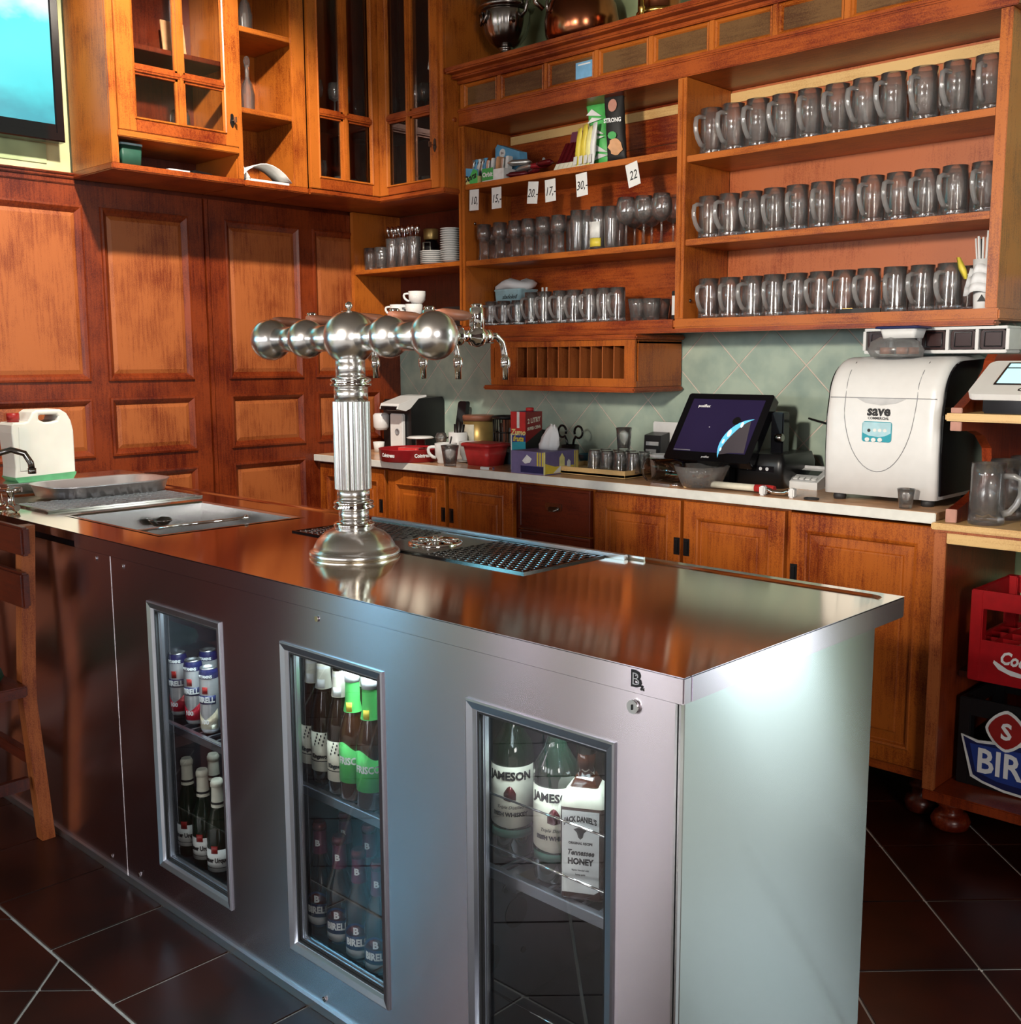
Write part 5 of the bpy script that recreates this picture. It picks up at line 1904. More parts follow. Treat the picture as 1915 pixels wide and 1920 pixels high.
# point-of-sale terminal
t = thing('sales_terminal', 'black touch-screen till tilted back on its base, showing a planet', 'till', (-2.11, 3.32, CZ))
tilt = math.atan2(.159, .222)
ct_, st_ = math.cos(tilt), math.sin(tilt)
XL, XR = -2.281 + 2.11, -1.930 + 2.11
fs = lambda u, v, w: (u, -.145 + v * st_ - w * ct_, .084 + v * ct_ + w * st_)
obj('screen_casing', B(fs).prism(rrect(XL, XR, 0, .280, .010), -.035, 0), 'black_gloss', t)
emit('screen_space', (.012, .008, .028), .8)
emit('screen_planet', (.10, .42, .62), .9)
emit('screen_cloud', (.55, .75, .85), .9)
emit('screen_dark', (.06, .05, .055), .5)
emit('tv_cyan', (.06, .88, .95), .9)
emit('tv_sky', (.62, .88, .90), .9)
emit('tv_teal', (.03, .55, .65), .9)
emit('lcd', (.45, .75, .80), .7)
sc_ = obj('display', B(fs).box(XL + .028, XR - .028, .036, .256, 0, .0012), 'screen_space', t)
cx, cy, R0 = .142, .070, .105
pa = [(cx + R0 * math.cos(a), cy + R0 * 1.02 * math.sin(a)) for a in [math.radians(92 + 118 * q / 18) for q in range(19)]]
pb = [(cx + R0 * (1 - .24 * math.sin(PI * q / 18)) * math.cos(a), cy + R0 * (1.02 - .24 * math.sin(PI * q / 18)) * math.sin(a)) for q, a in enumerate([math.radians(210 - 118 * q / 18) for q in range(19)])][1:-1]
obj('planet', B(fs).prism(pa + pb, .0013, .0016), 'screen_planet', sc_)
obj('planet_shade', B(fs).prism([p for p in pb] + [(cx + .005, .040), (cx - .05, .038)], .0013, .0015), 'screen_dark', sc_)
for q, (a, s) in enumerate(((118, .012), (150, .016), (172, .010), (192, .008))):
    a = math.radians(a)
    obj('cloud', B(fs).prism([(cx + .094 * math.cos(a) + s * math.cos(w_) * .5, cy + .094 * math.sin(a) + s * math.sin(w_)) for w_ in [PI * k / 4 for k in range(8)]], .0016, .0018), 'screen_cloud', sc_)
obj('moon', B(fs).prism([(.070 + .016 * math.cos(w_), .168 + .016 * math.sin(w_)) for w_ in [PI * k / 8 for k in range(16)]], .0018, .002), 'black', sc_)
bm = join([place(text('posiflex', .016, .0002, bold=.0006), lambda x, y, d: fs(x + XL + .085, y + .226, d + .0014)), place(text('posiflex', .010, .0002, bold=.0004), lambda x, y, d: fs(x + .0, y + .017, d + .0004)), place(text('-', .02, .0002), lambda x, y, d: fs(x - .03, y + .14, d + .0014))])
obj('lettering', bm, 'white_ink', t)
obj('status_bar', B(fs).box(XL + .03, XL + .10, .039, .041, .0012, .0016), 'light_grey', sc_)
b = B(lambda u, v, w: (w, u, v)).prism([(-.10, .0), (-.10, .06), (-.03, .10), (.03, .18), (.07, .19), (.13, .05), (.13, 0)], -.14, .078)
obj('base', b, 'black', t)
obj('neck', B(lambda u, v, w: (w, u, v)).prism([(.03, .17), (.10, .21), (.13, .19), (.13, .05), (.05, .06)], -.06, .06), 'black', t)
b = B().box(XR + .002, XR + .050, -.01, .035, .10, .255, .004)
obj('card_reader', b, 'black_gloss', t)
obj('reader_roller', B().lathe([(.012, -.002), (.016, .002), (.016, .022), (.012, .026)], (XR + .03, -.02, .168), 14, axis=0), 'dark_chrome', t)
t = thing('receipt_printer', 'black receipt printer box on the counter right of the till screen', 'printer', (-1.94, 3.36, CZ), .0)
obj('casing', B().loft([[(x * s, y * s, z) for x, y in rrect(-.085, .10, -.12, .12, .02)] for z, s in ((0, 1), (.085, 1), (.115, .92))]), 'black', t)
obj('slot', B().box(-.06, .07, -.122, -.1195, .055, .075), 'black_gloss', t)
for x in (-.03, .02, .045):
    obj('button', B().lathe([(.006, 0), (.006, -.004)], (x, -.1195, .065), 10, axis=1), 'light_grey', t)

# white key device with display
t = thing('desk_scale', 'small white keyed device with dark display left of the ice machine', 'desk device', (-1.815, 3.345, CZ))
prof = [(-.052, 0), (-.052, .024), (.05, .062), (.055, 0)]
obj('casing', B(lambda u, v, w: (w, u, v)).prism(prof, -.078, .078), 'white', t)
sl = math.atan2(.038, .102)
fk = lambda u, v, w: (u, -.052 + v * math.cos(sl) - w * math.sin(sl), .024 + v * math.sin(sl) + w * math.cos(sl))
obj('face_plate', B(fk).box(-.070, .070, .006, .100, 0, .001), 'light_grey', t)
obj('display', B(fk).box(-.045, .055, .052, .085, .001, .0025), 'black_gloss', t)
for k in range(6):
    obj('key', B(fk).box(-.064 + k * .0225, -.047 + k * .0225, .014, .030, .001, .005, .001), 'white', t)
obj('back_rim', B().box(-.074, .08, .050, .058, .058, .070, .002), 'light_grey', t)

# shot glass by the cabinet end
t = thing('shot_glass', 'small clear shot glass standing alone at counter edge before the ice machine', 'glass', (-1.334, 3.068, CZ))
obj('glass_body', tumbler_bm(.058, .019, .026, 8, .22), 'mug_glass', t)
# chrome pull lying on the counter
t = thing('chrome_handle', 'chrome bow handle with two white end blocks lying at the counter edge', 'handle', (-1.755, 3.068, CZ), .02)
obj('bow', B().tube([(-.048, 0, .016), (-.03, 0, .018), (-.018, 0, .012), (.02, 0, .012), (.034, 0, .018), (.05, 0, .016)], .0075, 10), 'chrome', t)
for x in (-.052, .052):
    obj('end_block', B().box(x - .010, x + .010, -.012, .012, 0, .030, .004), 'white_gloss', t)
t = thing('rubber_ring', 'dark rubber ring lying on the counter in front of the ice machine', 'ring', (-1.635, 3.066, CZ))
b = B()
b.tube([(.022 * math.cos(a), .018 * math.sin(a), .003) for a in [2 * PI * k / 20 for k in range(21)]], .003, 6)
obj('ring', b, 'rubber', t)
# hammer with white shaft
t = thing('kitchen_mallet', 'wooden headed mallet with long white shaft and red grip on the counter', 'mallet', (-1.98, 3.095, CZ), .03)
obj('head', B().box(-.138, -.104, -.025, .025, 0, .034, .002), 'light_edge_wood', t)
obj('collar', B().box(-.103, -.070, -.017, .017, .003, .034, .003), 'black', t)
obj('shaft', B().tube([(-.07, 0, .017), (.06, 0, .016), (.125, 0, .016)], .0115, 12), 'cream', t)
obj('grip', B().tube([(.1255, 0, .016), (.18, 0, .016), (.195, 0, .016)], [.0125, .0135, .012], 12), 'red_plastic', t)
# opener / corkscrew left of it
t = thing('corkscrew', 'small silver bottle opener lying at the counter edge before the tipped mug', 'opener', (-2.205, 3.075, CZ), .05)
obj('bar', B().box(-.052, .03, -.006, .006, .0, .006, .001), 'chrome', t)
obj('loop', B().tube([(.03 + .016 + .016 * math.cos(a), .012 * math.sin(a), .004) for a in [2 * PI * k / 14 for k in range(15)]], .004, 6), 'chrome', t)
# glass bowl of oddments
t = thing('glass_bowl', 'ribbed clear glass bowl of odds and ends on the counter before the till', 'bowl', (at(1317, 895, 1, 3.122).x, 3.118, CZ))
amp = lambda a, z: 1 + .02 * math.cos(22 * a)
obj('bowl', B().lathe([(.055, 0), (.066, .006), (.082, .045), (.094, .074), (.090, .074), (.077, .045), (.060, .012), (.0, .012)], seg=66, amp=amp, cap1=False), 'bowl_glass', t)
for k in range(9):
    a = k * 2.4
    r = .018 + .026 * (k % 3) / 2
    b = B(lambda u, v, w, a=a, r=r: (r * math.cos(a) + u * math.cos(a + 1) - v * math.sin(a + 1), r * math.sin(a) + u * math.sin(a + 1) + v * math.cos(a + 1), .016 + .006 * (k % 4) + w + .3 * u)).box(-.022, .022, -.008, .008, 0, .008, .002)
    free(obj('oddment', b, ('cream', 'skin_tone', 'label_white', 'brown_handle')[k % 4], t), '%s small %s piece in the ribbed glass bowl' % (ORD[k], ('cream', 'tan', 'white', 'brown')[k % 4]), 'oddment', 'odds and ends in the glass bowl')
# tipped glass jug + white cup
t = thing('tipped_jug', 'brown glass mug lying on its side on the counter, mouth to the left', 'mug', (-2.235, 3.135, CZ), 0)
bx = lambda u, v, w: (w * .94 + .0, u - .34 * w * 0, v + .045)
obj('glass_body', B().lathe([(.038, -.075), (.043, -.070), (.041, -.03), (.044, .03), (.036, .068), (.02, .075), (.0, .076)], (0, 0, .045), 26, axis=0, cap0=False, cap1=False), 'smoke_glass', t)
obj('mouth_rim', B().tube([(-.075, .0395 * math.cos(a), .045 + .0395 * math.sin(a)) for a in [2 * PI * k / 22 for k in range(23)]], .0045, 8), 'glass', t)
t = thing('paper_cup', 'upright white paper roll cup behind the tipped brown mug', 'cup', (-2.315, 3.215, CZ))
obj('cup', B().lathe([(.036, 0), (.044, .09), (.046, .093), (.043, .093), (.034, .006), (.0, .006)], seg=28, cap1=False), 'white', t)
# wooden tray with glasses
t = thing('wooden_tray', 'low pale wooden tray carrying upturned glasses left of the till', 'tray', (-2.60, 3.235, CZ))
obj('base', B().box(-.20, .185, -.11, .12, .004, .014, .001), 'light_edge_wood', t)
obj('rim', B().ring(-.20, .185, -.11, .12, [(0, .002), (0, .030), (.010, .030), (.010, .0145)], cap=False), 'light_edge_wood', t)
g = thing('upturned_glass', 'x', 'glass', (0, 0, 0), group='upturned glasses on the wooden tray')
obj('glass_body', B().lathe([(.031, 0), (.030, .004), (.025, .07), (.023, .078), (.021, .078), (.0235, .07), (.028, .004)], seg=40, amp=lambda a, z: 1 - .04 * abs(math.sin(5 * a)) if z > .02 else 1, cap0=False), 'mug_glass', g)
obj('glass_base', B().lathe([(.022, .062), (.023, .078), (.02, .080)], seg=20), 'mug_glass', g)
sp, lb = [], []
for r_ in range(2):
    for k in range(4):
        sp.append((-2.622 + k * .062, 3.205 + r_ * .066, CZ + .0145))
        lb.append('upturned clear glass, %s in the %s row on the wooden tray' % (ORD[k], 'front' if r_ == 0 else 'rear'))
row(g, sp, lb)
del g['_used']
t = thing('stacked_glass', 'upright glass stacked on the upturned glasses of the wooden tray', 'glass', (-2.510, 3.240, CZ + .096))
obj('glass_body', tumbler_bm(.085, .024, .030, 8, .1), 'mug_glass', t)
# white boxes behind
t = thing('telephone_base', 'white telephone base with black sloping front standing against the tiles', 'telephone', (-2.49, 3.47, CZ))
obj('back_plate', B().box(-.085, .085, .04, .055, 0, .19, .004), 'white', t)
obj('front', B(lambda u, v, w: (w, u, v)).prism([(-.03, 0), (-.02, .14), (.035, .15), (.035, 0)], -.08, .0), 'black', t)
for k in range(3):
    obj('white_key', B(lambda u, v, w: (u, -.028 + .07 * v - w, v)).box(-.07, -.03 + .01 * k, .04 + .03 * k, .055 + .03 * k, 0, .003), 'light_grey', t)
# cutting board papers and cable things
for k, (x, y, a) in enumerate(((0, 0, .3), (.05, -.05, -.2), (.09, .02, .6))):
    b = B(lambda u, v, w, a=a: (u * math.cos(a) - v * math.sin(a), u * math.sin(a) + v * math.cos(a), w + .25 * abs(u)))
    b.prism([(-.04, -.02), (0, -.02), (0, .02), (-.04, .02)], 0, .0015).prism([(0, -.02), (.04, -.02), (.04, .02), (0, .02)], 0, .0015)
    o = obj('paper_slip', b, 'paper')
    o.location = (-2.985 + x * 1.0, 3.335 + y, CZ + .0005)
    o.location = (-2.70 + x * .7 - .0, 3.385 + y * .5, CZ + .0005)
    tag(o, '%s folded white paper slip behind the tissue box and tray' % ('left', 'front', 'right')[k], 'paper', 'paper slips on the counter')
# teal bowl and scissors-like tongs
t = thing('teal_bowl', 'small dark teal bowl behind the paper slips', 'bowl', (-2.83, 3.44, CZ))
obj('bowl', B().lathe([(.03, 0), (.05, .02), (.058, .05), (.054, .05), (.045, .02), (.0, .008)], seg=24, cap1=False), 'teal_dark', t)
t = thing('scissors', 'black scissors standing handles up in a dark holder behind the tissue box', 'scissors', (-2.965, 3.46, CZ))
obj('holder', B().lathe([(.035, 0), (.038, .08), (.034, .08), (.03, .005), (.0, .005)], seg=18, cap1=False), 'black', t)
for s in (-1, 1):
    pts = [(s * .012, 0, .06), (s * .02, 0, .10)] + [(s * (.045 + .022 * math.cos(a)), 0, .135 + .025 * math.sin(a)) for a in [(-2.3 if s > 0 else -2.3) + 2 * PI * k / 14 for k in range(14)]]
    obj('handle_loop', B().tube(pts, .005, 6), 'black_gloss', t)
# tissue box
t = thing('tissue_box', 'violet and yellow cardboard tissue box with white tissue pulled up', 'tissue box', (-2.80, 3.135, CZ), math.radians(0))
x0, x1, y0, y1, hh = -.100, .075, -.105, .095, .088
obj('box', B().box(x0, x1, y0, y1, 0, hh, .001), 'violet', t)
fF = lambda u, v, w: (u, y0 - w, v)
fR = lambda u, v, w: (x1 + w, u, v)
obj('blue_panel', B(fF).box(x0 + .052, x1 - .002, .006, .032, .0002, .001), 'navy', t)
for k in range(3):
    obj('yellow_stripe', B(fF).box(x1 - .038 + k * .013, x1 - .031 + k * .013, .034, hh - .002, .0002, .001), 'yellow', t)
obj('white_drawing', B(fF).prism([(x0 + .06, .05), (x0 + .085, .075), (x0 + .11, .06), (x0 + .10, .045), (x0 + .075, .04)], .0002, .001), 'label_white', t)
obj('yellow_field', B(fR).prism([(y0 + .001, .004), (y1 - .03, .004), (y1 - .03, .030), (y0 + .06, .030), (y0 + .001, .045)], .0002, .001), 'yellow', t)
obj('house_drawing', B(fR).prism([(y0 + .085, .03), (y0 + .085, .062), (y0 + .10, .08), (y0 + .115, .062), (y0 + .115, .03)], .0012, .002), 'pale_yellow', t)
obj('path_drawing', B(fR).prism([(y0 + .05, .006), (y0 + .09, .006), (y0 + .095, .030), (y0 + .088, .030)], .0012, .002), 'label_white', t)
obj('house_drawing', B(fR).prism([(y0 + .13, .022), (y0 + .13, .045), (y0 + .14, .055), (y0 + .15, .045), (y0 + .15, .022)], .0012, .002), 'label_white', t)
for k in range(3):
    obj('yellow_stripe', B(fR).box(y1 - .026 + k * .009, y1 - .021 + k * .009, .004, hh - .002, .0002, .001), 'yellow', t)
obj('corner_strip', B().box(x1 - .003, x1 + .0012, y0 - .0012, y0 + .004, .002, hh), 'pale_yellow', t)
secs = []
for z, rx, ry, ox in ((0, .042, .012, 0), (.02, .046, .020, .004), (.05, .040, .018, .012), (.075, .030, .012, .020), (.092, .012, .005, .024)):
    secs.append([(ox + rx * math.cos(a) * (1 + .16 * math.sin(4 * a + z * 40)), ry * math.sin(a) * (1 + .3 * math.sin(5 * a)), hh + .0005 + z + .01 * math.sin(3 * a) * (z > .03)) for a in [2 * PI * q / 20 for q in range(20)]])
obj('tissue', B().loft(secs), 'tissue', t)
# juice carton
t = thing('juice_carton', 'tall red and blue two litre juice carton beside the tissue box', 'carton', (-2.872, 3.138 + .0, CZ), 0)
t.location = (-2.943, 3.165, CZ)
cx0, cx1, cy0, cy1, ch = -.040, .040, -.048, .048, .232
obj('carton', B().box(cx0, cx1, cy0, cy1, 0, ch, .001), 'blue_label', t)
fF = lambda u, v, w: (u, cy0 - w, v)
fR = lambda u, v, w: (cx1 + w, u, v)
obj('red_top', B(fF).box(cx0, cx1, .145, ch, .0, .001), 'red_plastic', t)
obj('white_band', B(fF).box(-.006, .008, .168, ch, .001, .0018), 'label_white', t)
obj('teal_band', B(fF).prism([(cx0 + .006, .07), (cx1, .075), (cx1, .115), (cx0 + .006, .11)], .0, .001), 'teal', t)
obj('white_band', B(fF).box(cx0, cx0 + .006, .0, .145, .0, .001), 'label_white', t)
obj('lettering', place(text('Zumo', .032, .0003, shear=.2, bold=.001), lambda x, y, d: fF(x, y + .150, d + .001)), 'pale_yellow', t)
obj('lettering', place(text('fruta', .030, .0003, shear=.3, bold=.001), lambda x, y, d: fF(x, y + .125, d + .0012)), 'yellow', t)
obj('red_side', B(fR).prism([(cy0, .11), (cy1, .16), (cy1, ch), (cy0, ch)], 0, .001), 'dark_red', t)
obj('dark_side', B(fR).prism([(cy0, .0), (cy1, .0), (cy1, .16), (cy0, .11)], 0, .001), 'black', t)
obj('lettering', join([place(text('2 LITRY', .026, .0003, bold=.001, squeeze=.85), lambda x, y, d: fR(x, y + .198 + .12 * x, d + .001)), place(text('SUPER CENA', .016, .0003, bold=.0008, squeeze=.85), lambda x, y, d: fR(x, y + .168 + .12 * x, d + .001))]), 'cream', t)
obj('cap', B().lathe([(.016, 0), (.016, .012), (.012, .014)], (.0, .02, ch + .0006), 16), 'red_plastic', t)
# red tub
t = thing('red_tub', 'square red plastic tub with lid on the counter', 'tub', (-3.195, 3.185, CZ))
secs = [[(x * s, y * s, z) for x, y in rrect(-.078, .078, -.068, .068, .018)] for z, s in ((0, .78), (.078, .97))]
obj('tub', B().loft(secs), 'red_plastic', t)
obj('lid', B().loft([[(x * s, y * s, z) for x, y in rrect(-.082, .082, -.072, .072, .018)] for z, s in ((.0785, 1.02), (.088, 1.03), (.093, .98), (.095, .85))]), 'red_plastic', t)
t = thing('small_clip', 'small white lighter lying before the red tub', 'lighter', (-3.045, 3.045, CZ), .1)
obj('body', B().box(-.034, .012, -.007, .007, 0, .011, .002), 'white', t)
obj('steel_top', B().box(.0125, .032, -.007, .007, 0, .011, .002), 'chrome', t)
# white mug and glass, second cup
t = thing('white_mug', 'large white mug with handle on the counter, black spoon in it', 'mug', (-3.375, 3.125, CZ))
obj('mug', B().lathe([(.034, 0), (.038, .006), (.036, .014), (.046, .035), (.048, .086), (.044, .086), (.042, .03), (.0, .014)], seg=30, cap1=False), 'porcelain', t)
obj('handle', pipe_handle(B(), .045, .024, .070, .030, .006, PI * 1.25), 'porcelain', t)
free(obj('spoon', B().tube([(.01, 0, .03), (.036, .0, .115)], .0035, 6), 'black', t), 'black spoon handle sticking out of the large white mug', 'spoon')
t = thing('water_glass', 'ribbed clear water glass in front of the white mug', 'glass', (-3.275, 3.055, CZ))
obj('glass_body', tumbler_bm(.086, .026, .038, 9, .12), 'mug_glass', t)
t = thing('white_cup', 'white cup half hidden behind the ribbed water glass', 'cup', (-3.345, 3.235, CZ))
cup_parts(t, .080, .044, hang=PI * .1)
obj('saucer', B().lathe([(.03, -.0), (.062, .006), (.064, .009), (.03, .004)], seg=26), 'porcelain', t)
for ch_ in t.children:
    if ch_.name.startswith(('cup', 'handle')):
        ch_.location.z = .008
t = thing('pen_pot', 'white cylinder pot with black stirrers behind the mugs', 'pot', (-3.495, 3.31, CZ))
obj('pot', B().lathe([(.040, 0), (.042, .004), (.042, .118), (.038, .118), (.038, .01), (.0, .01)], seg=26, cap1=False), 'white', t)
for k in range(3):
    free(obj('stirrer', B().tube([(.01 * k - .01, 0, .02), (.022 * k - .02, .008, .165 - .012 * abs(k - 1))], [.008, .010], 8), 'black', t), '%s black stirrer in the white pot' % ORD[k], 'stirrer', 'stirrers in the white pot')
t = thing('tea_tin', 'bronze coloured tea caddy with lid behind the red tub', 'tin', (-3.485, 3.43, CZ))
obj('tin', B().lathe([(.068, 0), (.070, .004), (.070, .165)], seg=30), 'gold', t)
obj('tin_lid', B().lathe([(.072, .1655), (.073, .185), (.070, .190)], seg=30), 'brown_handle', t)
obj('tin_label', B().patch(.0705, .03, .15, -PI / 2 - .9, -PI / 2 + .5, 12), 'label_cream', t)
t = thing('wire_basket', 'black wire mesh basket with round rim of small packets behind the red tub', 'basket', (-3.315, 3.44, CZ))
obj('rim', B().tube([(.062 * math.cos(a), .062 * math.sin(a), .185) for a in [2 * PI * k / 22 for k in range(23)]], .008, 8), 'black', t)
obj('base', B().lathe([(.058, 0), (.060, .006), (.0, .008)], seg=22, cap1=False), 'black', t)
for k in range(14):
    a = 2 * PI * k / 14
    obj('wire', B().tube([(.060 * math.cos(a), .060 * math.sin(a), .004), (.062 * math.cos(a), .062 * math.sin(a), .185)], .003, 5), 'black', t)
for z in (.06, .12):
    obj('wire', B().tube([(.061 * math.cos(a), .061 * math.sin(a), z) for a in [2 * PI * k / 20 for k in range(21)]], .0028, 5), 'black', t)
for k in range(6):
    a = k * 1.05
    free(obj('packet', B(lambda u, v, w, a=a: (.028 * math.cos(a) + u * math.cos(a + 1), .028 * math.sin(a) + u * math.sin(a + 1) + v, .01 + w)).box(-.014, .014, -.004, .004, 0, .13 + .02 * (k % 3)), ('label_white', 'foil_silver', 'brown_handle')[k % 3], t), '%s %s packet in the black wire basket' % (ORD[k], ('white', 'silver', 'brown')[k % 3]), 'packet', 'packets in the wire basket')
t = thing('black_pouch', 'black soft pouch slumped beside the juice carton', 'pouch', (-3.115, 3.435, CZ))
obj('bag', pouch(B(), .12, .14, .07, seed=9, crinkle=.004), 'black_soft', t)
t = thing('slate_tray', 'slate blue plastic tray behind the red tub and carton', 'tray', (-3.165, 3.32, CZ))
obj('tray', B().loft([[(x * s, y * s, z) for x, y in rrect(-.10, .10, -.05, .05, .012)] for z, s in ((0, .92), (.045, 1.0), (.046, 1.03), (.052, 1.03))]), 'slate_blue', t)
# cordless handset
t = thing('cordless_phone', 'black cordless handset standing in its cradle against the tiles', 'telephone', (-3.675, 3.50, CZ))
obj('cradle', B().lathe([(.045, 0), (.045, .02), (.03, .035)], seg=20), 'black', t)
obj('handset', B(lambda u, v, w: (u, w + .18 * v - .02, v)).prism(rrect(-.028, .028, .03, .245, .014), -.012, .012), 'black_gloss', t)
pts = [(-.03, 0, .10), (-.07, -.01, .075), (-.115, -.02, .06), (-.14, -.03, .02), (-.145, -.05, .004)]
obj('cable', B().tube(pts, .004, 6), 'black', t)
t = thing('spirit_glass', 'small stemmed glass behind the red tray', 'glass', (-3.66, 3.36, CZ))
obj('bowl', B().lathe([(.004, .05), (.024, .065), (.028, .085), (.022, .105), (.02, .105), (.025, .085), (.02, .068), (.0, .058)], seg=18, cap0=False, cap1=False), 'mug_glass', t)
obj('stem', B().lathe([(.024, 0), (.024, .002), (.005, .008), (.004, .05)], seg=14), 'mug_glass', t)
t = thing('round_lid', 'flat pale lid leaning on the coffee machine', 'lid', (-3.735, 3.30, CZ + .02))
obj('lid', B().lathe([(.06, .060), (.065, .064), (.05, .07), (.0, .072)], seg=24, cap1=False), 'porcelain', t)
obj('foot', B().lathe([(.02, -.0195), (.022, .0), (.022, .0595)], seg=14), 'foil_maroon', t)
# red serving tray
t = thing('red_tray', 'round dark red serving tray with upright rim and white lettering on the counter', 'tray', (-3.592, 3.115, CZ))
RT = .135
obj('tray', B().lathe([(RT * .96, 0), (RT, .004), (RT * 1.03, .052), (RT * 1.045, .055), (RT * 1.02, .055), (RT * .98, .010), (.0, .008)], seg=44, cap1=False), 'tray_red', t)
for a in (-PI / 2 + .05, -PI / 2 + 1.25):
    obj('lettering', wrap(text('Cointreau', .022, .0003, bold=.0008, squeeze=.85), RT * 1.02, .030, a), 'white_ink', t)
t = thing('red_cloth', 'folded pink cloth and steel clip lying on the red tray', 'cloth', (-3.57, 3.13, CZ + .0105), .3)
obj('cloth', B().loft([[(x, y, z) for x, y in rrect(-.08, .02, -.03, .03, .008)] for z in (.0, .045)]), 'red_plastic', t)
obj('clip', B().box(.0205, .06, -.02, .02, .012, .046, .002), 'chrome', t)
# coffee machine
t = thing('coffee_machine', 'white and black capsule coffee machine in the corner behind the tower', 'coffee machine', (-3.93, 3.40, CZ))
obj('body', B(lambda u, v, w: (w, u, v)).prism([(-.05, 0), (-.05, .21), (.0, .255), (.15, .262), (.165, .24), (.165, 0)], -.062, .075), 'black', t)
obj('front_column', B().box(-.055, .035, -.072, -.0505, .0, .185, .004), 'white_gloss', t)
b = B(lambda u, v, w: (w, u, v)).prism([(-.13, .21), (-.12, .235), (.0, .268), (.05, .272), (.05, .2635), (.0, .256), (-.05, .212), (-.08, .20)], -.060, .073)
obj('hood', b, 'white_gloss', t)
obj('hood_band', B(lambda u, v, w: (w, u, v)).prism([(-.1305, .205), (-.1305, .222), (-.06, .246), (-.05, .2105)], -.05, .063), 'black_gloss', t)
obj('dial', B().lathe([(.015, 0), (.015, -.003), (.012, -.003), (.012, -.001), (.0, -.001)], (.0, -.0725, .10), 20, axis=1, cap1=False), 'grey', t)
obj('spout_cup', B().lathe([(.026, .105), (.038, .12), (.040, .175), (.03, .185)], (-.115, -.075, 0), 22), 'white_gloss', t)
obj('side_tank', B().box(-.16, -.0625, -.03, .16, 0, .25, .008), 'black', t)
obj('drip_cup', B().lathe([(.022, 0), (.028, .05), (.025, .05), (.0, .006)], (-.10, -.105, 0), 18, cap1=False), 'porcelain', t)
# cables on the tiles by the ice machine
t = thing('power_cable', 'thin black power cable drooping along the tiles behind the till', 'cable', (-1.75, 3.54, 1.12))
obj('cable', B().tube([(-.16, 0, .04), (-.08, .0, .022), (.0, 0, .03), (.06, 0, .02), (.10, -.02, -.04)], .004, 6), 'black', t)
t = thing('power_cable', 'black cable and plug low on the tiles between till and ice machine', 'cable', (-1.80, 3.53, .96))
obj('cable', B().tube([(-.10, 0, -.02), (-.02, .0, .02), (.06, 0, .06), (.12, 0, .085)], .007, 6), 'black', t)

# ================================================================ right cabinet: cash register, mugs, crates
t = thing('cash_register', 'white and black fiscal till with pale screen on the upper shelf at right', 'till', (-1.0, 3.14, 1.2215))
fs2 = None
obj('base', B().box(-.12, .24, -.10, .16, 0, .040, .004), 'black_gloss', t)
tl = math.atan2(.085, .17)
fc = lambda u, v, w: (u, -.11 + v * math.cos(tl) - w * math.sin(tl), .042 + v * math.sin(tl) + w * math.cos(tl))
obj('casing', B(fc).prism(rrect(-.160, .25, 0, .20, .022), -.006, .012), 'dispenser', t)
obj('display', B(fc).box(-.10, .22, .060, .180, .0122, .0135), 'lcd', t)
obj('display_bar', B(fc).box(-.10, .22, .150, .156, .0136, .0142), 'black', t)
obj('display_edge', B(fc).ring(-.106, .226, .055, .186, [(0, .012), (0, .014), (.005, .0145), (.006, .0122)], cap=False), 'black_gloss', t)
obj('lettering', place(text('O2 eKasa', .028, .0003, shear=.25, bold=.001), lambda x, y, d: fc(x + .02, y + .030, d + .0121)), 'ink', t)
lm = mug_proto('large_beer_mug', 'x', 'large mugs on the right cabinet', .170, .047, (0, 0, 0), 8)
sp = [(-1.10, 3.06, .9147), (-.960, 3.07, .9147), (-1.097, 3.20, .9147), (-.820, 3.06, .9147), (-.955, 3.21, .9147), (-1.09, 3.34, .9147)]
row(lm, sp, ['large beer mug at the front left corner of the right cabinet top', 'large beer mug second from left on the right cabinet top, handle forward', 'large beer mug behind the front left one on the right cabinet',
             'large beer mug at picture edge on the right cabinet top', 'large beer mug at the rear right on the cabinet top', 'large beer mug at the rear left on the cabinet top'], [PI / 2 + .1, PI / 2, PI / 2 + .05, PI / 2, PI / 2, PI / 2 + .1])
del lm['_used']


def crate(t, w, d, h, wall=.012):
    """open bottle crate: posts, rails, bottom band, dividers"""
    for x in (0, w - .035):
        for y in (0, d - .035):
            obj('corner_post', B().box(x, x + .035, y, y + .035, 0, h, .003), t['_m'], t)
    for z0, z1 in ((0, h * .46), (h * .80, h)):
        obj('side_band', B().box(.03, w - .03, .002, wall, z0, z1, .002), t['_m'], t)
        obj('side_band', B().box(.03, w - .03, d - wall, d - .002, z0, z1, .002), t['_m'], t)
        obj('side_band', B().box(.002, wall, .03, d - .03, z0, z1, .002), t['_m'], t)
        obj('side_band', B().box(w - wall, w - .002, .03, d - .03, z0, z1, .002), t['_m'], t)
    obj('crate_floor', B().box(wall, w - wall, wall, d - wall, .01, .02), t['_m'], t)
    for k in range(1, 6):
        obj('divider', B().box(w * k / 6 - .002, w * k / 6 + .002, wall, d - wall, .02, h * .46), t['_m'], t)
    for k in range(1, 4):
        obj('divider', B().box(wall, w - wall, d * k / 4 - .002, d * k / 4 + .002, .02, h * .44), t['_m'], t)
    del t['_m']


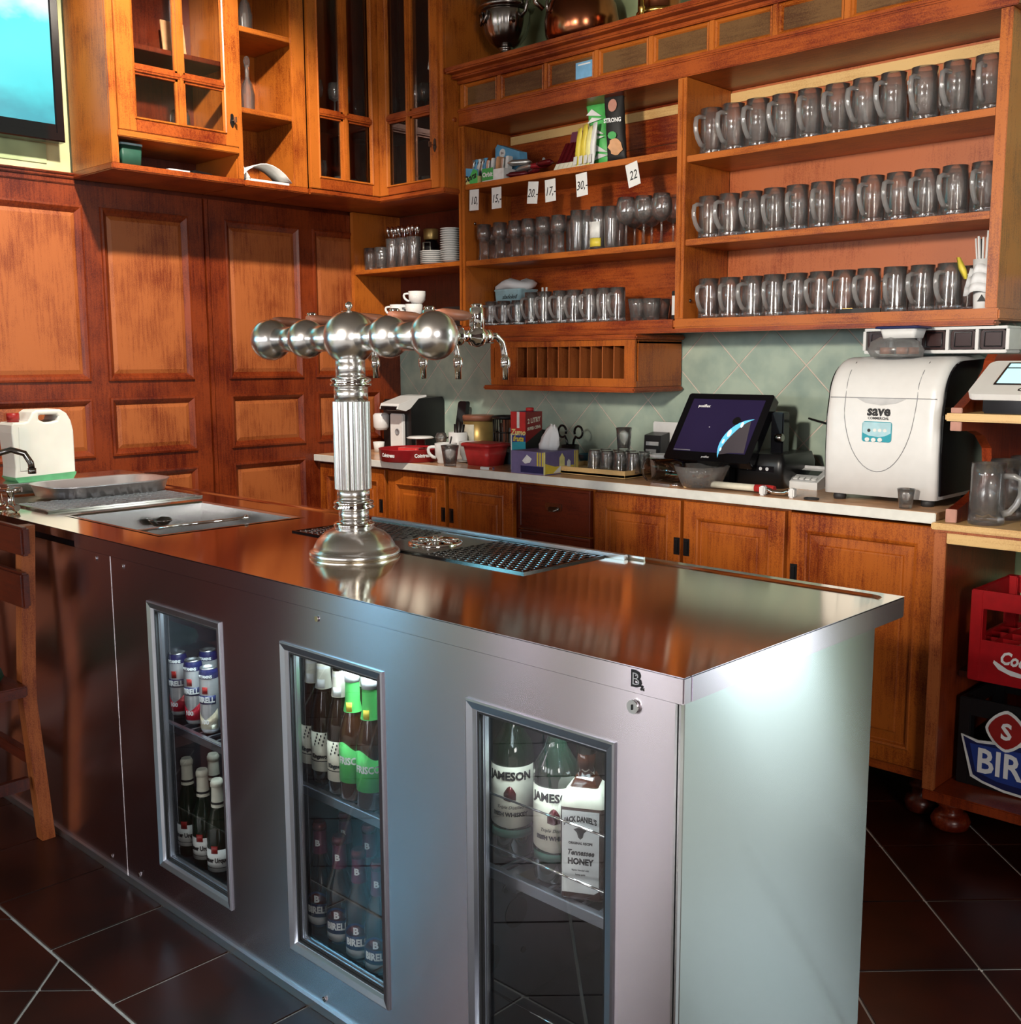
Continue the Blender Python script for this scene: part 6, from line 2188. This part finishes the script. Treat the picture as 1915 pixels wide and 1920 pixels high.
t = thing('bottle_crate', 'red plastic bottle crate with white script lettering on the cabinet shelf', 'crate', (-1.128, 3.06, .4635))
t['_m'] = 'crate_red'
crate(t, .40, .30, .262)
fF = lambda u, v, w: (u, .0018 - w, v)
obj('lettering', place(text('Coca-Cola', .050, .0006, shear=.32, bold=.0016, squeeze=.80, align='LEFT'), lambda x, y, d: fF(x + .085, y + .078 - .06 * x, d)), 'white_ink', t)
obj('white_swoosh', B(fF).prism([(.070, .060), (.085, .044), (.12, .032), (.16, .029), (.21, .036), (.26, .05), (.20, .046), (.15, .041), (.11, .048), (.072, .068)], 0, .0012), 'white_ink', t)
t = thing('beer_crate', 'dark crate with blue BIRELL shield sign at the bottom of the right cabinet', 'crate', (-1.10, 3.13, .1325))
t['_m'] = 'black'
crate(t, .40, .30, .262)
t.location = (-1.163, 3.11, .1325)
sg = lambda u, v, w: (u, -.003 - w, v)


def shield(o):
    return [(.012 + o, .152 - o * .6), (.06, .143 - o), (.12, .150 - o), (.22, .163 - o), (.32, .160 - o), (.39, .152 - o), (.398 - o, .14), (.380 - o, .032 + o), (.32, .004 + o), (.22, .002 + o), (.14, .006 + o), (.08, .018 + o), (.045 + o, .030 + o)]


obj('sign_border', B(sg).prism(shield(0), 0, .004), 'label_white', t)
s_ = obj('sign_field', B(sg).prism(shield(.008), .004, .0055), 'navy', t)
obj('sign_inner', B(sg).prism([(.04, .13), (.12, .132), (.30, .14), (.375, .13), (.36, .05), (.22, .03), (.12, .034), (.06, .05)], .0055, .0062), 'blue_label', s_)
obj('lettering', place(text('BIRELL', .102, .0007, bold=.002, squeeze=.88), lambda x, y, d: sg(x + .190, y + .082, d + .0068)), 'white_ink', t)
em = [(.140 + .050 * math.copysign(abs(math.sin(q * PI / 12)) ** 1.35, math.sin(q * PI / 12)), .188 + .052 * math.copysign(abs(math.cos(q * PI / 12)) ** 1.35, math.cos(q * PI / 12))) for q in range(24)]
e_ = obj('emblem', B(sg).prism([(.140 + (u - .140) * 1.18, .188 + (v - .188) * 1.18) for u, v in em], .0055, .0075), 'label_white', t)
obj('emblem_field', B(sg).prism(em, .0075, .009), 'cap_red', e_)
obj('emblem_letter', place(text('S', .066, .0006, bold=.002), lambda x, y, d: sg(x + .140, y + .185, d + .0092)), 'white_ink', e_)

# ================================================================ on the bar: sink end, canister, faucet
t = thing('steel_tray', 'oval brushed steel serving tray standing on the drainer beside the canister', 'tray', (-3.60, 1.70, IT + .004), .05)
secs = []
for z, s in ((0, .95), (.034, 1.0), (.040, 1.03), (.038, .97), (.010, .90)):
    secs.append([(x * s, y * s, z) for x, y in rrect(-.135, .135, -.215, .225, .10, 7)])
obj('tray', B().loft(secs), 'light_steel', t)
t = thing('back_sink', 'low steel sink ledge at the far left end of the bar', 'sink', (-3.80, 1.72, IT))
obj('ledge', B().box(-.13, .04, -.27, .22, 0, .034, .004), 'sink_steel', t)
obj('ledge_rim', B().box(-.14, .05, -.275, .225, .0345, .040, .002), 'edge_steel', t)
for k in range(3):
    obj('bright_fold', B().box(.0405, .046, -.02 + k * .07, .02 + k * .07, .002, .032), 'chrome', t)
cn = at(85, 893, 0, -3.80)
t = thing('canister', 'white plastic canister with red cap and green dregs at the left end of the bar', 'canister', (-3.83, cn.y - .008, IT + .0405))
CW = .106


def can_outline(s=1.0):
    p = [(-CW + .012, 0), (CW - .012, 0), (CW, .016), (CW + .001, .17), (CW - .006, .205), (CW - .020, .232), (CW - .042, .246), (-.02, .246), (-.034, .238), (-.046, .216), (-.052, .208), (-.066, .205), (-CW + .006, .205), (-CW, .196), (-CW - .002, .17), (-CW + .004, .05), (-CW, .016)]
    return p


hole = [(-.012, .229), (.050, .229), (.055, .222), (.050, .208), (.030, .203), (.005, .203), (-.014, .212)]


def plate_with_hole(b, outl, hol, w0, w1):
    """extruded outline with a through hole, faces filled by triangulation"""
    bm = b.bm
    for w in (w0, w1):
        vo = [b.v(u, v, w) for u, v in outl]
        vh = [b.v(u, v, w) for u, v in hol]
        es = [bm.edges.new((vo[k], vo[(k + 1) % len(vo)])) for k in range(len(vo))] + [bm.edges.new((vh[k], vh[(k + 1) % len(vh)])) for k in range(len(vh))]
        bmesh.ops.triangle_fill(bm, use_beauty=True, use_dissolve=False, edges=es)
        if w == w0:
            o0, h0 = vo, vh
    for a, c in ((o0, vo), (h0, vh)):
        for k in range(len(a)):
            b.face([a[k], a[(k + 1) % len(a)], c[(k + 1) % len(a)], c[k]])


fy = lambda u, v, w: (w, u, v)
# body faces the room: outline in (y, z), thickness along x
b = B(lambda u, v, w: (w, u, v))
plate_with_hole(b, can_outline(), hole, -.058, .058)
body = obj('body', b, 'canister_plastic', t)
bv = body.modifiers.new('round', 'BEVEL')
bv.width, bv.segments, bv.limit_method, bv.angle_limit = .012, 3, 'ANGLE', math.radians(60)
obj('green_base', B(lambda u, v, w: (w, u, v)).prism([(-CW + .010, -.0), (CW - .010, 0), (CW + .0008, .018), (CW + .0012, .024), (-CW - .0006, .017), (-CW - .0008, .014)], -.0575, .0588), 'green_liquid', t)
obj('cap', B().lathe([(.019, .2055), (.019, .212), (.021, .213), (.021, .234), (.018, .236)], (0, -.078, 0), 20), 'cap_red', t)
obj('grip_panel', B(lambda u, v, w: (w, u, v)).prism([(-.088, .04), (-.052, .04), (-.050, .16), (-.056, .185), (-.085, .19)], .0585, .0605), 'canister_plastic', t)
# faucet
t = thing('faucet', 'dark chrome swan-neck tap entering at the left edge over the bar sink', 'faucet', (-3.52, 1.36, IT))
n0 = at(43, 868, 0, -3.45)
obj('spout', B().tube([(.0, -.04, .0), (.0, -.04, .14), (.01, -.035, .165), (.04, .0, .178), (.055, .035, .165), (.062, .05, .135), (.063, .052, .115)], .010, 12), 'dark_chrome', t)
obj('aerator', B().lathe([(.0125, .100), (.0125, .118)], (.063, .052, 0), 14), 'dark_chrome', t)
obj('base', B().lathe([(.026, 0), (.028, .01), (.018, .02), (.014, .06)], (0, -.04, 0), 18), 'chrome', t)
t = thing('mixer_valve', 'small chrome tap valve with cross handle at far left of the bar', 'faucet', (-3.40, 1.318, IT))
obj('valve_body', B().lathe([(.018, 0), (.018, .012), (.011, .016), (.011, .05), (.014, .053), (.014, .062)], seg=16), 'chrome', t)
obj('cross_handle', B().tube([(-.02, -.02, .058), (.025, .025, .062)], .008, 10), 'chrome', t)
obj('hose_nut', B().tube([(.01, -.005, .01), (.04, .0, .004), (.06, -.005, .012)], .009, 10), 'chrome', t)
# tongs in the sink
p0, p1 = at(256, 996, 2, IT - .035), at(462, 971, 2, IT + .004)
t = thing('bar_spoon', 'long steel bar spoon leaning across the sink onto its rim', 'spoon', (p0.x, p0.y, p0.z))
dv = p1 - p0
obj('rod', B().tube([(0, 0, 0), tuple(dv * .5 + Vector((0, 0, .002))), tuple(dv)], .0042, 8), 'chrome', t)
obj('tip', B().lathe([(.004, -.006), (.009, 0), (.004, .008)], tuple(dv), 10), 'chrome', t)
p = at(300, 986, 2, IT - .062)
t = thing('strainer_spoon', 'dark oval ladle lying in the sink beside the bar spoon', 'ladle', (p.x, p.y, p.z))
secs = []
for z, s in ((0, .5), (.018, 1.0), (.024, 1.03), (.020, .92), (.006, .5)):
    secs.append([(.050 * s * math.cos(a), .034 * s * math.sin(a), z) for a in [2 * PI * q / 20 for q in range(20)]])
obj('bowl', B().loft(secs), 'dark_chrome', t)
obj('rod', B().tube([(-.045, -.0, .02), (-.075, -.02, .03)], .005, 8), 'dark_chrome', t)

# ================================================================ fridge contents


def bottle_at(px, py, y, z):
    p = at(px, py, 1, y)
    return (p.x, y, z)


FA = -PI / 2 + .62      # labels are turned toward the guests


def beer_bottle(t, glass, h=.255, r=.0305, foil='label_cream'):
    s = h / .255
    obj('glass_body', B().lathe([(r * .9, 0), (r, .005), (r, .125 * s), (r * .93, .142 * s), (r * .55, .178 * s), (r * .46, .20 * s), (r * .44, .243 * s)], seg=26), glass, t)
    obj('crown_cap', B().lathe([(r * .53, .238 * s), (r * .53, .248 * s), (r * .42, .255 * s)], seg=18), foil, t)


# compartment one
z1 = SHZ[0] + .001
cans = [((336, 1300), 1.372, 'can_red', 'silver and red beer can, left of the front three in the left fridge window'), ((364, 1300), 1.363, 'can_red', 'silver and red beer can, middle of the front three in the left fridge window'),
        ((393, 1310), 1.354, 'can_gold', 'silver and gold beer can, right of the front three in the left fridge window'), ((352, 1280), 1.445, 'can_red', 'beer can behind the left one in the left fridge window'),
        ((392, 1280), 1.44, 'can_gold', 'beer can with dark top at the rear right of the left fridge window')]
for (px, py), y, mt, lb in cans:
    t = thing('beer_can', lb, 'can', bottle_at(px, py, y, z1), 0, 'tall beer cans in the left fridge window')
    r = .0235
    obj('can_body', B().lathe([(r * .78, 0), (r * .94, .006), (r, .014), (r, .150), (r * .9, .160)], seg=28), 'can_white', t)
    obj('can_band', B().lathe([(r * 1.003, .140), (r * 1.004, .1505), (r * .93, .159), (r * .86, .163)], seg=28, cap0=False, cap1=False), 'navy', t)
    obj('can_top', B().lathe([(r * .86, .160), (r * .87, .166), (r * .80, .166), (r * .78, .161), (.0, .161)], seg=28, cap1=False), 'brushed_grey', t)
    lw = B().patch(r * 1.002, .012, .062, FA - 1.3, FA + 1.3, 16, poly=lambda f_: (.012, .034 + .05 * abs(f_ - .45)))
    obj('colour_field', lw, mt, t)
    bd = obj('name_band', B().patch(r * 1.004, .076, .098, FA - 1.1, FA + 1.1, 14), 'navy', t)
    obj('lettering', wrap(text('BIRELL', .019, .0003, bold=.0007, squeeze=.8), r * 1.03, .087, FA), 'white_ink', bd)
    obj('emblem', B().patch(r * 1.006, .102, .120, FA - .35, FA + .25, 6), 'cap_red', t)
    obj('lettering', wrap(text('VITAMINS', .010, .0003, bold=.0004, squeeze=.8), r * 1.006, .1455, FA), 'white_ink', t)
    obj('lettering', wrap(text('100', .015, .0003, bold=.0006), r * 1.01, .030, FA - .2), 'white_ink', t)
bts = [((356, 1560), 1.375, 'first'), ((384, 1560), 1.362, 'second'), ((411, 1565), 1.352, 'third'), ((404, 1520), 1.44, 'rear')]
for (px, py), y, nm in bts:
    t = thing('lager_bottle', '%s dark lager bottle with cream foil neck at the bottom of the left fridge window' % nm, 'bottle', bottle_at(px, py, y, WZ0 - .029), 0, 'lager bottles in the left fridge window')
    beer_bottle(t, 'green_bottle', .262, .0305, 'label_cream')
    obj('neck_foil', B().lathe([(.0165, .192), (.0150, .215), (.0142, .246)], seg=20, cap0=False, cap1=False), 'label_cream', t)
    obj('neck_stripe', B().lathe([(.0168, .200), (.0164, .206)], seg=20, cap0=False, cap1=False), 'ink', t)
    lbp = obj('label', B().patch(.0307, .030, .088, FA - 1.25, FA + 1.25, 16), 'label_white', t)
    obj('lettering', wrap(text('Pilsner Urquell', .017, .0003, bold=.0007, squeeze=.72), .0314, .060, FA), 'ink', lbp)
    obj('label_line', B().patch(.0314, .040, .0415, FA - 1.2, FA + 1.2, 12), 'ink', lbp)
    obj('seal', B().patch(.0312, .078, .098, FA - .3, FA + .25, 6), 'cap_red', t)
# compartment two
z2 = SHZ[1] + .001
cid = [((590, 1380), 1.376, 'first'), ((610, 1385), 1.366, 'second'), ((640, 1395), 1.354, 'third'), ((668, 1340), 1.45, 'fourth, at the rear'), ((690, 1350), 1.44, 'fifth, at the rear')]
for (px, py), y, nm in cid:
    t = thing('cider_bottle', '%s dark cider bottle with cream tree label in the middle fridge window' % nm, 'bottle', bottle_at(px, py, y, z2), 0, 'cider bottles in the middle fridge window')
    beer_bottle(t, 'brown_bottle', .292, .0300, 'old_silver')
    obj('neck_label', B().lathe([(.0185, .212), (.0160, .235), (.0150, .268)], seg=20, cap0=False, cap1=False), 'label_cream', t)
    obj('neck_roundel', B().patch(.0185, .214, .234, FA - .55, FA + .45, 8), 'label_white', t)
    obj('neck_stripe', B().lathe([(.0158, .256), (.0155, .262)], seg=20, cap0=False, cap1=False), 'label_white', t)
    lbp = obj('label', B().patch(.0302, .030, .118, FA - 1.2, FA + 1.2, 16), 'label_cream', t)
    tr_ = B()
    for q in range(14):
        a = FA - .55 + 1.1 * ((q * 5) % 14) / 13
        zz = .088 + .024 * ((q * 3) % 7) / 6
        tr_ = B().patch(.0310, zz, zz + .005, a, a + .10, 2)
        obj('leaf_print', tr_, 'ink', lbp)
    obj('lettering', wrap(text('Kingswood', .013, .0003, bold=.0006, squeeze=.8), .0310, .064, FA), 'ink', lbp)
    obj('label_line', B().patch(.0310, .052, .054, FA - 1.0, FA + 1.0, 10), 'ink', lbp)
gb = [((664, 1420), 1.352, 'left'), ((696, 1430), 1.345, 'right')]
for (px, py), y, nm in gb:
    t = thing('green_label_bottle', '%s amber bottle with bright green label in the middle fridge window' % nm, 'bottle', bottle_at(px, py, y, z2), 0, 'green labelled bottles in the middle fridge window')
    beer_bottle(t, 'amber_bottle', .272, .0305, 'light_grey')
    obj('neck_label', B().lathe([(.0200, .190), (.0158, .212), (.0150, .254)], seg=20, cap0=False, cap1=False), 'bright_green', t)
    obj('lemon_print', B().patch(.0190, .192, .212, FA - .5, FA + .2, 6), 'yellow', t)
    lbp = obj('label', B().patch(.0307, .040, .125, FA - 1.2, FA + 1.2, 16, poly=lambda f_: (.040, .118 + .010 * math.sin(6 * f_))), 'bright_green', t)
    obj('lettering', wrap(text('FRISCO', .021, .0003, bold=.0006, squeeze=.8), .0315, .088, FA), 'white_ink', lbp)
lo = [((604, 1720), 1.378, 'leftmost'), ((640, 1730), 1.364, 'second'), ((676, 1750), 1.352, 'third'), ((712, 1760), 1.345, 'rightmost'), ((650, 1660), 1.45, 'rear left'), ((694, 1670), 1.445, 'rear right')]
for (px, py), y, nm in lo:
    t = thing('dark_beer_bottle', '%s dark bottle with maroon foil neck at the bottom of the middle fridge window' % nm, 'bottle', bottle_at(px, py, y, WZ0 - .029), 0, 'dark bottles in the middle fridge window')
    beer_bottle(t, 'brown_bottle', .262, .0315, 'foil_maroon')
    obj('neck_foil', B().lathe([(.0170, .190), (.0155, .215), (.0146, .246)], seg=20, cap0=False, cap1=False), 'purple_foil', t)
    obj('neck_letter', wrap(text('B', .020, .0003, bold=.0007), .0163, .216, FA), 'white_ink', t)
    lbp = obj('label', B().patch(.0317, .022, .105, FA - 1.2, FA + 1.2, 16, poly=lambda f_: (.022 + .012 * abs(f_ - .5), .080 + .028 * math.sin(PI * f_))), 'navy', t)
    obj('label_top', B().patch(.0323, .075, .105, FA - .9, FA + .9, 12, poly=lambda f_: (.078, .080 + .024 * math.sin(PI * f_))), 'foil_maroon', lbp)
    obj('label_bottom', B().patch(.0323, .024, .046, FA - 1.0, FA + 1.0, 12, poly=lambda f_: (.028 + .008 * abs(f_ - .5), .046)), 'light_grey', lbp)
    obj('lettering', join([wrap(text('BIRELL', .022, .0003, bold=.0008, squeeze=.8), .0323, .063, FA), wrap(text('B', .022, .0003, bold=.0008), .0331, .090, FA)]), 'white_ink', lbp)
# compartment three
z3 = SHZ[2] + .001
for (px, py), y, nm in (((962, 1500), 1.392, 'left'), ((1043, 1530), 1.372, 'right')):
    t = thing('whiskey_bottle', '%s green whiskey bottle with broad cream label in the right fridge window' % nm, 'bottle', bottle_at(px, py, y, z3), 0, 'whiskey bottles in the right fridge window')
    obj('glass_body', B().lathe([(.037, 0), (.040, .006), (.040, .195), (.036, .215), (.020, .242), (.016, .26), (.0155, .325)], seg=32), 'green_bottle', t)
    obj('cap', B().lathe([(.0165, .312), (.0165, .355), (.015, .357)], seg=20), 'foil_maroon', t)
    obj('neck_band', B().patch(.0162, .284, .31, FA - .5, FA + .5, 8), 'label_cream', t)
    obj('neck_seal', B().patch(.0172, .266, .288, FA - .5, FA + .5, 8), 'cap_red', t)
    lbp = obj('label', B().patch(.0402, .064, .180, FA - 1.35, FA + 1.35, 20, poly=lambda f_: (.060 + .006 * abs(f_ - .5) * 2, .178)), 'label_cream', t)
    obj('lettering', join([wrap(text('JAMESON', .0215, .0003, bold=.0009, squeeze=.92), .0410, .160, FA), wrap(text('IRISH WHISKEY', .0105, .0003, bold=.0005, squeeze=.95), .0410, .087, FA), wrap(text('Triple Distilled', .0085, .0002, shear=.3), .0410, .101, FA)]), 'ink', lbp)
    obj('crest', B().patch(.0410, .112, .140, FA - .28, FA + .28, 6, poly=lambda f_: (.112 + .006 * abs(f_ - .5), .128 + .014 * math.sin(PI * f_))), 'foil_maroon', lbp)
    obj('lower_band', B().patch(.0404, .042, .057, FA - 1.2, FA + 1.2, 16), 'dark_green', t)
t = thing('honey_bottle', 'square liqueur bottle with white label at the front of the right fridge window', 'bottle', bottle_at(1099, 1590, 1.366, z3), .5)
SQ = rrect(-.038, .038, -.038, .038, .008, 3)
obj('glass_body', B().loft([[(x * s, y * s, z) for x, y in SQ] for z, s in ((0, .96), (.005, 1.0), (.165, 1.0), (.182, .92), (.200, .55), (.212, .42))]), 'whisky', t)
obj('neck', B().lathe([(.016, .205), (.0155, .27)], seg=20), 'whisky', t)
obj('cap', B().lathe([(.0175, .252), (.0175, .298), (.015, .30)], seg=20), 'black', t)
obj('shoulder_label', B().loft([[(x * s, y * s, z) for x, y in SQ] for z, s in ((.1655, 1.012), (.1825, .935), (.196, .64))], cap=False), 'label_cream', t)
fF = lambda u, v, w: (u, -.0384 - w, v)
lbp = obj('label', B(fF).prism([(-.034, .014), (.022, .014), (.030, .020), (.030, .160), (-.034, .160)], 0, .0008), 'label_white', t)
obj('side_label', B(lambda u, v, w: (.0384 + w, u, v)).box(-.030, .032, .02, .160, 0, .0008), 'label_white', t)
bm = join([place(text(s_, sz, .0002, bold=bo, squeeze=sq, shear=sh), lambda x, y, d, zz=zz: fF(x - .002, y + zz - (6 * x * x if zz > .13 else 0), d + .0008)) for s_, sz, bo, sq, sh, zz in
           (('JACK DANIEL\'S', .0135, .0007, .62, 0, .146), ('Tennessee', .0135, .0005, .8, .3, .086), ('HONEY', .0150, .0008, .85, 0, .070), ('ORIGINAL RECIPE', .0058, .0003, .9, 0, .103), ('liqueur blended with', .0045, .0001, .8, 0, .055), ('honey spirit', .0045, .0001, .8, 0, .047))])
obj('lettering', bm, 'ink', lbp)
obj('bee_print', B(fF).prism([(-.002, .132), (.010, .128), (.004, .122), (.002, .114), (-.002, .110), (-.006, .114), (-.008, .122), (-.014, .128)], .0008, .0011), 'ink', lbp)
t = thing('lying_bottle', 'dark bottle lying on its side in the lower right fridge', 'bottle', (-1.06, 1.52, .175))
obj('glass_body', B().lathe([(.034, .1), (.036, .09), (.036, -.06), (.015, -.10), (.014, -.16)], (0, 0, .037), 22, axis=1), 'green_bottle', t)
obj('label', B().lathe([(.0364, .06), (.0364, -.03)], (0, 0, .037), 22, axis=1, cap0=False, cap1=False), 'old_silver', t)
obj('neck_foil', B().lathe([(.0155, -.11), (.0148, -.16)], (0, 0, .037), 18, axis=1), 'foil_silver', t)
t = thing('lying_bottle', 'second dark bottle lying above the first in the lower right fridge', 'bottle', (-1.055, 1.53, .249))
obj('glass_body', B().lathe([(.034, .1), (.036, .09), (.036, -.06), (.015, -.10), (.014, -.16)], (0, 0, .037), 22, axis=1), 'brown_bottle', t)
obj('label', B().lathe([(.0364, .06), (.0364, -.03)], (0, 0, .037), 22, axis=1, cap0=False, cap1=False), 'gold', t)
obj('neck_foil', B().lathe([(.0155, -.11), (.0148, -.16)], (0, 0, .037), 18, axis=1), 'gold', t)
t = thing('bottle_rest', 'dark rack floor carrying the lying bottles in the right fridge', 'rack', (-1.06, 1.50, .0755))
obj('rest', B().box(-.06, .07, -.12, .18, 0, .099, .002), 'black', t)
obj('front_bar', B().box(-.06, .07, -.126, -.1205, .085, .099), 'brushed_grey', t)

# ================================================================ television
t = thing('television', 'black framed flat television on the left wall showing a cyan sky', 'television', (-4.12, 1.35, 2.18))
y0, y1, z0, z1 = .75 - 1.35, 1.885 - 1.35, .006, .70
f = lambda u, v, w: (w, u, v)
b = B(f)
b.ring(y0, y1, z0, z1, [(0, -.04), (0, .004), (.004, .010), (.030, .010), (.034, .004)], cap=False, start_cap=True)
obj('bezel', b, 'black_gloss', t)
s_ = obj('screen', B(f).box(y0 + .033, y1 - .033, z0 + .060, z1 - .033, -.002, .004), 'tv_picture', t)
obj('lower_bezel', B(f).box(y0 + .033, y1 - .033, z0 + .030, z0 + .060, -.002, .0095), 'black_gloss', t)
obj('wall_bracket', B().box(-.058, -.0405, -.2, .2, .2, .5), 'black', t)
t = thing('wall_picture', 'pale green faded picture panel under the television', 'picture', (-4.209, 1.55, 2.17))
obj('panel', B().box(0, .004, -.5, .30, -.052, .02), 'wall_green', t)

# ================================================================ chair at the bar front
t = thing('bar_chair', 'dark wooden ladder-back chair with green seat cushion at the left of the bar', 'chair', (-3.25, 1.01, 0))
cw, cd_ = .44, .40


def post(x, w=.020, d=.019):
    return [[(x + q[0] * w, y + q[1] * d, z) for q in ((-1, -1), (1, -1), (1, 1), (-1, 1))] for z, y in ((0, .205), (.42, .178), (.50, .180), (.92, .205))]


for x in (.205, -.205):
    obj('leg', B().loft(post(x), smooth=False), 'panel_wood', t)  # rear posts in a paler wood, painting in the light on them
for x in (.205, -.205):
    obj('leg', B().loft([[(x + q[0] * .02, -.19 + q[1] * .02, z) for q in ((-1, -1), (1, -1), (1, 1), (-1, 1))] for z in (0, .445)], smooth=False), 'dark_wood', t)
for z0, z1, y in ((.845, .925, .190), (.700, .800, .182)):
    obj('back_rail', B().box(-.285, .285, y - .030, y - .006, z0, z1, .006), 'dark_wood_x', t)
obj('seat_frame', B().box(-.265, .265, -.22, .158, .446, .478, .004), 'dark_wood_x', t)
b = B()
b.loft([[(x * s, y * s - .03, z) for x, y in rrect(-.20, .20, -.18, .16, .05)] for z, s in ((.4785, .98), (.495, 1.03), (.515, 1.0), (.525, .85))])
obj('seat_cushion', b, 'seat_green', t)
for y in (.19, -.19):
    obj('stretcher', B().box(-.185, .185, y - .012, y + .012, .22, .255, .002), 'dark_wood_x', t)
for x in (.205, -.205):
    obj('stretcher', B().box(x - .011, x + .011, -.17, .165, .16, .195, .002), 'dark_wood', t)
